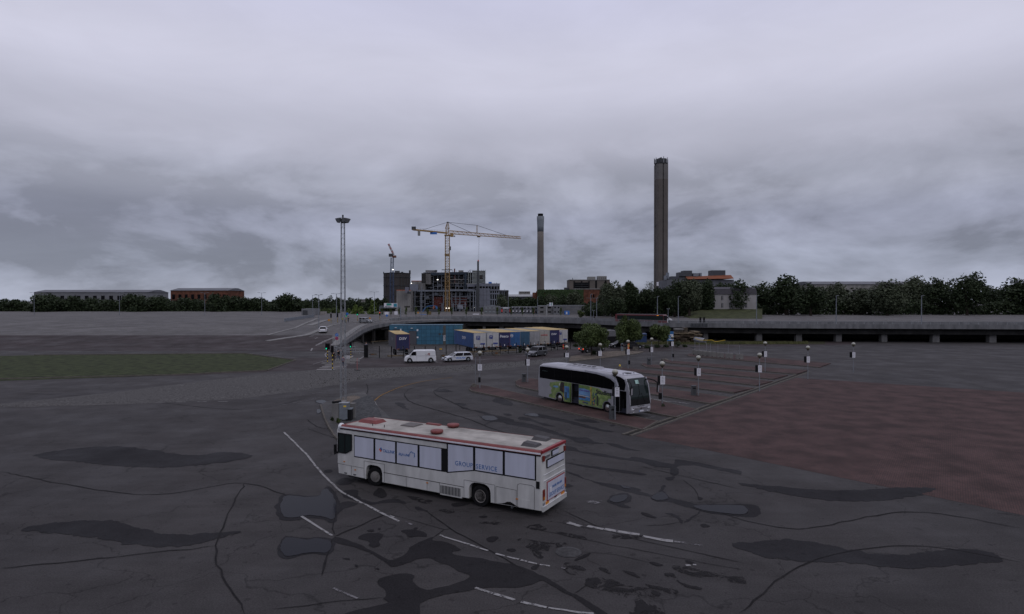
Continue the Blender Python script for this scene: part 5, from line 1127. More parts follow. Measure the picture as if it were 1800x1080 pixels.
# timber guard beam along the yard, in front of the trailers
gb = T('timber_guard_rail', 'weathered timber guard beam on short blocks in front of the trailer row', 'guard rail')
WOOD = M('weathered_timber', (.17,.135,.09), .85, var=.3, vs=1.5)
for (u0, v0), (u1, v1) in [((806,619.8),(860,617.2)),((860,617.2),(908,615)),((919,611.8),(958,610.2)),((958,610.2),(994,608.6))]:
    a_ = tpos(u0, v0, .55); b_ = tpos(u1, v1, .55); MB().beam(a_+Vector((0,0,.5)), b_+Vector((0,0,.5)), .25, .28).build('timber_beam', WOOD, gb)
    for k in (.05,.5,.95):
        c_ = a_.lerp(b_, k); MB().box(c_.x-.25, c_.x+.25, c_.y-.2, c_.y+.2, c_.z-.4, c_.z+.36).build('block', CONC, gb)
gb2 = T('timber_wheel_stop', 'pale timber beam on the ground under the lone trailer', 'wheel stop')
a_ = onyard(682, 628); b_ = onyard(709, 626.5); MB().beam(a_+Vector((0,0,.12)), b_+Vector((0,0,.12)), .3, .24).build('timber_beam', WOOD, gb2)
gb3 = T('timber_barrier', 'pale timber barrier under the bridge left of the lone trailer', 'barrier')
a_ = onyard(652, 605); b_ = onyard(685, 602.5); MB().beam(a_+Vector((0,0,.6)), b_+Vector((0,0,.6)), .2, .2).build('timber_beam', WOOD, gb3)
for k in (.1,.9): c_ = a_.lerp(b_, k); MB().box(c_.x-.2,c_.x+.2,c_.y-.2,c_.y+.2,c_.z,c_.z+.6).build('block', CONC, gb3)
# concrete and plastic blocks at the fence foot
for (u, v, w, h, lab) in [(827.5,627.5,.8,.7,'striped concrete block by the fence under the first blue trailer'), (873,625,.7,.7,'pale concrete block by the fence under the freeco trailer'), (655.5,611,.9,.5,'pale block under the bridge beside the timber barrier'), (779.5,628,.5,.5,'small block with a marker by the fence right of the white van')]:
    p = G(u, v); z = hyard(p.x, p.y); b_ = T('concrete_block', lab, 'block', (p.x, p.y, z)); MB().hexa([(-w,-.3,0),(w,-.3,0),(w,.3,0),(-w,.3,0),(-w*.9,-.22,h),(w*.9,-.22,h),(w*.9,.22,h),(-w*.9,.22,h)]).build('block', KERB, b_)
    MB().box(-w*.35,w*.35,-.31,-.27,h*.5,h*.72).build('marker_stripe', M('dull_orange', (.22,.10,.04), .8), b_)
p = onyard(774.8, 618.5); y_ = T('yellow_sign', 'small yellow sign on a low post behind the fence', 'sign', p); MB().box(-.04,.04,-.04,.04,0,.6).build('post', STEEL_D, y_); MB().box(-.3,.3,-.06,-.04,.45,.8).build('face', M('sign_amber', (.5,.30,.03), .6, var=0), y_)

# ------------------------------------------------------------ globe lamp posts of the bus bays
GT = M('globe_top', (.36,.36,.31), .35, var=.05); GB = M('globe_base', (.13,.12,.085), .5, .4, var=.1); POSTM = M('post_grey', (.20,.215,.235), .55, .3, var=.1)
def lamp_post(loc, sign=None, box=False, label=''):
    t = T('globe_lamp_post', label, 'lamp post', loc, 0, 'globe lamp posts along the bus bays')
    MB().tube((0,0,0),(0,0,1.0),.055,.055,10).tube((0,0,1.0),(0,0,3.55),.038,.034,10).build('pole', POSTM, t)
    MB().lathe([(.04,3.45),(.10,3.52),(.15,3.60),(.225,3.70),(.245,3.80)], 20).build('lamp_bowl', GB, t, smooth=True)
    MB().lathe([(.245,3.80),(.235,3.88),(.20,3.96),(.14,4.02),(.06,4.05),(0.0,4.055)], 20).build('globe', GT, t, smooth=True)
    if sign:
        dx, w, z0, z1 = sign; w *= .86; z0 -= .10; z1 -= .16; s = MB().box(dx-w/2, dx+w/2, -.05, -.02, z0, z1).build('sign_board', WPAINT, t)
        MB().hexa([(dx-w/2-.02,-.04,z0),(dx-w/2,-.04,z0),(dx-w/2-.14,.34,z0),(dx-w/2-.16,.34,z0),(dx-w/2-.02,-.04,z1),(dx-w/2,-.04,z1),(dx-w/2-.14,.34,z1),(dx-w/2-.16,.34,z1)]).build('sign_board', BLACKP, t)
        for k in range(4): MB().box(dx-w*.25, dx+w*(.28-.1*(k % 2)), -.056, -.05, z0+.22+k*(z1-z0)*.18, z0+.245+k*(z1-z0)*.18).build('print_line', SEAM, s)
    if box: MB().box(box-.13, box+.13, -.12, .12, .62, 1.18).build('timetable_box', BLACKP, t)
    return t
PL = [((1081,740.5),(.16,.42,1.95,2.75),0,'globe lamp post with white sign in front of the coach door'),
      ((1164,716),(.03,.50,2.05,2.88),-.18,'globe lamp post right of the coach with weeds at its foot'),
      ((1227.5,698),(.03,.45,2.10,2.92),0,'globe lamp post beside a litter bin right of the bays'),
      ((843.5,684),(0,.55,2.0,2.75),-.05,'globe lamp post at the left tip of the nearest island'),
      ((927.5,674),(.05,.42,2.05,2.85),0,'globe lamp post with a litter bin behind the coach rear'),
      ((996,667),(.05,.5,2.7,3.3),0,'globe lamp post rising behind the coach roof, nearest its rear'),
      ((1055,660),(-.02,.5,2.5,3.2),0,'globe lamp post rising behind the middle of the coach roof'),
      ((1104,650),(.02,.45,2.1,2.9),.15,'globe lamp post at the tip of the fifth island with yellow lamp base'),
      ((1145.5,643),(.02,.42,2.0,2.8),0,'globe lamp post beside a litter bin on the sixth island'),
      ((1181.5,636.5),(.04,.42,2.5,3.25),.15,'farthest globe lamp post, next to the blue notice board')]
for (u, v), sg, bx, lab in PL:
    p = G(u, v); p.z = .118; lamp_post(p, sg, bx, lab)
# litter bins
def bin_(u, v, lab, h=.92, w=.25):
    p = G(u, v); t = T('litter_bin', lab, 'litter bin', (p.x, p.y, .118), random.uniform(-.2,.2), 'litter bins of the bus bays')
    BG = M('bin_grey', (.055,.06,.065), .6, var=.15)
    MB().hexa([(-w,-w*.8,0),(w,-w*.8,0),(w,w*.8,0),(-w,w*.8,0),(-w*.86,-w*.7,h),(w*.86,-w*.7,h),(w*.86,w*.7,h),(-w*.86,w*.7,h)]).build('casing', BG, t); MB().box(-w*.98,w*.98,-w*.82,w*.82,h,h+.06).build('lid', STEEL_D, t)
    MB().box(-w*.6,w*.6,-w*.86,-w*.7,h*.72,h*.86).build('opening', DARK, t)
    MB().box(-w*.03,w*.03,-w*.9,-w*.7,.1,h*.6).build('rib', STEEL_D, t)
bin_(1076.5, 739.5, 'tall grey litter bin at the foot of the post by the coach door', 1.0, .24)
bin_(1219.5, 697, 'grey litter bin beside the globe post right of the bays'); bin_(921, 673.5, 'grey litter bin on the second island behind the coach'); bin_(1140.5, 643, 'slatted grey litter bin on the sixth island')
# stone blocks, thin pole
def boulder(u, v, r, lab, h=.5):
    p = G(u, v); bm = bmesh.new(); bmesh.ops.create_icosphere(bm, subdivisions=2, radius=1)
    for w_ in bm.verts:
        n_ = 1+.18*mnoise.noise(w_.co*1.5+Vector((u,0,0))); w_.co = Vector((w_.co.x*r*n_, w_.co.y*r*.8*n_, max(-.2, w_.co.z)*h*n_))
    me = bpy.data.meshes.new('boulder'); bm.to_mesh(me); bm.free(); me.materials.append(KERB); tag(link('boulder', me, None, (p.x, p.y, .1)), lab, 'stone')
boulder(833,682,.35,'rough stone block on the left tip of the nearest island',.4); boulder(1168,634,.6,'flat pale stone on the seventh island tip',.25); boulder(1090,649,.35,'small stone under the yellow lamp on the fifth island',.3)
p = G(836, 680); tag(MB().tube((p.x,p.y,0),(p.x,p.y,3.3),.03,.03,8).build('thin_pole', POSTM), 'thin bare pole beside the leftmost globe post', 'pole')
p = G(1089.5,648.5); t = T('warning_lamp', 'small yellow warning lamp on the fifth island tip', 'lamp', (p.x,p.y,.2)); MB().lathe([(.13,0),(.13,.25),(.08,.4),(.0,.42)], 12).build('lamp_body', YEL, t)

# ------------------------------------------------------------ tall floodlight mast
MX, MY = G(603.5, 713).x, G(603.5, 713).y
ms = T('floodlight_mast', 'very tall lattice floodlight mast rising beside the bus', 'floodlight mast', (MX, MY, .1))
MT = 17.0; hw0, hw1 = .22, .135
def mw(z): return hw0+(hw1-hw0)*z/MT
CR = [(-1,-1),(1,-1),(1,1),(-1,1)]
for cx_, cy_ in CR: MB().beam((cx_*hw0,cy_*hw0,0),(cx_*hw1,cy_*hw1,MT),.048).build('mast_leg', STEEL, ms)
nseg = 34; br = MB()
for i in range(nseg):
    z0, z1 = i*MT/nseg, (i+1)*MT/nseg; a, b = mw(z0), mw(z1)
    for k in range(4):
        c0, c1 = CR[k], CR[(k+1) % 4]
        if i % 2: c0, c1 = c1, c0
        br.beam((c0[0]*a,c0[1]*a,z0),(c1[0]*b,c1[1]*b,z1),.013)
br.build('mast_bracing', STEEL, ms)
MB().box(-.30,.30,-.30,.30,MT,MT+.05).build('head_platform', STEEL_D, ms)
MB().tube((0,0,MT),(0,0,MT+.45),.08).build('head_post', STEEL_D, ms)
ring = MB()
for k in range(10): ring.beam((.34*cos(k*pi/5),.34*sin(k*pi/5),MT+.12),(.34*cos((k+1)*pi/5),.34*sin((k+1)*pi/5),MT+.12),.05)
ring.build('head_ring', STEEL_D, ms)
for k in range(8):
    a = k*2*pi/8+.2+(.25 if k % 3 == 0 else 0); fl = MB(); r0 = .34; dx, dy = cos(a), sin(a); t2 = Vector((-dy, dx, 0)); o_ = Vector((dx*r0, dy*r0, MT+.05)); q = Vector((dx,dy,-.6)).normalized()
    up_ = t2.cross(q)
    pts = [o_+t2*s_*.13+up_*e*.12 for s_, e in ((-1,-1),(1,-1),(1,1),(-1,1))]+[o_+q*.28+t2*s_*.21+up_*e*.19 for s_, e in ((-1,-1),(1,-1),(1,1),(-1,1))]
    fl.hexa(pts); fo = fl.build('floodlight', STEEL_D, ms); ln = MB(); ln.face([p_+q*.005 for p_ in pts[4:]]); ln.build('lens', STEEL, fo)
bs_ = T('mast_base', 'stained concrete base block of the floodlight mast', 'concrete block', (MX, MY, .1))
MB().hexa([(-.62,-.6,0),(.72,-.6,0),(.72,.6,0),(-.62,.6,0),(-.58,-.55,.0-.02),(.68,-.55,-.02),(.68,.55,-.02),(-.58,.55,-.02)]).build('plinth', CONC, bs_)
cp = G(592.5, 741); cb_ = T('concrete_wall_block', 'weathered concrete wall block at the foot of the mast', 'concrete block', (cp.x, cp.y, .1))
MB().box(-.38,.42,-.2,1.4,0,1.35).build('block', CONC, cb_); MB().tube((-.3,-.1,1.42),(.15,.5,1.40),.12,.12,10).build('drum', BLACKP, cb_)
cp = G(605, 741); cab = T('electric_cabinet', 'grey electricity cabinet with small yellow label beside the mast', 'cabinet', (cp.x, cp.y, .1)); CABM = M('cabinet_grey', (.14,.16,.18), .5, var=.1)
MB().box(-.38,.36,-.2,.4,.05,1.35).build('casing', CABM, cab); MB().box(-.34,.32,-.215,-.2,.12,1.3).build('door', M('cabinet_door', (.15,.17,.19), .5, var=.1), cab); MB().box(.0,.22,-.222,-.215,1.08,1.2).build('label', YEL, cab); MB().box(-.40,.38,-.22,.42,1.35,1.40).build('top', STEEL, cab)
cp = G(613.5, 741); b2 = T('waste_container', 'dark waste bin with grey lid right of the electricity cabinet', 'bin', (cp.x, cp.y, .1)); MB().box(-.22,.24,-.2,.3,0,.88).build('casing', BLACKP, b2); MB().box(-.26,.28,-.24,.34,.88,.96).build('lid', CABM, b2)
cp = G(619, 738); tag(MB().box(cp.x-.2,cp.x+.2,cp.y,cp.y+.5,.1,1.3).build('stone_pillar', CONC), 'concrete pillar behind the waste bin near the mast', 'pillar')

# ------------------------------------------------------------ plants
def leafmat(name, a, b):
    return M(name, b, .7, var=.5, vs=1.3, col2=a, spec=.25)
LF_D = leafmat('foliage_dark', (.012,.020,.009), (.028,.042,.016)); LF_G = leafmat('foliage_greyish', (.030,.040,.022), (.058,.070,.040)); LF_M = leafmat('foliage_mid', (.026,.040,.011), (.066,.090,.028))
LF_L = leafmat('foliage_light', (.045,.075,.015), (.105,.145,.035)); LF_I = leafmat('foliage_ivy', (.014,.030,.010), (.032,.055,.018))
def crown_mesh(name, rx, ry, rz_, n, size, seed, mat, lobes=14, shape='round'):
    rng = np.random.default_rng(seed)
    if shape == 'cone':
        c = []
        for i in range(lobes): t = i/lobes; a = rng.random()*6.28; c.append((rx*.45*(1-t)*cos(a), ry*.45*(1-t)*sin(a), rz_*(2*t-1)*.95, .62*(1-t)+.18))
    else:
        c = []
        for i in range(lobes):
            d_ = rng.normal(size=3); d_ /= np.linalg.norm(d_); d_ = d_/np.max(np.abs(d_))**.6; k = rng.uniform(.35, .70); c.append((d_[0]*rx*k, d_[1]*ry*k, d_[2]*rz_*k*(.95 if d_[2] > 0 else .8), rng.uniform(.30, .48)))
        c.append((0,0,0,.6))
    c = np.array(c); idx = rng.integers(0, len(c), n)
    dirs = rng.normal(size=(n, 3)); dirs /= np.linalg.norm(dirs, axis=1)[:, None]
    rad = rng.uniform(.45, 1.0, n)**.5
    s = np.array([rx, ry, rz_]); 
    if shape == 'cone': s = np.array([rx, ry, rz_*.35])
    P0 = c[idx, :3]+dirs*(rad*c[idx, 3])[:, None]*s
    P0 += rng.normal(size=P0.shape)*size*.35
    u_ = rng.normal(size=(n, 3)); u_ /= np.linalg.norm(u_, axis=1)[:, None]; w_ = np.cross(u_, dirs+rng.normal(size=(n, 3))*.6); w_ /= np.linalg.norm(w_, axis=1)[:, None]+1e-9
    sz = size*rng.uniform(.6, 1.3, n)[:, None]
    V = np.stack([P0-u_*sz*.5, P0+w_*sz*.32, P0+u_*sz*.5, P0-w_*sz*.32], 1).reshape(-1, 3)
    me = bpy.data.meshes.new(name); me.vertices.add(4*n); me.vertices.foreach_set('co', V.ravel()); me.loops.add(4*n); me.loops.foreach_set('vertex_index', np.arange(4*n)); me.polygons.add(n); me.polygons.foreach_set('loop_start', np.arange(0, 4*n, 4)); me.update(calc_edges=True); me.materials.append(mat); return me
def trunk_mesh(h, r, spread, zc_, seed, n=6):
    rg = random.Random(seed); m = MB(); m.tube((0,0,-.3),(0,0,h),r,r*.7,8)
    for k in range(n):
        a = rg.random()*6.28; m.tube((0,0,h*.85),(spread*.55*cos(a),spread*.55*sin(a),zc_+rg.uniform(-.1,.5)*spread),r*.5,r*.12,6)
    return m
CROWNS = {}
def tree(name, label, loc, rx, rz_, zc_, mat, n, size, seed, trunk_h=None, tr_r=.2, group=None, shape='round', ry=None, cat='tree', lobes=14):
    t = T(name, label, cat, loc, 0, group)
    link('crown', crown_mesh('crown', rx, ry or rx, rz_, n, size, seed, mat, lobes, shape), t, (0,0,zc_))
    trunk_mesh(max(.5, trunk_h or zc_-rz_*.6), tr_r, rx, zc_, seed).build('trunk', BARK, t)
    return t
def treep(u, vt, vb, hwpx, d, zbase, **k):         # crown from pixel extents
    s = d/F; zt = H-(vt-530)*s; zb = H-(vb-530)*s; x = (u-900)*s
    return dict(loc=(x, d, zbase), rx=hwpx*s, rz_=(zt-zb)/2, zc_=(zt+zb)/2-zbase)
def Tree(name, label, u, vt, vb, hw_, d, zb, mat, n, size, seed, **k): return tree(name, label, **treep(u, vt, vb, hw_, d, zb), mat=mat, n=n, size=size, seed=seed, **k)
# three round trees of the street island
Tree('round_tree', 'broad dense round tree standing right of the trailers', 1040, 567.5, 618, 32, 108, 0, LF_M, 15000, .30, 11, tr_r=.13, lobes=22)
Tree('round_tree', 'tall bushy tree with pointed top in front of the red bus', 1106, 561, 605, 25, 126, 0, LF_M, 12000, .32, 12, tr_r=.13, lobes=20)
Tree('pointed_shoot', 'leading shoot rising from the bushy tree in front of the red bus', 1098, 553, 575, 7, 125.5, 0, LF_M, 2200, .30, 13, tr_r=.06, shape='cone', cat='tree', lobes=6)
Tree('round_tree', 'slender round tree beside the blue notice board', 1158, 570.5, 600.5, 20, 130, 0, LF_M, 8000, .33, 14, tr_r=.10, lobes=18)
def bush(name, label, u, v, wpx, hpx, d, z, mat, n=500, size=.3, seed=1, cat='bush'):
    s = d/F; o = link(name, crown_mesh(name, wpx*s/2, wpx*s/2.5, hpx*s/2, n, size, seed, mat, 8), None, ((u-900)*s, d, z+hpx*s*.42)); return tag(o, label, cat)
g_ = G(1042,624.5); bush('bush', 'low bush at the foot of the broad round tree', 1042, 0, 13, 8, g_.y, 0, LF_D, 900, .2, 2)
for i, (u, v, w, h, lab) in enumerate([(1137,612.5,14,5,'low weeds right of the second black car'),(1156,611.5,12,6,'weeds around the slender tree foot'),(1171,611,8,5,'small weeds left of the shrub by the blue board'),(1191,611,14,14,'ragged shrub in front of the timber stack'),(1204,610.5,9,4,'small weed tuft right of the ragged shrub'),(915,620,9,9,'dark shrub behind the fence left of the grey car'),(1012,610,10,6,'weeds at the right end of the yard fence')]):
    g_ = G(u, v); bush('weed_clump', lab, u, 0, w, h, g_.y, 0, LF_G if i == 3 else LF_D, 500, .22, 30+i)
bush('weed_clump', 'weeds growing at the foot of the post right of the coach', 1166, 0, 4.5, 7, G(1165,717).y, .1, LF_G, 300, .09, 41)
bush('weed_clump', 'weeds on the kerb island by the concrete wall block', 594, 0, 7, 9, G(594,746).y, .1, LF_M, 400, .09, 42); bush('weed_clump', 'weeds growing left of the mast concrete block', 583, 0, 5, 7, G(583,742).y, .1, LF_D, 300, .09, 43)
# grass verge before the bridge on the right
mb = MB(); rg = random.Random(5)
for i in range(6000):
    u = rg.uniform(1118, 1420); v = rg.uniform(602.2, 605.4) if u > 1130 else rg.uniform(604, 606.5); p = G(u, v); h = rg.uniform(.15,.5); a = rg.random()*pi; w_ = .12
    mb.face([(p.x-w_*cos(a), p.y-w_*sin(a), 0), (p.x+w_*cos(a), p.y+w_*sin(a), 0), (p.x+rg.uniform(-.1,.1), p.y, h)])
tag_ = mb.build('rough_grass', leafmat('grass_blades', (.05,.055,.02), (.10,.10,.04)), fix=False); tag_['kind'] = 'stuff'; tag_['label'] = 'rough grass strip in front of the bridge'
up_normals(sheet('grass_verge', [(1112,607.5),(1130,601),(1450,600.4),(1450,605.6),(1260,606.2),(1150,607.2)], M('verge_soil', (.05,.05,.028), .95, var=.4, vs=1.5), z=.02, kind='structure'))

# background trees on the right (beyond the bridge)
BT = 'large trees beyond the bridge on the right'
Tree('broadleaf_tree', 'tall grey green tree at the left of the big dark group', 1077, 492, 556, 23, 225, 3.9, LF_G, 7000, .75, 51, tr_r=.5, lobes=22)
Tree('broadleaf_tree', 'very dark tall tree beside the grey green one', 1106, 491, 556, 20, 230, 3.9, LF_D, 6500, .75, 52, tr_r=.5, lobes=22)
Tree('broadleaf_tree', 'lower dark tree in the gap left of the tall chimney', 1137, 507, 556, 18, 235, 3.9, LF_D, 5000, .75, 53, tr_r=.4, lobes=18)
Tree('broadleaf_tree', 'dark tree in front of the tall chimney foot', 1163, 501, 556, 20, 228, 3.9, LF_D, 5500, .75, 54, tr_r=.5, lobes=20)
Tree('broadleaf_tree', 'high dark tree right of the tall chimney', 1186, 489, 556, 24, 224, 3.9, LF_D, 7000, .75, 55, tr_r=.5, lobes=24)
Tree('broadleaf_tree', 'broad grey green tree under the orange roof', 1212, 489, 552, 22, 220, 3.9, LF_G, 6500, .75, 56, tr_r=.5, lobes=22)
Tree('broadleaf_tree', 'dark tree left of the pale mansard house', 1240, 486.5, 552, 20, 235, 3.9, LF_D, 6000, .75, 57, tr_r=.5, lobes=20)
Tree('broadleaf_tree', 'dark tree behind the pale mansard house', 1268, 487, 550, 20, 262, 3.9, LF_D, 5000, .8, 58, tr_r=.5, lobes=18)
Tree('dark_shrub', 'large dark rounded shrub right of the grey site wall', 1044, 531, 559, 20, 214, 3.9, LF_D, 3800, .6, 59, tr_r=.3, lobes=14, cat='bush')
Tree('dark_shrub', 'dark green shrub below the grey green tall tree', 1082, 524, 559, 19, 208, 3.9, LF_D, 3800, .6, 60, tr_r=.3, lobes=14, cat='bush')
Tree('sapling', 'small bush left of the large dark rounded shrub', 1021, 546, 558, 7, 214, 3.9, LF_M, 700, .45, 61, tr_r=.1, lobes=6)
for i, (u, vt, hw_, m, lab) in enumerate([(1010,513,15,LF_G,'rounded grey green tree before the ivy wall, right one'),(988,517,12,LF_D,'dark rounded tree before the ivy wall'),(968,518,13,LF_G,'grey green tree left of the dark rounded one before the ivy wall'),(948,520,12,LF_D,'dark tree below the slim chimney'),(928,524,13,LF_D,'dark tree left of the slim chimney foot'),(910,522,12,LF_D,'dark tree below the white shed roof'),(897,523,10,LF_G,'greyish tree beside the new building right end')]):
    Tree('broadleaf_tree', lab, u, vt, 545, hw_, 330+i*4, 3.9, m, 2600, .95, 70+i, tr_r=.35, lobes=14)
Tree('willow_tree', 'pale greyish willow standing before the round end of the new building', 881, 516, 553, 12, 300, 3.9, LF_G, 2600, .7, 78, tr_r=.3, lobes=14)
def undergrowth(label, u0, u1, d, h, n, size, seed, mat):
    rng = np.random.default_rng(seed); x0, x1 = (u0-900)*d/F, (u1-900)*d/F
    xx = rng.uniform(x0, x1, n); top = h*(.75+.25*np.sin(xx*.35+seed)+.12*np.sin(xx*1.3)); P0 = np.stack([xx, rng.uniform(-2.5, 2.5, n), rng.uniform(0, 1, n)**.8*top], 1)
    u_ = rng.normal(size=(n,3)); u_ /= np.linalg.norm(u_,axis=1)[:,None]; w_ = np.cross(u_, rng.normal(size=(n,3))); w_ /= np.linalg.norm(w_,axis=1)[:,None]; sz = size*rng.uniform(.6,1.3,n)[:,None]
    V = np.stack([P0-u_*sz*.5, P0+w_*sz*.35, P0+u_*sz*.5, P0-w_*sz*.35],1).reshape(-1,3)
    me = bpy.data.meshes.new('undergrowth'); me.vertices.add(4*n); me.vertices.foreach_set('co', V.ravel()); me.loops.add(4*n); me.loops.foreach_set('vertex_index', np.arange(4*n)); me.polygons.add(n); me.polygons.foreach_set('loop_start', np.arange(0,4*n,4)); me.update(calc_edges=True); me.materials.append(mat)
    link('undergrowth', me, None, (0, d, 3.9), kind='stuff', label=label)
undergrowth('dark undergrowth below the trees beyond the bridge', 1030, 1252, 238, 8.5, 15000, .9, 1, LF_D)
undergrowth('dark undergrowth below the background trees on the left', 200, 690, 345, 7.0, 16000, 1.1, 2, LF_D)
undergrowth('dark undergrowth before the brick hall', 893, 1030, 335, 7.5, 6000, 1.1, 3, LF_D)
undergrowth('dark undergrowth below the trees on the far right', 1252, 1900, 262, 6.0, 14000, 1.1, 4, LF_D)
undergrowth('dark undergrowth on the far left', -100, 200, 345, 6.0, 8000, 1.2, 5, LF_D)
# bare thin tree beside the tall chimney
t = T('bare_tree', 'thin sparse tree with light twigs left of the tall chimney', 'tree', ((1144-900)*300/F, 300, 3.9)); m_ = MB(); rg = random.Random(3)
m_.tube((0,0,0),(0,0,9),.3,.15,6)
for k in range(70):
    a = rg.random()*6.28; z = rg.uniform(7,13); l_ = rg.uniform(1.5,3.6); e = rg.uniform(.2,1.1); b = Vector((cos(a)*l_, sin(a)*l_, z+l_*e)); m_.tube((0,0,z-1),b,.05,.03,4,False)
m_.build('branches', M('pale_bark', (.16,.15,.13), .9), t); link('twig_leaves', crown_mesh('twig_leaves', 3.4,3.4,3.2,260,.5,8,LF_G,10), t, (0,0,13))
# left treeline
ORD = 'first second third fourth fifth sixth seventh eighth ninth tenth eleventh twelfth thirteenth fourteenth fifteenth sixteenth'.split()+['x']*12
left = [(548,523,17,LF_D),(566,525,16,LF_D),(585,520.5,15,LF_D),(604,527,15,LF_D),(622,524,14,LF_D),(640,529,13,LF_D),(648,521,7,LF_D),(664,523,7,LF_D),(672,531,14,LF_D),(684,532,12,LF_D),(530,522,16,LF_D),(505,519,18,LF_D),(478,523,18,LF_D),(450,518,18,LF_D),(420,522,18,LF_D),(385,516,20,LF_D),(350,520,20,LF_D),(312,517,20,LF_D),(275,521,20,LF_D),(238,516,20,LF_D),(200,519,20,LF_D),(160,515,22,LF_D),(118,519,22,LF_D),(76,516,22,LF_D),(34,518,22,LF_D),(-8,516,22,LF_D)]
names = ['at the left edge of the photograph','second from the left edge','topped by a twin-armed street lamp','just left of the floodlight mast','right of the floodlight mast','behind the tall light-green tree','slim one rising beside the pale tree top','narrow one just left of the gas holder','low one before the gas holder foot','low one right of the gas holder crane']
protoL = None
for i, (u, vt, hw_, m) in enumerate(left):
    d_ = 330+(i*37 % 50); lab = ('dark background tree '+names[i]) if i < 10 else 'dark background tree beyond the left roads, '+ORD[25-i]+' from the left end of its row'
    if i < 10: Tree('broadleaf_tree', lab, u, vt, 558, hw_, d_, 3.9, m if i % 3 else LF_D, 3000, .95, 90+i, tr_r=.4, lobes=16, group=None)
    else:
        if protoL is None: protoL = Tree('broadleaf_tree', lab, u, vt, 558, hw_, d_, 3.9, m, 3000, 1.0, 140, tr_r=.4, lobes=16, group='dark trees beyond the left roads')
        else:
            s_ = d_/F; c = copy_thing(protoL, ((u-900)*s_, d_, 3.9), i*1.3, lab, 'dark trees beyond the left roads', (1.2+.25*(i % 3), 1.2, .9+.13*(i*5 % 4)))
# right of the frame
protoR = None
for i, u in enumerate([1300,1340,1382,1425,1470,1515,1560,1606,1652,1700,1748,1800,1850]):
    d_ = 240+(i*31 % 45)
    if i % 4 == 0: protoR = Tree('broadleaf_tree', 'dark background tree beyond the bridge, '+ORD[12-i]+' from the right end of its row', u, 488, 555, 24, d_, 3.9, (LF_D, LF_G)[(i//4) % 2], 5000, .85, 170+i, tr_r=.5, lobes=26, group='dark trees on the far right')
    else: copy_thing(protoR, ((u-900)*d_/F, d_, 3.9), i*1.7, 'dark background tree beyond the bridge, '+ORD[12-i]+' from the right end of its row', None, (1.15+.2*(i % 3), 1.2, .8+.10*(i*7 % 5)))
# light green young trees on the left
for i, (u, vt, hw_, m, lab) in enumerate([(655,527,10,LF_L,'bright light green tree left of the sign gantry'),(625,536,9,LF_L,'light green young tree above the green signal'),(634,539,8,LF_L,'light green young tree right of the green signal'),(613,543,5,LF_L,'small light green tree right of the mast'),(572,541,10,LF_M,'mid green bushy tree left of the mast'),(590,540,8,LF_M,'mid green tree between lamp and mast'),(649,548,6,LF_L,'low light green shrub under the bright tree')]):
    Tree('young_tree', lab, u, vt, 558, hw_, 270+i*5, 3.9, m, 1700, .65, 190+i, tr_r=.15, shape='cone' if i in (0,1,2,3) else 'round', lobes=12)
# columnar street trees on the far pavement
cm = crown_mesh('crown', .42, .42, 1.9, 420, .30, 222, LF_M, 7)
cpos = [671,687,702,714,731,751,771,794,820,847,874,898,918.5,938,986]
cn = ['below the sign gantry left post','below the sign gantry','before the pale concrete block','right of the pale concrete block','left of the blue pump hose','below the steel frame left','right of the blue hose','right of the yellow crane foot','before the grey steel columns','left of the site offices','before the site office windows','by the red door panels','before the white cabin doors','right of the cabin doors','before the grey wall']
for i, (u, nm) in enumerate(zip(cpos, cn)):
    d_ = 232.; t = T('columnar_tree', 'slim upright young street tree '+nm, 'tree', ((u-900)*d_/F, d_, 3.85), i*1.1); link('crown', cm, t, (0,0,1.9)); MB().tube((0,0,0),(0,0,1.4),.05,.04,6).build('trunk', BARK, t)

# ------------------------------------------------------------ gas holder
gx = (698-900)*600/F; gr_ = 23*600/F; gt = H+50*600/F
gh = T('gas_holder', 'dark ribbed cylindrical gas holder behind the blue crane', 'gas holder', (gx, 600, 4))
GM = M('gasholder_brown', (.055,.05,.048), .8, var=.15, vs=.12, streak=2)
MB().lathe([(gr_,0),(gr_,gt-6),(gr_*.985,gt-5.2),(gr_*.98,gt-4.6)], 40).build('shell', GM, gh)
for k in range(24):
    a = k*2*pi/24; MB().box(-.18,.18,-.18,.18,0,gt-4.6).build('rib', STEEL_D, gh, (gr_*cos(a), gr_*sin(a), 0)).rotation_euler = (0,0,a)
for z in ((gt-4)*.33,(gt-4)*.62,(gt-4)*.86,gt-4.7): MB().lathe([(gr_,z),(gr_+.55,z),(gr_+.55,z+.35),(gr_,z+.35)], 40).build('walkway_ring', STEEL_D, gh)
MB().lathe([(gr_*.97,gt-4.6),(gr_*.6,gt-3.9),(0.01,gt-3.5)], 32).build('roof', GM, gh); MB().box(-1,3.5,-gr_*.5,-gr_*.5+2,gt-4.6,gt-2.3).build('roof_house', STEEL_D, gh)
MB().box(gr_-.9,gr_+.6,-2,0,gt-5,gt-1.6).build('stair_head', STEEL_D, gh); MB().box(-gr_-.4,-gr_+.3,-1.5,-.5,gt-5,gt-3).build('rail_post', STEEL_D, gh); MB().box(gr_*.45,gr_*.45+2,-gr_*.8,-gr_*.8+1,gt-4.7,gt-3.4).build('roof_box', STEEL_D, gh)

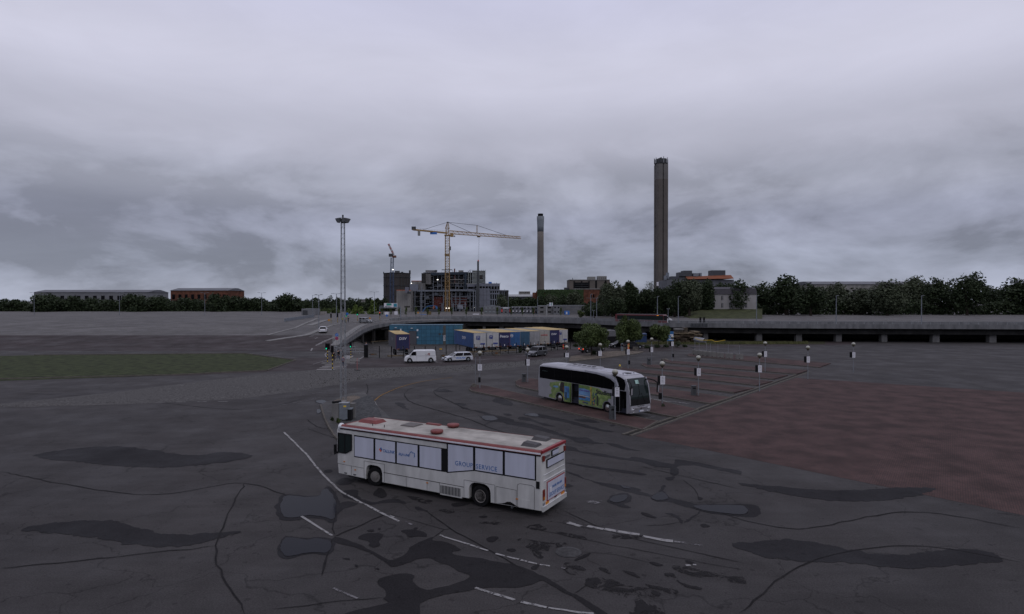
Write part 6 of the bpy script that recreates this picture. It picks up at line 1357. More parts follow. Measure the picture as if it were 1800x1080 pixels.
# ------------------------------------------------------------ cranes
def lattice(mb, a, b, w0, w1, n, ch=.12, br_=.07, up=Vector((0,0,1)), tri=False):
    a = Vector(a); b = Vector(b); t = (b-a).normalized(); r = t.cross(up).normalized() if abs(t.dot(up)) < .95 else Vector((1,0,0)); q = r.cross(t).normalized()
    cor = [(-1,-1),(1,-1),(1,1),(-1,1)] if not tri else [(-1,-1),(1,-1),(0,1)]
    def pt(k, c): w = (w0+(w1-w0)*k/n)/2; return a.lerp(b, k/n)+r*c[0]*w+q*c[1]*w
    for c in cor: mb.beam(pt(0, c), pt(n, c), ch)
    m = len(cor)
    for k in range(n):
        for j in range(m):
            c0, c1 = cor[j], cor[(j+1) % m]
            if k % 2: c0, c1 = c1, c0
            mb.beam(pt(k, c0), pt(k+1, c1), br_)
            mb.beam(pt(k, c0), pt(k, c1), br_*.8)
    return mb
CYM = M('crane_jib_pale', (.40,.28,.16), .6, var=.1); 
px_, py_ = (786.5-900)*330/F, 330.
jz = H+121*330/F
tc_ = T('tower_crane', 'large yellow tower crane standing in front of the new building', 'tower crane', (px_, py_, 3.9))
mz0, mz1 = 0, H+ (530-415)*330/F-3.9
sec = MB(); sh = (mz1-mz0)/15; lattice(sec, (0,0,0), (0,0,sh), 2.2, 2.2, 2, .26, .13); so = sec.build('mast_section', YELLOW, tc_); 
for k in range(1, 15): link('mast_section', so.data, tc_, (0,0,k*sh))
zt_ = mz1
def cu(u, v, d): p = P(u, v, d); return Vector((p.x-px_, p.y-py_, p.z-3.9))
MB().box(-1.5,1.5,-1.5,1.5,zt_,zt_+.5).build('slewing_ring', YELLOW, tc_); lattice(MB(), (0,0,zt_+.5), (0,0,zt_+4), 1.6, 1.4, 2, .25, .15).build('slewing_frame', YELLOW, tc_)
ap = cu(787,391,330); lattice(MB(), (0,0,zt_+3.8), (ap.x, ap.y, ap.z), 2.0, .5, 4, .2, .12).build('apex_tower', YELLOW, tc_); MB().box(ap.x-.5,ap.x+.5,ap.y-.5,ap.y+.5,ap.z-.3,ap.z+.2).build('apex_head', STEEL_D, tc_)
j0 = cu(790,408.5,331); j1 = cu(915,418.2,359); lattice(MB(), j0, j1, 1.7, 1.1, 34, .20, .11).build('jib', CYM, tc_)
MB().beam(j0+Vector((0,0,-.9)), j1+Vector((0,0,-.6)), .28).build('jib_chord', YELLOW, tc_)
c1 = cu(726,404,319.5); c0_ = cu(786,410,330); cj = MB(); cj.beam(c0_, c1, 1.3, .75); cj.build('counter_jib', YELLOW, tc_)
cr_ = MB(); 
for k in range(12): q = c0_.lerp(c1, (k+.5)/12); cr_.beam(q, q+Vector((0,0,1.1)), .05)
cr_.beam(c0_+Vector((0,0,1.1)), c1+Vector((0,0,1.1)), .05); cr_.build('counter_jib_railing', STEEL_D, tc_)
q = c0_.lerp(c1, .97); MB().box(q.x-1.2,q.x+.9,q.y-.7,q.y+.7,q.z,q.z+1.6).build('winch', STEEL_D, tc_)
q = c0_.lerp(c1, .83); MB().box(q.x-.55,q.x+.55,q.y-.8,q.y+.8,q.z-2.8,q.z-.2).build('counterweight', CONC_L, tc_)
q = c0_.lerp(c1, .40); MB().box(q.x-1.8,q.x+1.8,q.y-.9,q.y-.75,q.z-1.5,q.z-.3).build('blue_board', BLUESIGN, tc_)
q = cu(794,413,331); MB().box(q.x-.7,q.x+1.0,q.y-1.2,q.y,q.z-1.2,q.z+.8).build('operator_cab', YELLOW, tc_)
MB().box(q.x+1.2,q.x+1.9,q.y-1,q.y,q.z-1.2,q.z-.5).build('cab_box', STEEL, tc_)
post_t = cu(838.5,396.5,342); post_b = cu(838.5,411,342); lattice(MB(), post_b, post_t, .6, .4, 4, .13, .07).build('jib_post', YELLOW, tc_)
pd = MB(); 
for a_, b_ in ((ap, cu(741,405,322)), (ap, post_t), (post_t, cu(890,414,353)), (ap, cu(827,408.5,339))): pd.beam(a_, b_, .16)
pd.build('tie_rod', STEEL_D, tc_)
tq = cu(841.5,416,342.5); MB().box(tq.x-.9,tq.x+.9,tq.y-.6,tq.y+.6,tq.z-.4,tq.z+.3).build('trolley', YELLOW, tc_); hb = cu(840.5,459,342.5); cab_ = MB(); cab_.beam(tq, hb, .05); cab_.beam(tq+Vector((.4,0,0)), hb+Vector((.3,0,0)), .05); cab_.build('hoist_rope', STEEL_D, tc_)
MB().box(hb.x-.2,hb.x+.5,hb.y-.2,hb.y+.2,hb.z-.8,hb.z).build('hook_block', REDSIGN, tc_)
q = cu(791,437,330); MB().box(q.x-.3,q.x+.5,-1.2,0,q.z-1,q.z+1).build('lift_cage', STEEL_D, tc_)
for v_, w_ in ((475,2.9),(450,1.4)): z = H+(530-v_)*330/F-3.9; MB().box(-w_,w_-.3,-w_*.6,w_*.6,z,z+.22 if v_ == 475 else z+.9).build('mast_platform', STEEL_D if v_ == 475 else YELLOW, tc_)
for u in (784.3,789): q = cu(u,542,328); MB().lathe([(.28,-.1),(.28,.1),(.0,.15)], 10, (q.x,-1.4,q.z)).build('site_lamp', WHITEL, tc_)
# small luffing crane at the gas holder
bx, by = (688.7-900)*420/F, 420.
lc = T('luffing_crane', 'small red and white luffing crane on a blue lattice mast before the gas holder', 'crane', (bx, by, 3.9))
def lu(u, v): p = P(u, v, 420); return Vector((p.x-bx, 0, p.z-3.9))
BLUEM = M('mast_blue', (.03,.05,.10), .6, var=.1)
lattice(MB(), (0,0,0), lu(688.8,479), 2.1, 2.1, 10, .35, .16).build('lower_mast', BLUEM, lc); lattice(MB(), lu(688.8,479), lu(689.5,453), 1.7, 1.7, 6, .25, .15).build('upper_mast', M('mast_steel_blue', (.12,.15,.20), .6), lc)
q = lu(690,451); MB().box(q.x-2.4,q.x+.3,-1.2,1.2,q.z-.2,q.z+1.8).build('machinery_cab', STEEL_D, lc); MB().box(q.x,q.x+2.4,-1.2,1.2,q.z-.9,q.z+.6).build('counterweight', M('crane_brown', (.13,.05,.03), .7), lc)
RWC = M('crane_red', (.32,.06,.04), .6); a_, b_ = lu(692,448), lu(682.8,429)
for k in range(6):
    lattice(MB(), a_.lerp(b_, k/6), a_.lerp(b_, (k+1)/6), .95, .9, 2, .22, .14).build('jib_section', RWC if k % 2 else M('crane_white', (.35,.33,.32), .6), lc)
for u, v in ((691.5,474.5),(691.3,541.5)): q = lu(u, v); MB().lathe([(.45,-.2),(.45,.2),(.0,.3)], 10, (q.x,-1.5,q.z)).build('site_lamp', WHITEL, lc)
# dark telescopic boom standing upright
q = P(840,556,338); mcr = T('telescopic_crane', 'dark upright telescopic boom in front of the slatted facade', 'mobile crane', (q.x, q.y, 3.9)); zt2 = H+(530-459.5)*338/F-3.9
MB().box(-.85,.85,-.5,.5,1.5,zt2*.55).build('boom_section', STEEL_D, mcr); MB().box(-.6,.7,-.4,.4,zt2*.55,zt2*.78).build('boom_section', STEEL_D, mcr); MB().box(-.38,.62,-.3,.3,zt2*.78,zt2).build('boom_section', STEEL_D, mcr); MB().box(-.1,.5,-.2,.2,zt2,zt2+.7).build('boom_tip', REDSIGN, mcr)
MB().box(-4,3,-1.2,1.2,.5,2.2).build('carrier', STEEL_D, mcr)
for x in (-3,-1.5,1.5): MB().lathe([(.3,-1.3),(.55,-1.3),(.55,1.3),(.3,1.3)], 12, (x,0,.55), 'y').build('axle_wheels', BLACK, mcr)
# concrete pump with blue arm
q = P(760,556,330); pump = T('concrete_pump', 'blue folded concrete pump arm arching over the site', 'concrete pump', (q.x, q.y, 3.9))
def pq(u, v): p = P(u, v, 330); return Vector((p.x-q.x, 0, p.z-3.9))
pts = [(742,550),(746,543),(752,538.5),(762,537.5),(767,538.5),(768.5,545),(766,553)]; pa = MB()
for a_, b_ in zip(pts, pts[1:]): pa.beam(pq(*a_), pq(*b_), .35 if a_[0] < 765 else .8)
pa.build('pump_arm', M('pump_blue', (.03,.13,.33), .5), pump); MB().beam(pq(763,537.5), pq(760.5,553), .5).build('pump_strut', M('pump_orange', (.4,.10,.03), .5), pump); MB().box(pq(756,0).x, pq(770,0).x, -1.2, 1.2, 0, 1.6).build('pump_truck', STEEL_D, pump)

# ------------------------------------------------------------ the building under construction
bld = T('building_under_construction', 'large grey building under construction with open steel frame and floors', 'building', (0,0,0))
FD = 345.; FS = FD/F
def X(u, d=FD): return (u-900)*d/F
def Zv(v, d=FD): return H-(v-530)*d/F
ORL = M('orange_edge', (.42,.12,.06), .7, var=0); BROWN = M('rust_red_panel', (.10,.032,.026), .8, var=.3, vs=.4); BLUEST = M('blue_steel', (.015,.03,.05), .6, var=.2, vs=.6); LOUV = M('louvre_white', (.30,.33,.32), .6, var=.1); GREYP = M('grey_cladding', (.15,.16,.195), .7, var=.08, vs=.3)
rg = random.Random(21)
def blk(name, u0, u1, vt, vb, d, dep, mat, parent=bld):
    return MB().box(X(u0, d), X(u1, d), d, d+dep, max(3.0, Zv(vb, d)), Zv(vt, d)).build(name, mat, parent)
def frame(u0, u1, vt, vb, d, dep, ncol, nfl, colm=STEEL_L, slabm=CONC, cw_=.45, infill=.35, clutter=60, rows=2, mats=None, back=True):
    x0, x1 = X(u0, d), X(u1, d); zt, zb = Zv(vt, d), max(3.9, Zv(vb, d))
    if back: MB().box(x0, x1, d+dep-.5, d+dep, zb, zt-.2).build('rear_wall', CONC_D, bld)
    cme = MB().box(-cw_/2, cw_/2, -cw_/2, cw_/2, 0, zt-zb).build('column', colm, bld); cd = cme.data; bpy.data.objects.remove(cme)
    xsb = [x0+(x1-x0)*(i+(rg.uniform(-.22,.22) if 0 < i < ncol else 0))/ncol for i in range(ncol+1)]
    for r_ in range(rows):
        for i in range(ncol+1):
            if rg.random() < .85 or i in (0, ncol): link('column', cd, bld, (xsb[i], d+.3+r_*dep*.6, zb))
    fh = (zt-zb)/nfl
    MB().box(x0-.3, x1+.3, d+.7, d+dep-.6, zt-.28, zt).build('floor_slab', slabm, bld); MB().box(x0-.2, x1+.2, d-.05, d+.25, zt-.42, zt-.10).build('edge_beam', colm, bld)
    i = 0
    while i < ncol:
        k = min(ncol, i+rg.choice([1,2,2,3])); nf = nfl+rg.choice([-1,0,0,1]); f2 = (zt-zb)/nf; off = rg.uniform(0, 1.5)
        for j in range(1, nf):
            z = zb+j*f2+rg.uniform(-.2,.2)
            if rg.random() < .82: MB().box(xsb[i]-.2, xsb[k]+.2, d+.7+off, d+dep-.6, z-.28, z).build('floor_slab', slabm if rg.random() < .6 else CONC_D, bld)
            if rg.random() < .62: MB().box(xsb[i], xsb[k], d-.05+off*.3, d+.2+off*.3, z-.36, z-.10).build('edge_beam', rg.choice([colm, colm, STEEL_D, CONC]), bld)
            if rg.random() < .3: MB().beam((xsb[i], d+.1, z-f2), (xsb[k], d+.1, z), .14).build('brace', STEEL_D, bld)
        i = k
    mats = mats or [CONC, CONC_D, STEEL_L, GREYP, CONC_D]
    for i in range(ncol):
        for j in range(nfl):
            if rg.random() < infill:
                xa, xb = x0+(x1-x0)*(i+.12)/ncol, x0+(x1-x0)*(i+.88)/ncol; za = zb+j*fh+.05; zb_ = za+fh*rg.choice([.45,.6,.75,.9])-.3; dd_ = rg.choice([.8, 1.6, dep*.3, dep*.5])
                MB().box(xa, xb, d+dd_, d+dd_+.25, za, zb_).build('infill_panel', rg.choice(mats), bld)
    cl = MB()
    for k in range(clutter):
        x = rg.uniform(x0, x1); z = zb+rg.randrange(nfl)*fh; y = d+rg.uniform(.5, dep*.5); w_ = rg.uniform(.2, 1.4)
        t_k = rg.random()
        if t_k < .4: cl.box(x, x+w_, y, y+.5, z, z+rg.uniform(.4, 1.6))
        elif t_k < .7: cl.beam((x, y, z), (x+rg.uniform(-2,2), y, z+fh*.9), .09)
        else: cl.box(x, x+.08, d-.1, d, z, z+1.1); cl.box(x, x+2.2, d-.1, d-.04, z+1.0, z+1.06)
    cl.build('site_clutter', STEEL_D if rg.random() < .5 else STEEL_L, bld, kind='stuff')
# pale concrete block on the left with small openings and orange edge protection
o = blk('concrete_block', 697, 722.5, 511, 558, 338, 14, CONC_L); blk('edge_protection', 697, 722, 510, 511, 337.9, .2, ORL)
for k in range(6): MB().box(X(711+k*1.7,338), X(712.1+k*1.7,338), 337.94, 338.1, Zv(541,338), Zv(538,338)).build('opening', DARK, bld)
blk('site_hoist', 712,718,505,515,334,2,M('hoist_grey',(.15,.15,.19),.6)); blk('site_hoist', 716,721,513,517,334,2,STEEL_D)
blk('concrete_stack', 720.5, 735, 500, 512, 346, 12, GREYP); blk('concrete_stack', 723, 747, 494.5, 504, 350, 12, CONC_L); blk('edge_protection', 723, 746, 493.6, 494.5, 349.9, .2, ORL); blk('concrete_stack', 735, 747, 498, 512, 347, 10, CONC)
# main low frame
frame(722.5, 842, 511, 558, 345, 16, 15, 5, infill=.55, clutter=220, rows=3)
blk('main_beam', 733, 841, 510, 512.8, 344.4, .5, STEEL_L)
blk('brown_panel', 762, 782, 522, 546, 345.7, .4, BROWN); blk('brown_panel', 797, 821, 521, 540, 345.7, .4, BROWN); blk('brown_panel', 790, 797, 523, 545, 345.9, .4, BROWN)
for k in range(4): blk('pipe_run', 797, 821, 522+k*4.4, 522.8+k*4.4, 345.4, .25, STEEL_L)
# upper storeys
frame(745, 838, 479, 511, 352, 14, 12, 4, STEEL_L, CONC, .35, .5, 220, rows=2)
blk('stair_core', 741, 748, 480.5, 503, 349, 8, CONC_D); blk('stair_core', 748, 757, 481.5, 500, 349.5, 7, CONC)
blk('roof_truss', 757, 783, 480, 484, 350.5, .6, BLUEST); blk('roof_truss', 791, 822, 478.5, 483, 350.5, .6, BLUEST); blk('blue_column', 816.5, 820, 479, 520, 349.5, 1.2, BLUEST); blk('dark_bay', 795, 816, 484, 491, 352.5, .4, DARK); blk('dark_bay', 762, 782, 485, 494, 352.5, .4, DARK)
blk('gallery_beam', 790, 823, 491, 492.4, 351, .5, CONC_L); blk('gallery_beam', 790, 823, 497.5, 498.5, 351, .5, CONC_L); blk('gallery_beam', 790, 822, 509, 512, 343.8, .5, STEEL_L)
blk('brown_duct', 798, 800, 472.5, 479, 356, 1, M('duct_red', (.14,.045,.04), .7)); blk('brown_duct', 798, 800.5, 483, 497, 351.5, .6, M('duct_red2', (.10,.045,.04), .7)); blk('roof_plant', 748, 766, 475.3, 481, 356, 5, M('plant_grey', (.17,.17,.18), .6)); blk('roof_plant', 764, 768, 475, 478, 354, 2, STEEL_D); blk('roof_plant', 806, 814, 475.5, 478.5, 356, 3, CONC_L)
# slatted curved facade
for k in range(11):
    v = 476.2+k*2.15; m_ = MB()
    for i in range(8):
        a0_, a1_ = i/8*1.2, (i+1)/8*1.2
        def cp_(a): return (X(830,350)+ (X(853.5,350)-X(830,350))*sin(a)/sin(1.2), 350+5*(1-cos(a))*1.6)
        (xa, ya), (xb, yb) = cp_(a0_), cp_(a1_); z = Zv(v+.018*k*i, 350); m_.beam((xa, ya, z), (xb, yb, z), .12, .32)
    m_.build('louvre', LOUV, bld)
blk('louvre_backing', 830.5, 852, 476, 500, 353.5, 6, CONC_D)
for k, (u, t_) in enumerate(((830.4,0),(823.6,0),(826.8,0))): blk('facade_post', u-.5, u+.5, 477, 498, 351, .4, LOUV if k else STEEL_L)
blk('facade_unit', 843, 848.5, 484, 490.5, 349.0, .5, CONC_D)
blk('parapet_beam', 820, 852, 498.4, 500.2, 347.5, 1, CONC_L)
frame(822, 842, 499.5, 523, 346, 8, 2, 3, STEEL_L, GREYP, .5, .2, 20); blk('concrete_wall', 821, 835, 500.5, 504.5, 345, .4, GREYP); blk('concrete_wall', 821, 835, 508.5, 512.5, 345, .4, GREYP)
# clad block with windows
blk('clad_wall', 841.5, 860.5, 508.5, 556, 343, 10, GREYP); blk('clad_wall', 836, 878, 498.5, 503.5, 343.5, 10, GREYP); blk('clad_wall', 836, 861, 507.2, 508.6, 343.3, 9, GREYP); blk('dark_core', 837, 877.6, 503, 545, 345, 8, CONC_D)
for k in range(7): blk('window_pier', 842+k*5.2, 843.2+k*5.2, 503, 508.5, 343.4, 1, STEEL_L)
for u in (849.5,855.5): MB().box(X(u,343)-.04, X(u,343)+.04, 342.95, 343, Zv(555,343), Zv(509,343)).build('cladding_joint', SEAM, bld)
for k in range(4): MB().box(X(841.7,343), X(860.3,343), 342.96, 343, Zv(519+k*9,343)-.03, Zv(519+k*9,343)+.03).build('cladding_joint', SEAM, bld)
for k in range(5): blk('window_pier', 860.5+k*3.9, 862+k*3.9, 509, 545, 343.4, .8, STEEL_L)
for v in (509,515.5,526,536.5): blk('spandrel', 860.5, 878, v, v+2.2, 343.2, .8, GREYP if v < 520 else STEEL_L)
blk('round_end', 872, 878, 499.5, 512, 344, 6, CONC_D)
blk('dark_core', 878, 886, 511, 545, 348, 8, CONC_D)
for k in range(4): blk('window_pier', 877.5+k*2.8, 878.5+k*2.8, 511, 530, 347, .6, STEEL_L)
blk('spandrel', 861, 890, 510.2, 512, 346.6, .6, GREYP)
MB().lathe([((X(894,352)-X(885,352))/2, Zv(556,352)), ((X(894,352)-X(885,352))/2, Zv(510.5,352))], 20, ((X(889.5,352)), 352, 0)).build('round_stair_tower', CONC_D, bld)
MB().box(X(858,344), X(863.5,344), 350, 352, Zv(498.5,344), Zv(495.2,344)).build('blue_container', BLUESIGN, bld)
for k in range(26): 
    u = rg.uniform(822, 890); v = 510.5 if u > 879 else (499 if u > 853 else 476); MB().beam((X(u),348,Zv(v+1)),(X(u),348,Zv(v-2.2)),.10).build('guard_post', STEEL_D, bld)
for k in range(16):
    u = rg.uniform(757, 830); MB().beam((X(u,352),351,Zv(480,352)),(X(u,352),351,Zv(476.5-rg.random()*1.5,352)),.10).build('guard_post', STEEL_D, bld)
# free standing steel portals in front
for u, vt in ((774.5+2.5,534),(807,533),(817.7,531),(796.5,533.5),(741.3,504),(832,511),(836,511)): 
    w_ = .35 if u < 800 and vt < 510 or u > 830 else .55; MB().box(X(u,336)-w_/2, X(u,336)+w_/2, 336, 336.5, 3.9, Zv(vt,336)).build('front_column', STEEL_L, bld)
blk('netting', 804, 814, 536.5, 543.5, 335, .3, M('plastic_sheet', (.22,.24,.28), .6, var=.3, vs=.8))
# construction lamps
for u, v in ((769.3,492),(723.3,498.4),(833.5,541.5)): MB().lathe([(.42 if u < 800 and v < 495 else .2,-.15),(.42 if u < 800 and v < 495 else .2,.1),(.0,.2)], 10, (X(u,342), 342, Zv(v,342))).build('site_lamp', WHITEL, bld)

# site offices and small things along the far pavement
def cabin(lab, u0, u1, vt, d, mat, rows, wins, ncol, parent_kind='site_office', wm=GLASS, door=None):
    x0, x1 = X(u0, d), X(u1, d); zt = Zv(vt, d); t = T(parent_kind, lab, 'site cabin', (x0, d, 3.9)); w_ = x1-x0; h = zt-3.9
    MB().box(0, w_, 0, 6, 0, h).build('wall', mat, t); MB().box(-.1, w_+.1, -.1, 6.1, h, h+.15).build('roof', STEEL, t)
    for j in range(rows):
        for i in range(ncol):
            xa = w_*(i+.25)/ncol; xb = w_*(i+.7)/ncol; z = h*(j+.42)/rows; o = MB().box(xa, xb, -.05, .02, z, z+h/rows*.32).build('window', wm, t)
    for j in range(1, rows): MB().box(0, w_, -.04, 0, h*j/rows-.05, h*j/rows+.05).build('seam', STEEL_D, t)
    return t, w_, h
CABG = M('cabin_grey', (.15,.155,.165), .7, var=.1, vs=.3); CABD = M('cabin_dark', (.10,.105,.12), .7, var=.15, vs=.3)
LG = M('light_window', (.22,.25,.26), .3, var=.1)
cabin('grey two storey site office with pale windows below the clad block', 851, 879, 539, 280, CABG, 2, 2, 4, wm=LG)
c_, w_, h_ = cabin('grey site cabins with red door panels beside the site office', 879, 899, 541, 276, CABG, 2, 2, 3)
for xx in (.1,.82): MB().box(w_*xx, w_*xx+.6, -.12, -.06, h_*.3, h_*.75).build('door', REDSIGN, c_)
MB().box(w_*.25, w_*.8, -.15, -.08, h_*.85, h_*1.0).build('sign', WPAINT, c_)
c_, w_, h_ = cabin('long row of dark site cabins with white doors', 899, 946, 540, 274, CABD, 2, 2, 7)
for k in range(7):
    if k in (5,): MB().box(w_*.86, w_*.875, -.12, -.06, h_*.2, h_*.7).build('door', REDSIGN, c_)
    MB().box(w_*(k+.30)/7.6, w_*(k+.30)/7.6+.55, -.12, -.06, h_*.33, h_*.50).build('white_door', WPAINT, c_)
    MB().box(w_*(k+.2)/7.6, w_*(k+.2)/7.6+.3, -.12, -.06, h_*.93, h_*.99).build('lamp', WPAINT, c_)
cabin('plain grey site wall block with a blue notice', 946, 973, 538, 268, M('site_wall', (.17,.17,.17), .8, var=.1, vs=.3), 2, 1, 2)
c_, w_, h_ = cabin('grey stair tower block of the site wall with a blue container', 973, 985, 537.5, 266, CABG, 2, 1, 2)
q = X(996.5,262); t = T('blue_container', 'blue container with a white mark at the site wall foot', 'container', (q, 262, 3.9)); MB().box(-.9,1.1,0,3,0,1.6).build('box_body', BLUESIGN, t); MB().box(-.4,.2,-.05,0,.2,1.2).build('mark', WPAINT, t)
q = X(996.5,262)
cabin('plain grey walled cabin right end of the site wall', 985, 1029, 537.5, 270, M('site_wall2', (.15,.15,.155), .8, var=.1, vs=.3), 2, 1, 3, wm=CABD)
# low white boarding and clutter along the road
for i, (u0, u1, vt, m, lab) in enumerate([(720,728,553.5,M('pale_board',(.25,.25,.25),.8),'pale low hoarding board left of the pump'),(738,749,553,BLUESIGN,'low blue container at the site edge'),(752,757,548,M('ply_board',(.16,.12,.06),.8),'plywood crate near the pump arm'),(768,776,553.5,REDSIGN,'low red container right of the pump'),(831,842,552,WPAINT,'white plank pile before the steel columns'),(676,682,549,WPAINT,'small white booth by the gantry'),(693,698,548,WPAINT,'small white cabin right of the gantry foot'),(548,560,547,M('booth_beige',(.28,.25,.23),.8),'beige booth at the far left junction'),(562,572,548,M('booth_pale',(.30,.28,.27),.8),'pale booth right of the beige booth')]):
    d_ = 262.; o = MB(); o.box(X(u0,d_), X(u1,d_), d_, d_+2, 3.9, Zv(vt,d_)); tag(o.build('site_container', m), lab, 'container')
# far left grey shed
t = T('grey_shed', 'grey shed with dark doors at the far left edge', 'shed', (X(530,255),255,3.9)); MB().box(0,X(552,255)-X(530,255),0,8,0,Zv(543,255)-3.9).build('wall', CABG, t); MB().box(.5,2.5,-.05,0,0,2).build('door', STEEL_D, t)
t = T('road_barrier', 'grey fence barrier on the far left ramp', 'barrier'); m_ = MB()
for (a_, b_) in (((470,582),(552,552)),): pa_, pb_ = ZU(500,566), ZU(552,558); m_.beam(pa_+Vector((0,0,.5)), pb_+Vector((0,0,.5)), .2, 1.0)
m_.build('panel', STEEL_L, t)

# gantries and signs
def gantry(lab, u0, u1, vt, d, sign=None):
    t = T('sign_gantry', lab, 'gantry', (X(u0,d), d, 3.7)); w_ = X(u1,d)-X(u0,d); h = Zv(vt,d)-3.7
    for x in (0, w_): MB().box(x-.15,x+.15,-.15,.15,0,h).build('post', STEEL_L, t)
    lattice(MB(), (0,0,h), (w_,0,h), .7, .7, 10, .12, .07).build('truss', STEEL_L, t)
    return t, w_, h
g1, w_, h_ = gantry('steel road gantry with green and white direction board', 667.5, 704, 540, 215)
sb = MB().box(w_*.22, w_*.86, -.5, -.4, h_-.1, h_+1.35).build('direction_board', WPAINT, g1); MB().box(w_*.34, w_*.58, -.53, -.49, h_+.55, h_+1.25).build('green_field', M('sign_green', (.02,.22,.16), .5, var=0), sb); MB().box(w_*.68, w_*.84, -.53, -.49, h_+.05, h_+1.2).build('blue_field', M('sign_teal', (.02,.20,.28), .5, var=0), sb)
for k in range(3): MB().box(w_*.26, w_*(.60-.05*k), -.53, -.49, h_+.06+k*.14, h_+.11+k*.14).build('print_line', SEAM, sb)
g2 = T('overhead_sign', 'tall bent post carrying a white and green road sign', 'road sign', (X(961,240),240,3.9)); MB().tube((0,0,0),(0,0,Zv(538,240)-3.9),.2,.16,8).tube((0,0,Zv(536.5,240)-3.9),(1.9,0,Zv(536,240)-3.9),.14,.12,8).build('post', M('pale_post',(.32,.33,.34),.6), g2)
zc_ = Zv(535,240)-3.9; sb = MB().box(1.0,2.4,-.2,-.1,zc_-.75,zc_+.6).build('sign_board', WPAINT, g2); MB().box(1.75,2.0,-.23,-.19,zc_-.5,zc_+.5).build('green_field', MATS['sign_green'], sb); MB().box(1.1,1.4,-.23,-.19,zc_-.4,zc_-.05).build('blue_field', BLUESIGN, sb)

# street lamps
def street_lamp(u, vt, base, lab, arms=2, arm=1.6, rad=.11):
    p = base; h = Zv(vt, p.y)-p.z; t = T('street_lamp', lab, 'street lamp', p); MB().tube((0,0,0),(0,0,h),rad,rad*.6,8).build('pole', STEEL_L, t)
    for s in ((-1, 1) if arms == 2 else (1,)):
        a_ = MB().beam((0,0,h-.1),(s*arm,0,h+.05),.08).build('lamp_arm', STEEL_L, t); MB().box(min(s*arm*.55, s*arm*1.15), max(s*arm*.55, s*arm*1.15), -.15,.15,h-.02,h+.1).build('lamp_head', STEEL, a_)
    return t
street_lamp(560.5, 518.5, ZU(560.5,580), 'tall twin-armed street lamp on the ramp central strip', arm=.85)
street_lamp(549.5, 519, ZU(549.5,559), 'single-armed street lamp at the left edge beyond the ramp', 1, 1.3)
street_lamp(591.5, 516.5, ZU(591.5,559), 'twin-armed street lamp just left of the floodlight mast', arm=1.6, rad=.16)
street_lamp(658, 513.5, Vector((X(658,262),262,3.9)), 'twin-armed street lamp left of the gas holder', arm=1.7)
street_lamp(741.5, 510, Vector((X(741.5,240),240,3.9)), 'plain tall lamp post in front of the steel frame', 1, .6, .13)
street_lamp(893.5, 538-25, Vector((X(893.5,238),238,3.9)), 'tall thin lamp post beside the site cabins', 1, .3)
street_lamp(945, 522, Vector((X(945,238),238,3.9)), 'tall thin lamp post before the site cabins row end', 1, .3)
street_lamp(1038.5, 517.5, bp(1038.5, 3), 'pale tall street lamp on the bridge in front of the brick hall', 1, .4)
street_lamp(1048.8, 524, bp(1048.8, 16.5), 'shorter lamp post right of the pale one before the brick hall', 1, .4)
street_lamp(1155.5, 521.5, bp(1155.5, 16.5), 'street lamp on the bridge below the tall chimney', 1, .4, .12)
street_lamp(1192.3, 521.5, bp(1192.3, 3), 'pale street lamp on the bridge before the dark trees', 1, .4, .12)
street_lamp(1174.5, 543.5, bp(1174.5, 3), 'short lamp post at the front of the red bus', 2, .3, .09)
street_lamp(1043.5, 546, bp(1043.5, 3), 'short lamp post between the two lamps by the brick hall', 2, .3, .08)

# ------------------------------------------------------------ chimneys
d_ = 650.; s_ = d_/F
ch = T('slim_chimney', 'slim waisted concrete chimney with pale upper part and black flue', 'chimney', ((950-900)*s_, d_, 0))
def rz_pts(tab): return [((w/2)*s_, Zv(v, d_)) for w, v in tab]
CHB = M('chimney_brown', (.155,.14,.128), .9, var=.12, vs=.05, streak=1); CHG = M('chimney_grey', (.19,.21,.23), .9, var=.15, vs=.15, streak=4)
MB().lathe([(6.9*s_*1.0, 0)]+rz_pts([(13.2,513),(12.4,480),(11.6,450),(11.2,425),(11.3,408)]), 28).build('lower_shaft', CHB, ch, smooth=True)
MB().lathe(rz_pts([(11.3,408),(11.6,398),(12.4,388),(13.0,381)]), 28).build('upper_shaft', CHG, ch, smooth=True)
MB().lathe(rz_pts([(9.2,381),(9.4,376.4)]), 20).build('flue', DARK, ch)
d_ = 500.; s_ = d_/F
ch2 = T('tall_chimney', 'very tall chimney of clustered concrete shafts with antenna crown', 'chimney', ((1161.5-900)*s_, d_, 0), .14)
zt, zc2 = Zv(290.5, d_), Zv(497, d_); CHC = M('chimney_concrete', (.118,.107,.098), .92, var=.10, vs=.10, streak=1); CHC2 = M('chimney_concrete_pale', (.15,.145,.14), .92, var=.10, vs=.10)
rr = 4.85
MB().box(-rr+.7,rr-.7,-rr+.7,rr-.7,0,zt).build('core', DARK, ch2)
for sx1 in (-1, 1):
    for sy1 in (-1, 1):
        a0_, a1_ = .35, rr
        pl = [(sx1*a0_, sy1*a0_), (sx1*a1_*.98, sy1*a0_), (sx1*a1_, sy1*(a0_+1.2)), (sx1*a1_*.93, sy1*a1_*.78), (sx1*a1_*.78, sy1*a1_*.93), (sx1*(a0_+1.2), sy1*a1_), (sx1*a0_, sy1*a1_*.98)]
        MB().prism(pl, 0, Zv(317, d_)).build('shaft', CHC, ch2); MB().prism(pl, Zv(317, d_), zt).build('shaft_top', CHC2, ch2)
MB().lathe([(rr*1.0,zt),(rr*1.13,zt+.6),(rr*1.13,zt+1.0),(rr*.95,zt+1.0),(rr*.95,zt+4.3)], 20).build('crown', STEEL_D, ch2)
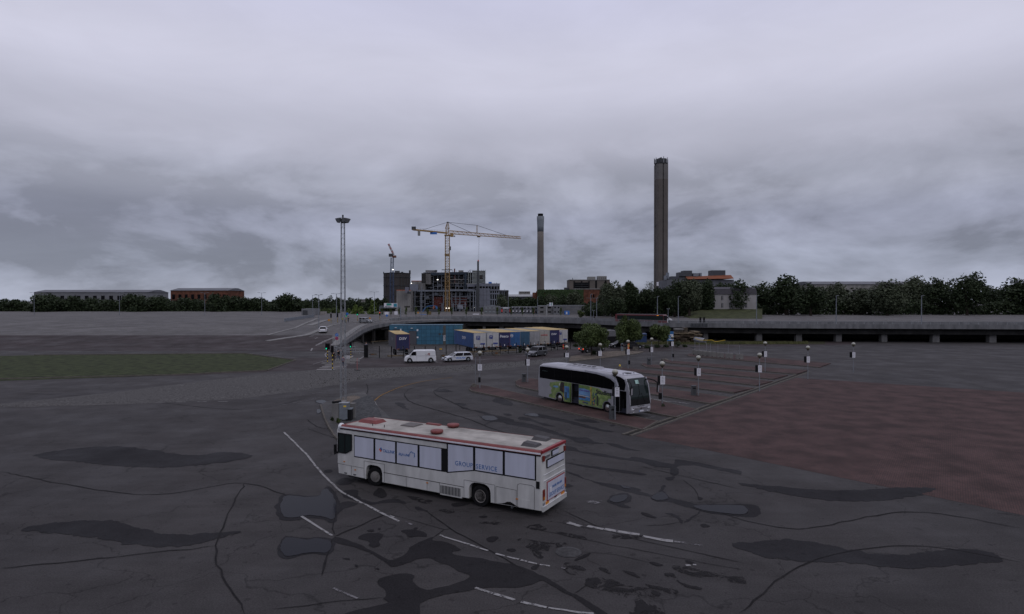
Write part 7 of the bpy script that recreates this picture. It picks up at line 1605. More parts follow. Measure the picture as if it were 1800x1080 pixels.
for k in range(16):
    a = k*2*pi/16; MB().box(-.25,.25,-.15,.15,zt+.8,zt+4.0+(k*7 % 5)*.4).build('antenna', STEEL_D if k % 3 else STEEL, ch2, (rr*1.12*cos(a), rr*1.12*sin(a), 0)).rotation_euler = (0,0,a+pi/2)
for k in range(5): MB().box(-2.6+k*1.1,-2.0+k*1.1,-1,1,zt+4.2,zt+5.0+(k % 3)*.5).build('roof_fan', STEEL_D, ch2)
z_ = Zv(398, d_)
for s in (-1, 1): MB().box(s*rr-.3, s*rr+.3, -2, 2, z_, z_+.8).build('lamp_bracket', STEEL_D, ch2)
MB().box(-rr-.6, -1.5, -rr-.4, -rr, Zv(503,d_), Zv(496.5,d_)).build('base_cabin', WPAINT, ch2)

# ------------------------------------------------------------ other buildings
def at_box(name, u0, u1, vt, vb, d, dep, mat, parent, z0=None):
    return MB().box(X(u0,d), X(u1,d), d, d+dep, Zv(vb,d) if z0 is None else z0, Zv(vt,d)).build(name, mat, parent)
D2 = 450.
pb = T('power_station_block', 'brown concrete block with dark window band and two roof boxes', 'building', (0,0,0)); CBR = M('brown_concrete', (.125,.112,.10), .9, var=.12, vs=.08)
at_box('wall', 1001, 1072, 493, 512, D2+14, 22, CBR, pb, 4); at_box('roof_edge', 1000.6, 1072, 491.7, 493, D2+13.6, 22, CONC, pb)
for u0, u1, v0, v1 in ((1008,1010.5,494.5,508.5),(1010.5,1021.5,496.8,508.3),(1021,1023.8,494.5,508.5),(1023.8,1034,496.8,508.3),(1034,1036.6,494.5,508.5),(1046.2,1049.4,493.5,507),(1063,1066,492,505)): at_box('window', u0, u1, v0, v1, D2+13.9, .3, GLASS if u1-u0 > 4 else DARK, pb)
for v in (499.5,503.8): at_box('window_sill', 1010.5, 1034, v, v+.6, D2+13.7, .3, STEEL_D, pb)
RB = M('roof_box', (.20,.20,.19), .7, var=.1); at_box('roof_house', 1034, 1047, 486.6, 492.5, D2+18, 8, RB, pb); at_box('roof_house', 1051, 1066.5, 485.6, 492.5, D2+18, 8, RB, pb)
for k in range(4): at_box('louvre', 1052.5+k*3.6, 1054.6+k*3.6, 487.5, 491, D2+17.9, .15, CONC, pb)
at_box('duct', 992.2, 1000, 505.8, 509.5, D2+16, 5, STEEL_D, pb); at_box('mast', 1006.2, 1007, 488.8, 492, D2+16, .5, STEEL_D, pb)
bh = T('brick_hall', 'red brick industrial hall with arched windows and pale roof edge', 'building', (0,0,0))
at_box('wall', 1024, 1062, 509, 556, D2, 20, REDBRICK, bh, 3.9); at_box('roof_edge', 1009, 1062.4, 507.6, 509, D2-.4, 21, CONC_L, bh); at_box('wall', 944, 1024, 511.8, 556, D2+.5, 20, REDBRICK, bh, 3.9); at_box('wall', 937, 944.2, 514.5, 556, D2+3, 14, REDBRICK, bh, 3.9)
for u in (1037.7,1042.2): 
    x0, x1 = X(u,D2), X(u+2.6,D2); m_ = MB(); zb, zt = Zv(524,D2), Zv(518.6,D2); c_ = (x0+x1)/2; r_ = (x1-x0)/2
    pts = [(x0,zb),(x1,zb)]+[(c_+r_*cos(a), zt+r_*sin(a)) for a in (0,.5,1.05,1.57,2.1,2.6,pi)]; m_.prism_y(pts, D2-.06, D2+.1); m_.build('arched_window', GLASS, bh)
at_box('string_course', 1031, 1056, 523.9, 524.6, D2-.12, .3, CONC, bh)
for u in (1030.3,1033.5,1046.5): at_box('brick_pier', u, u+1.2, 510.5, 523, D2-.25, .3, REDBRICK, bh)
iv = T('ivy', 'thick ivy covering the long brick wall beside the slim chimney', 'ivy', (X(985,D2), D2-.2, 0)); me = None
n = 9000; rngv = np.random.default_rng(4); w0 = X(1024,D2)-X(944,D2); zt, zb = Zv(511,D2), Zv(545,D2)
P0 = np.stack([rngv.uniform(-w0/2, w0/2, n), rngv.uniform(-.9, .3, n), rngv.uniform(zb, zt+.4, n)], 1)
keep = ~((np.abs(P0[:,0]-(X(960,D2)-X(985,D2))) < 3.5) & (P0[:,2] > Zv(520,D2)) & (P0[:,2] < Zv(513.5,D2)) & (rngv.random(n) < .75)); P0 = P0[keep]; n = len(P0)
uu_ = rngv.normal(size=(n,3))*[1,.35,1]; uu_ /= np.linalg.norm(uu_,axis=1)[:,None]; ww_ = np.cross(uu_, [0,1,0]); V = np.stack([P0-uu_*.65, P0+ww_*.5, P0+uu_*.65, P0-ww_*.5],1).reshape(-1,3)
me = bpy.data.meshes.new('leaves'); me.vertices.add(4*n); me.vertices.foreach_set('co', V.ravel()); me.loops.add(4*n); me.loops.foreach_set('vertex_index', np.arange(4*n)); me.polygons.add(n); me.polygons.foreach_set('loop_start', np.arange(0,4*n,4)); me.update(calc_edges=True); me.materials.append(LF_I)
link('leaves', me, iv, kind='stuff')
# lower brick house among the trees
bl = T('brick_house', 'small red brick gable seen between the dark trees behind the red bus', 'building', (0,0,0)); at_box('wall', 1110, 1130, 541, 557, 250, 10, REDBRICK, bl, 3.9)
m_ = MB(); m_.prism_y([(X(1110,250),Zv(541,250)),(X(1130,250),Zv(541,250)),(X(1122,250),Zv(531,250))], 250, 260); m_.build('gable', REDBRICK, bl); at_box('window', 1117.3, 1118.8, 543, 552, 249.9, .2, DARK, bl); at_box('wall', 1152, 1192, 546, 557, 256, 8, REDBRICK, bl, 3.9)
# white shed roof and pale block far behind
ws_ = T('white_roof_shed', 'long low shed with bright white roof beyond the trees', 'building', (0,0,0)); at_box('wall', 890, 937, 521.5, 545, 700, 30, CABD, ws_, 4); at_box('roof', 889, 938, 517.8, 521.5, 698, 34, WHITE2, ws_)
ws2 = T('pale_block', 'pale distant apartment block above the white shed roof', 'building', (0,0,0)); at_box('wall', 912, 932, 512.5, 518, 900, 20, CONC_L, ws2, 4)
for k in range(6): at_box('window', 913.5+k*3.1, 915.3+k*3.1, 514, 515.4, 899.8, .3, GLASS, ws2)
ws3 = T('pale_block', 'pale flat-roofed building between the dark trees right of the mast', 'building', (0,0,0)); at_box('wall', 629, 649, 527, 545, 620, 15, CONC_L, ws3, 4); at_box('roof', 628, 650, 526.4, 527, 619.5, 16, CONC, ws3)
ws4 = T('pale_block', 'pale roof end behind the trees left of the mast', 'building', (0,0,0)); at_box('wall', 590, 600, 526.5, 545, 600, 15, CONC_L, ws4, 4)
# right: orange roof and dark plant boxes, mansard house
og = T('orange_roof_building', 'wide building with orange roof and dark plant boxes behind the trees', 'building', (0,0,0)); DK = M('plant_dark', (.045,.05,.06), .6, var=.1)
at_box('wall', 1173, 1290, 492, 545, 420, 25, CABD, og, 4); m_ = MB(); m_.hexa([(X(1208,418),418,Zv(491,418)),(X(1290,418),418,Zv(490,418)),(X(1290,418),440,Zv(490,418)),(X(1208,418),440,Zv(491,418)),(X(1210,418),424,Zv(486,418)),(X(1290,418),424,Zv(483,418)),(X(1290,418),434,Zv(483,418)),(X(1210,418),434,Zv(486,418))]); m_.build('roof', M('orange_roof', (.20,.075,.042), .8, var=.1, vs=.2), og)
for u0, u1, vt, vb in ((1193.5,1202,479,488),(1202,1216.5,476,488),(1251,1275,475.5,486),(1173.5,1180,487,497),(1180,1208,486,494)): at_box('plant_box', u0, u1, vt, vb, 424, 8, DK, og)
for u0, u1, vt, vb in ((1219,1228,480.5,486),(1230.5,1233.5,480,486),(1173,1176,479.5,490),(1169,1172,484.5,492)): at_box('roof_plant', u0, u1, vt, vb, 423, 4, STEEL_L, og)
mh2 = T('mansard_house', 'pale house with dark mansard roof at the right edge above the grass slope', 'house', (0,0,0)); d4 = 238.; PLW = M('pale_render', (.30,.29,.29), .9, var=.08, vs=.3)
at_box('wall', 1248.2, 1330, 517.5, 545, d4, 12, PLW, mh2); x0 = X(1248,d4); z0, z1, z2 = Zv(517.5,d4), Zv(508.5,d4), Zv(504.5,d4); SL = M('slate_dark', (.025,.022,.032), .7, var=.15, vs=1)
m_ = MB(); m_.hexa([(x0-.3,d4-.3,z0),(X(1330,d4),d4-.3,z0),(X(1330,d4),d4+12.3,z0),(x0-.3,d4+12.3,z0),(x0+.35,d4+.5,z1),(X(1330,d4),d4+.5,z1),(X(1330,d4),d4+11.5,z1),(x0+.35,d4+11.5,z1)]); m_.hexa([(x0+.3,d4+.4,z1),(X(1330,d4),d4+.4,z1),(X(1330,d4),d4+11.6,z1),(x0+.3,d4+11.6,z1),(x0+2.2,d4+4,z2),(X(1330,d4),d4+4,z2),(X(1330,d4),d4+8,z2),(x0+2.2,d4+8,z2)]); m_.build('roof', SL, mh2)
for u in (1253.6,1268,1282,1296,1310):
    for v0, v1 in ((520.2,528),(533,541)):
        w_o = at_box('window', u, u+3.1, v0, v1, d4-.05, .2, GLASS, mh2); at_box('frame', u+1.35, u+1.75, v0, v1, d4-.09, .05, WPAINT, w_o)
# grass slope under the house
sl_ = MB(); pts = [(1212,558.5,214),(1225,549,226),(1236,545,233),(1248,543.6,238),(1340,543,240)]
vv = [P(u, v, d_) for u, v, d_ in pts]; 
for p in vv: sl_.v += [tuple(p), (p.x, p.y+8, p.z)]
for a_ in range(4): sl_.f.append((2*a_, 2*a_+2, 2*a_+3, 2*a_+1)); sl_.m.append(0)
b0 = len(sl_.v); fr = [Vector(((1208-900)*206/F,206,3.6)), Vector(((1250-900)*202/F,202,3.6)), Vector(((1340-900)*200/F,200,3.6))]; sl_.v += [tuple(p) for p in fr]; sl_.f += [(b0, b0+1, 2, 0), (b0+1, 6, 4, 2), (b0+1, b0+2, 8, 6)]; sl_.m += [0]*3
sl_.build('grass_slope', M('slope_grass', (.055,.062,.028), .95, var=.3, vs=.6), fix=True, kind='structure')

# ------------------------------------------------------------ things below the bridge on the right
tp = T('timber_stack', 'large stack of weathered planks and beams below the bridge', 'timber stack', (0,0,0))
W1 = [WOOD, M('grey_timber', (.095,.078,.06), .9, var=.3, vs=1.5), M('brown_timber', (.07,.052,.038), .9, var=.3, vs=1.5)]
rg = random.Random(9); d5 = 141.
prof_ = [(1181,585.5,602),(1188,582.5,602),(1203,582.5,602),(1212,584,602),(1222,583,602),(1229,588,602),(1233,597,602)]
for row in range(12):
    z = .02+row*.30; u = 1181+rg.random()
    while u < 1232:
        vt = lerp([(a, b) for a, b, c in prof_], u); w_ = rg.uniform(5, 12)
        if H-(vt-530)*d5/F > z+.2 and not (1205 < u < 1211 and row > 4):
            MB().box(X(u,d5), X(min(u+w_-.6, 1233),d5), d5+rg.uniform(-.7,.5), d5+3.5, z, z+.26).build('timber', rg.choice(W1), tp)
        u += w_
MB().box(X(1187.5,d5), X(1202.5,d5), d5+.2, d5+2, 3.0, 3.35).build('timber', CONC, tp)
MB().box(X(1203,d5+1),X(1209,d5+1),d5+1,d5+3,0.1,3.5).build('timber', W1[1], tp)
pp = T('pipe_section', 'large pale pipe section lying beside the timber stack', 'pipe', (X(1239,139),139,.62), 0); m_ = MB()
n_ = 20; ax_ = Vector((-.62,.78,.10)); 
for k in range(n_+1):
    a = 2*pi*k/n_; sx1 = Vector((.78,.62,0))*cos(a)*.62+Vector((0,0,1))*sin(a)*.62
    for l_, r_ in ((0,1),(2.6,1),(2.6,.88),(0,.88)): m_.v.append(tuple(sx1*r_+ax_*l_))
for k in range(n_):
    for j in range(4): m_.f.append((4*k+j, 4*k+(j+1) % 4, 4*k+4+(j+1) % 4, 4*k+4+j)); m_.m.append(0)
m_.build('pipe_wall', M('pipe_grey', (.25,.26,.29), .5, var=.1), pp)
nb = T('notice_board', 'tall blue and white notice board beside the slender tree', 'notice board', (X(1178,137),137,0)); 
for x in (-.5,.6): MB().box(x-.05,x+.05,0,.1,0,2.0).build('post', STEEL, nb)
MB().box(-.75,.75,-.05,.0,.75,2.9).build('board', M('board_blue', (.02,.12,.30), .5, var=.05), nb)
for z0, z1, x0, x1, m in ((2.0,2.25,-.6,.7,WPAINT),(1.35,1.6,-.7,.1,M('board_pale', (.25,.35,.45), .5, var=0)),(1.0,1.2,-.3,.7,WPAINT),(2.5,2.75,-.6,0,MATS['sign_green']),(1.55,1.8,-.7,.0,MATS['board_pale'])): MB().box(x0,x1,-.07,-.052,z0,z1).build('print_field', m, nb)
q = P(1129,597,140); bc = T('blue_skip', 'dark blue skip container behind the second round tree', 'container', (q.x,140,0)); MB().hexa([(-1.2,0,0),(1.0,0,0),(1.0,2,0),(-1.2,2,0),(-1.5,-.2,1.9),(1.0,-.2,2.3),(1.0,2.2,2.3),(-1.5,2.2,1.9)]).build('box_body', M('skip_blue', (.02,.05,.14), .6, var=.2), bc); MB().box(-1.4,1.0,-.25,-.15,1.8,1.95).build('rim', STEEL_D, bc)
wt = T('white_tent', 'pale arched shelter glimpsed between two round trees', 'shelter', (X(1076,142),142,0)); m_ = MB(); m_.prism_y([(3*cos(a),1.0+1.9*sin(a)) for a in [k*pi/10 for k in range(11)]]+[(-3,0),(3,0)], 0, 4); m_.build('shelter_shell', M('shelter_grey', (.12,.12,.13), .7), wt); MB().box(-1.6,1.6,-.03,0,0,1.5).build('opening', DARK, wt)
# concrete barrier row with mesh fence
bar = []
bp_ = [(1219.5,624.5),(1227.5,625.6),(1236,626.6),(1243,627.8),(1252,628.6),(1266,630),(1282,631.5),(1300,633)]
NJ = M('barrier_concrete', (.20,.195,.185), .9, var=.2, vs=1.2)
for i, (u, v) in enumerate(bp_):
    p = G(u, v); t = T('concrete_barrier', ['narrow upright concrete barrier at the left end of the row','second concrete barrier from the left end of the row','third concrete barrier, beside a fence post','fourth concrete barrier of the row','fifth concrete barrier, at the right photo edge'][i] if i < 5 else 'concrete barrier in the far right of its row, '+ORD[7-i]+' from the right end', 'barrier', (p.x,p.y,.118), -.35, 'concrete barriers on the far island')
    MB().prism_y([(-.42,0),(.42,0),(.42,.0)] if False else [(-.62 if i else -.35,0),(.62 if i else .35,0),(.56 if i else .22,.85),(-.56 if i else -.22,.85)], -.25, .25).build('block', NJ, t); MB().box(-.1,.1,-.26,-.2,.05,.15).build('lifting_slot', DARK, t)
mf = T('mesh_fence', 'thin steel site fence standing behind the concrete barriers', 'fence'); pr_ = None; m_ = MB()
for u in (1221.5,1229,1242,1249,1262,1280,1300):
    p = G(u, lerp([(1220,623.5),(1300,632)], u)); MB().tube((p.x,p.y,.1),(p.x,p.y,2.3),.03,.03,6).build('fence_post', STEEL, mf)
    if pr_: 
        for h in (.3,.9,1.5,2.2): m_.beam((pr_[0],pr_[1],h),(p.x,p.y,h),.015)
    pr_ = (p.x,p.y)
m_.build('mesh_wire', STEEL, mf)
p = G(1218.5,621.5); t = T('bench_table', 'small dark table on a post behind the barriers', 'table', (p.x,p.y,.1)); MB().tube((0,0,0),(0,0,.9),.05).build('post', STEEL_D, t); MB().box(-.4,.4,-.2,.2,.9,1.05).build('top', STEEL_D, t)
# barrier tape
m_ = MB(); tpz = [(1222,595),(1230,598),(1240,598.3),(1252,598),(1258,601),(1275,598)]
for a_, b_ in zip(tpz, tpz[1:]): m_.beam(P(*a_,137.5), P(*b_,137.5), .02, .10)
t = T('barrier_tape', 'yellow barrier tape strung before the pipe', 'barrier tape'); m_.build('tape', YEL, t); m2 = MB()
for u in (1222,1240,1258,1275): q = P(u,598,137.6); m2.tube((q.x,q.y,0),(q.x,q.y,1.3),.03,.03,6)
m2.build('stake', STEEL_D, t)
for u, v, m, lab, h in ((1104.5,616,MATS['orange_plastic'],'orange and yellow post beside the second black car',1.5),(990.5,613.5,REDSIGN,'red marker post at the right end of the fence',.9)):
    p = G(u, v); t = T('marker_post', lab, 'post', (p.x,p.y,0)); MB().box(-.15,.15,-.1,.1,0,h).build('post', m, t); MB().box(-.16,.16,-.11,.11,h*.5,h*.65).build('band', YEL, t)
for u, v, lab in ((1096,617.5,'pale concrete block under the second round tree'),(1118,616.5,'pale concrete block before the second black car')):
    p = G(u, v); tag(MB().hexa([(p.x-.6,p.y,0),(p.x+.6,p.y,0),(p.x+.6,p.y+.6,0),(p.x-.6,p.y+.6,0),(p.x-.5,p.y+.1,.7),(p.x+.5,p.y+.1,.7),(p.x+.5,p.y+.5,.7),(p.x-.5,p.y+.5,.7)]).build('concrete_block', KERB), lab, 'block')
p = G(1093.5,618.5); bx_ = T('ticket_machine', 'grey post-mounted box in front of the second round tree', 'ticket machine', (p.x,p.y,.1)); MB().box(-.2,.2,-.15,.15,0,1.5).build('casing', CABM, bx_); MB().box(-.15,.15,-.17,-.15,.9,1.3).build('screen', GLASS, bx_)
# boards and signals on the bridge at right
sgn = T('bridge_notice_board', 'wide dark board fixed to the bridge side on the right', 'notice board'); a_, b_ = bp(1214,-.35,-.1), bp(1244,-.35,-.1); MB().beam(a_+Vector((0,0,.35)), b_+Vector((0,0,.35)), .12, .75).build('board', M('board_dark', (.05,.055,.06), .6, var=.1), sgn)
for k in range(5): c_ = a_.lerp(b_, (k+.5)/5); MB().box(c_.x-.03,c_.x+.03,c_.y-.1,c_.y-.06,c_.z,c_.z+.7).build('joint', DARK, sgn)

# ------------------------------------------------------------ traffic signals, signs
def signal(base, h, lab, lit='green', double=False, back=False, stripes=True, scale=1.0, facing=0):
    t = T('traffic_signal', lab, 'traffic signal', base, facing)
    MB().tube((0,0,0),(0,0,h),.06*scale,.06*scale,10).build('pole', BLACKP, t)
    if stripes:
        for k in range(4): z = h*(.12+.22*k); MB().tube((0,0,z),(0,0,z+h*.07),.064*scale,.064*scale,10).build('yellow_band', YEL, t)
    for j, dx in enumerate((-.13,.22) if double else (0,)):
        hd_ = MB().box(dx-.17*scale,dx+.17*scale,-.16,.02,h-.1,h+.85*scale).build('signal_head', BLACKP, t)
        for k in range(3):
            m = {0:GREENL,1:DARK,2:DARK}[k] if (lit == 'green' and not (double and j == 1)) else ({0:DARK,1:DARK,2:REDL}[k] if lit == 'red' else DARK)
            z = h+.05+k*.27*scale; y = -.165; MB().lathe([(.10*scale,y),(.10*scale,y-.02)], 12, (dx,0,z), 'y').build('lens', m, hd_)
            vis = MB(); 
            for a in (0,1,2,3,4): a0_ = pi*a/5; a1_ = pi*(a+1)/5; vis.beam((dx+.12*scale*cos(a0_),y-.06,z+.12*scale*sin(a0_)),(dx+.12*scale*cos(a1_),y-.06,z+.12*scale*sin(a1_)),.12,.015)
            vis.build('visor', BLACKP, hd_)
    return t
b_ = G(575.7,639); signal(b_, 2.25, 'double traffic signal showing green on the crossing refuge', 'green', True)
b_ = G(584.5,652); signal(b_, 2.6, 'traffic signal seen from behind at the crossing end', None)
b_ = G(616.7,631); signal(b_, 2.0, 'green traffic signal near the bridge railing end', 'green')
signal(ZU(608.5,568), 1.9, 'distant green signal right of the mast', 'green', scale=1.3); signal(ZU(628.3,564.5), 1.9, 'distant green signal before the light green trees', 'green', scale=1.3); signal(ZU(667.8,564), 1.7, 'red signal at the top of the ramp near the gantry', 'red', scale=1.3)
for u, vb, lab in ((582,568.5,'dark signal left of the mast beside an orange sign'),(593.5,567.5,'dark signal post just left of the mast')): signal(ZU(u,vb), 1.7, lab, None, scale=1.2)
for u, lab in ((1231,'dark signal head on the bridge at right, left one'),(1237.5,'dark signal head on the bridge at right, right one')): signal(bp(u,3), .9, lab, None, stripes=False, scale=1.3)
tag(MB().box(G(575,640).x-.8,G(575,640).x+.8,G(575,640).y-.25,G(575,640).y+.45,0,.14).build('refuge_kerb', PALE), 'pale kerbed refuge under the double signal', 'kerb')
sp_ = G(592,640); sg = T('round_sign_post', 'post with a blue round sign above a red ringed no stopping sign', 'road sign', ((592-900)*(sp_.y+3)/F, sp_.y+3, 0)); zz0 = H-(592-530)*(sp_.y+3)/F
k_ = (sp_.y+3)/F
MB().tube((0,0,0),(0,0,zz0+.4),.035).build('pole', STEEL, sg); MB().lathe([(2.9*k_,-.06),(2.9*k_,-.04)], 24, (0,0,H-(589-530)*k_), 'y').build('round_sign', BLUESIGN, sg)
r2 = MB().lathe([(2.9*k_,-.06),(2.9*k_,-.04)], 24, (0,0,H-(595.2-530)*k_), 'y').build('round_sign', REDSIGN, sg); MB().lathe([(2.2*k_,-.075),(2.2*k_,-.06)], 24, (0,0,H-(595.2-530)*k_), 'y').build('blue_face', M('dark_sign_blue',(.03,.05,.22),.5,var=0), r2); MB().beam((-1.6*k_,-.08,H-(593.6-530)*k_),(1.6*k_,-.08,H-(596.8-530)*k_),.02,.10).build('diagonal_bar', REDSIGN, r2)
MB().beam((-1.4*k_,-.07,H-(589.2-530)*k_),(1.4*k_,-.07,H-(588.8-530)*k_),.02,.07).build('arrow', WPAINT, sg)
for u, vb, vt, m, lab in ((578.5,575,563,'o','orange square sign on the left island'),(650,567,560,'o','orange sign behind the silver estate car'),(610.5,568,552,'b','small blue round sign right of the mast'),(680,560,555,'b','small blue round sign below the gantry'),(735,560,550,'o','small orange sign before the steel frame')):
    p = ZU(u, vb); hh = Zv(vt, p.y)-p.z; t = T('small_road_sign', lab, 'road sign', p); MB().tube((0,0,0),(0,0,hh),.04).build('post', STEEL, t); MB().lathe([(.38,-.05),(.38,-.03)], 16 if m == 'b' else 4, (0,-.02,hh), 'y').build('face', BLUESIGN if m == 'b' else M('sign_orange',(.45,.20,.02),.5,var=0), t)
# red plastic post with black foot
p = G(627.8,652.8); t = T('delineator_post', 'thin red post on a round black foot at the gravel edge', 'post', (p.x,p.y,.1)); MB().lathe([(.42,0),(.40,.07),(.1,.10)], 20).build('foot', BLACK, t); MB().tube((0,0,.08),(0,0,1.7),.03,.03,8).build('pole', M('faded_pink_red', (.38,.10,.10), .6, var=.1), t)
# pedestrian railing by the walkway
rl = T('walkway_railing', 'galvanised pipe railing beside the walkway under the bridge end', 'railing')
for (u0, v0), (u1, v1) in [((600,623),(643,623)),((588,617),(602,623)),((600,621),(625,618))]:
    a_, b_ = G(u0, v0), G(u1, v1)
    for h in (.45,.95): MB().tube(a_+Vector((0,0,h)), b_+Vector((0,0,h)), .045, .045, 8).build('rail', STEEL, rl)
    for k in range(5): c_ = a_.lerp(b_, k/4); MB().tube(c_, c_+Vector((0,0,.98)), .04, .04, 6).build('post', STEEL, rl)
tag(MB().box(G(615,636).x,G(632,636).x,G(632,636).y,G(632,636).y+.35,0,.14).build('kerb_block', PALE), 'pale kerb edge at the right of the crossing', 'kerb')

# ------------------------------------------------------------ people
def person(loc, rz, lab, top, legs, hair, skin=(.35,.2,.14), h=1.74, stride=.22, bag=None, arms=.12):
    t = T('person', lab, 'person', loc, rz); S = h/1.75
    SK = M('skin', (.36,.22,.16), .6, var=0)
    def skin_obj(name, verts, edges, radii, mat, sub=1):
        me = bpy.data.meshes.new(name); me.from_pydata([tuple(Vector(v)*S) for v in verts], edges, []); me.materials.append(mat); o = link(name, me, t)
        m = o.modifiers.new('skin', 'SKIN'); sv = me.skin_vertices[0].data
        for i, r in enumerate(radii): sv[i].radius = (r[0]*S, r[1]*S) if isinstance(r, tuple) else (r*S, r*S)
        sv[0].use_root = True; m.use_smooth_shade = True
        s = o.modifiers.new('sub', 'SUBSURF'); s.levels = sub; s.render_levels = sub; return o
    st = stride
    V = [(0,0,.95),(0,0,1.15),(0,0,1.38),(0,0,1.48),(0,.02,1.56),(0,.01,1.68)]; Ed = [(0,1),(1,2),(2,3),(3,4),(4,5)]; R = [.12,.11,.13,.055,.085,.075]
    for s in (-1, 1):
        b = len(V); fy = st*s
        V += [(s*.09,0,.90),(s*.10,fy*.5+.02,.50),(s*.10,fy,.09),(s*.10,fy+.14,.04)]; Ed += [(0,b),(b,b+1),(b+1,b+2),(b+2,b+3)]; R += [.085,.055,.04,.035]
        b = len(V); ay = -fy*arms*4
        V += [(s*.19,0,1.38),(s*.25,ay*.3-.02,1.12),(s*.26,ay+.05,.88),(s*.26,ay+.07,.80)]; Ed += [(2,b),(b,b+1),(b+1,b+2),(b+2,b+3)]; R += [.05,.04,.03,.028]
        for k, (dx, dy, dz) in enumerate(((0,.03,-.08),(0,.012,-.09),(0,-.006,-.085),(0,-.024,-.07),(-s*.03,.045,-.03))):
            i = len(V); V.append((s*.26+dx, ay+.07+dy, .80+dz)); Ed.append((b+3, i)); R.append(.009)
    skin_obj('body', V, Ed, R, SK)
    tm = M(lab[:20].replace(' ', '_')+'_top', top, .85, var=.15); lm = M(lab[:20].replace(' ', '_')+'_legs', legs, .85, var=.15)
    V = [(0,0,.86),(0,0,1.0),(0,0,1.2),(0,0,1.37),(0,0,1.45)]; Ed = [(0,1),(1,2),(2,3),(3,4)]; R = [(.17,.12),(.165,.12),(.16,.12),(.16,.12),(.075,.07)]
    for s in (-1, 1):
        fy = st*s; ay = -fy*arms*4; b = len(V); V += [(s*.19,0,1.38),(s*.255,ay*.3-.02,1.12),(s*.265,ay+.04,.91)]; Ed += [(3,b),(b,b+1),(b+1,b+2)]; R += [.07,.055,.045]
    skin_obj('jacket', V, Ed, R, tm)
    V = [(0,0,.95)]; Ed = []; R = [(.16,.12)]
    for s in (-1, 1):
        fy = st*s; b = len(V); V += [(s*.09,0,.86),(s*.10,fy*.5+.02,.50),(s*.10,fy,.12)]; Ed += [(0,b),(b,b+1),(b+1,b+2)]; R += [.095,.07,.055]
        MB().hexa([(x*S,y*S,z*S) for x,y,z in [(s*.10-.045,fy-.06,0),(s*.10+.045,fy-.06,0),(s*.10+.045,fy+.20,0),(s*.10-.045,fy+.20,0),(s*.10-.04,fy-.05,.09),(s*.10+.04,fy-.05,.09),(s*.10+.035,fy+.17,.05),(s*.10-.035,fy+.17,.05)]]).build('shoe', BLACK, t)
    skin_obj('trousers', V, Ed, R, lm)
    hr = MB().lathe([(.085*S,1.60*S),(.098*S,1.66*S),(.092*S,1.73*S),(.05*S,1.775*S),(.0,1.785*S)], 12, (0,-.012,0)).build('hair', M('hair_'+str(hair), hair, .8, var=.1), t, smooth=True)
    MB().hexa([(-.012,.085*S,1.62*S),(.012,.085*S,1.62*S),(.012,.115*S,1.615*S),(-.012,.115*S,1.615*S),(-.006,.085*S,1.66*S),(.006,.085*S,1.66*S),(.006,.092*S,1.66*S),(-.006,.092*S,1.66*S)]).build('nose', SK, t)
    for s in (-1,1): MB().lathe([(.010,-.004),(.008,.006)], 8, (s*.03*S,.092*S,1.665*S), 'y').build('eye', DARK, t); MB().box(s*.085*S-.006,s*.085*S+.006,-.015,.015,1.62*S,1.68*S).build('ear', SK, t)
    MB().box(-.022*S,.022*S,.088*S,.098*S,1.595*S,1.605*S).build('mouth', M('lips', (.22,.08,.07), .6, var=0), t)
    if bag: MB().hexa([(-.15,-.28,1.0),(.15,-.28,1.0),(.15,-.13,1.0),(-.15,-.13,1.0),(-.12,-.24,1.4),(.12,-.24,1.4),(.12,-.13,1.4),(-.12,-.13,1.4)]).build('backpack', bag, t)
    return t
BAGP = M('grey_pack', (.16,.15,.19), .8, var=.1)
p = G(602.3,646.3); person(p, .2, 'person in pink red jacket with grey backpack walking away over the crossing', (.24,.055,.075), (.05,.06,.11), (.05,.035,.025), bag=BAGP)
p = G(594.5,634.5); person(p, -.15, 'person in black jacket and jeans walking ahead on the walkway', (.014,.014,.016), (.05,.07,.12), (.02,.015,.012), h=1.85)
p = G(586,637); person(p, .1, 'person in dark coat standing behind the near signal', (.016,.016,.02), (.02,.02,.025), (.02,.015,.012), h=1.8, stride=.08)
p = G(599.5,630.5); person(p, 0, 'person in dark clothes partly hidden by the mast', (.012,.012,.014), (.02,.02,.03), (.02,.015,.012), h=1.7, stride=.12)
p = G(643.8,617.5); person(p, 2.5, 'person in pale blue jacket standing beside the gate pillar', (.14,.17,.24), (.03,.03,.04), (.05,.035,.02), h=1.75, stride=.1)
for u, v, lab, c_ in ((601.3,568,'distant person in yellow vest right of the mast',(.30,.30,.03)),(607,567.5,'distant person in pale blue shirt beside the green signal',(.18,.20,.30)),(612.2,567,'distant person in dark clothes right of the green signal',(.02,.02,.025))):
    person(ZU(u, v), .5, lab, c_, (.02,.02,.03), (.03,.02,.02), stride=.15)
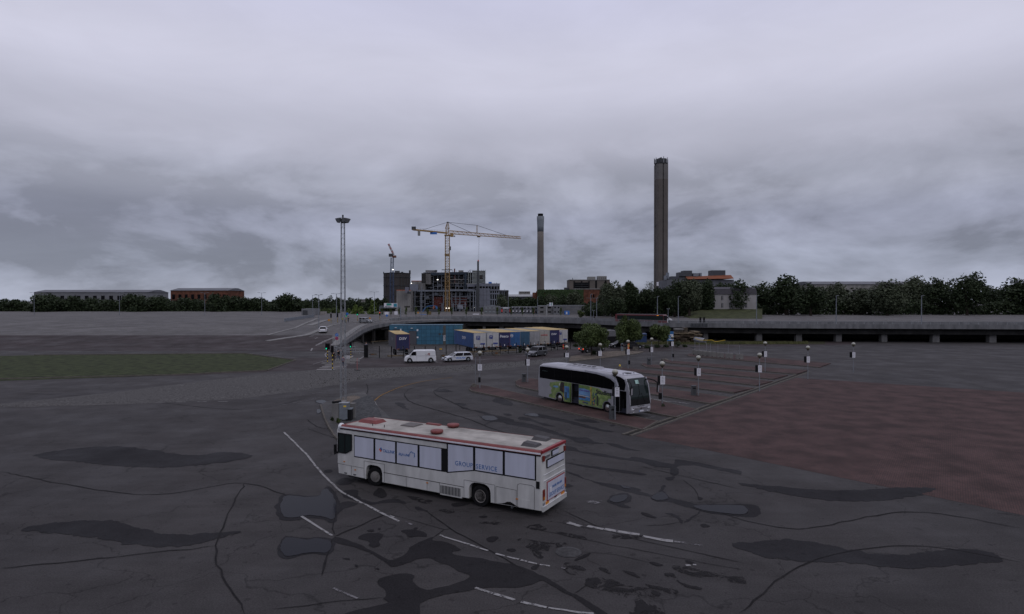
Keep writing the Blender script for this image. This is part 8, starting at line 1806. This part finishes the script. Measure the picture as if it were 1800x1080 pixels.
# ------------------------------------------------------------ the place goes on beyond the photograph's edges
GRS = M('lawn', (.042,.052,.022), .95, var=.35, vs=.8)
st_(up_normals(sheet('lawn', [(-900,640),(60,625),(430,622),(520,634),(470,652),(300,660),(-900,700)], GRS, z=.02)))
lw = [gw(*p) for p in [(60,625),(430,622),(520,634),(470,652),(300,660),(-200,672)]]
kb = T('lawn_kerb', 'stone kerb round the lawn left of the crossing', 'kerb'); kerb_line(kb, lw, w=.18, h=.14, step=2.0)
for pts in [[(-400,616),(540,607)], [(-600,720),(300,712),(420,706)]]:
    q0, q1 = gw(*pts[0]), gw(*pts[-1]); n_ = 26
    for k in range(n_):
        a_ = Vector((*q0, 0)).lerp(Vector((*q1, 0)), k/n_); b_ = Vector((*q0, 0)).lerp(Vector((*q1, 0)), (k+.45)/n_); t_2 = (b_-a_).normalized(); s_2 = Vector((-t_2.y, t_2.x, 0))*.08; z = nextz('road_marking', .0206, .00003)
        m_ = MB(); m_.face([a_-s_2+Vector((0,0,z)), b_-s_2+Vector((0,0,z)), b_+s_2+Vector((0,0,z)), a_+s_2+Vector((0,0,z))]); up_normals(m_.build('road_marking', MARK, ground, fix=False))
def hall(lab, u0, u1, vt, d, mat, rm, nwin, depth=25):
    t = T('warehouse', lab, 'building', (X(u0,d), d, 3.9)); w_ = X(u1,d)-X(u0,d); h = Zv(vt,d)-3.9
    MB().box(0,w_,0,depth,0,h).build('wall', mat, t); m_ = MB(); m_.hexa([(-.5,-.5,h),(w_+.5,-.5,h),(w_+.5,depth+.5,h),(-.5,depth+.5,h),(-.3,depth*.4,h+1.8),(w_+.3,depth*.4,h+1.8),(w_+.3,depth*.6,h+1.8),(-.3,depth*.6,h+1.8)]); m_.build('roof', rm, t)
    for k in range(nwin): MB().box(w_*(k+.25)/nwin,w_*(k+.7)/nwin,-.08,.05,h*.55,h*.8).build('window', GLASS, t)
hall('long grey warehouse far left of the frame', 60, 260, 514, 420, CABG, CABD, 14); hall('brick warehouse between the far left trees', 300, 400, 511, 400, REDBRICK, CABD, 9); hall('pale office hall beyond the trees on the far right', 1430, 1640, 500, 330, CONC_L, CABD, 16)
for i, u in enumerate((60,210,360,460)): street_lamp(u, 515, Vector((X(u,250),250,3.8)), ['twin-armed lamp farthest left of the frame','second twin-armed lamp from the far left','third twin-armed lamp from the far left','fourth twin-armed lamp from the far left'][i], arm=1.5)
for i, u in enumerate((1330,1470,1620)): street_lamp(u, 520, bp(u, 3), ['street lamp on the bridge just right of the frame','street lamp on the bridge farther right','street lamp near the far right end of the bridge'][i], 1, .5, .12)
for i, (u, v) in enumerate(((1335,690),(1420,668),(1500,655),(1345,655))):
    p = G(u, v); p.z = .118 if i != 2 else .0; lamp_post(p, (.03,.45,2.1,2.9), 0, ['globe lamp post just right of the frame','globe lamp post farther right on the bays','rightmost globe lamp post','globe lamp post behind the one just right of the frame'][i])
for pts in [[(1290,960),(1400,950),(1560,975),(1700,965),(1760,985),(1600,1000),(1500,990),(1380,985)], [(60,800),(200,785),(330,800),(400,795),(440,805),(300,822),(160,815)], [(1300,850),(1450,862),(1640,858),(1560,880),(1420,876)], [(40,930),(180,915),(300,940),(420,935),(300,962),(160,945)]]:
    patch('damp_streak', None, pts, WETL, amp=.10)
for pts in [[(540,700),(420,720),(200,700),(0,690)], [(560,900),(430,850),(250,870),(0,830)], [(1260,900),(1400,930),(1600,900),(1800,930)], [(1300,1080),(1420,990),(1600,960),(1800,990)], [(430,1080),(380,960),(430,850)], [(0,1000),(200,980),(380,960)]]:
    ribbon('crack', None, pts, .06, CRK, taper=True, amp=.06)
print('OBJECTS', len(bpy.data.objects), 'POLYS', sum(len(o.data.polygons) for o in bpy.data.objects if o.type == 'MESH'))
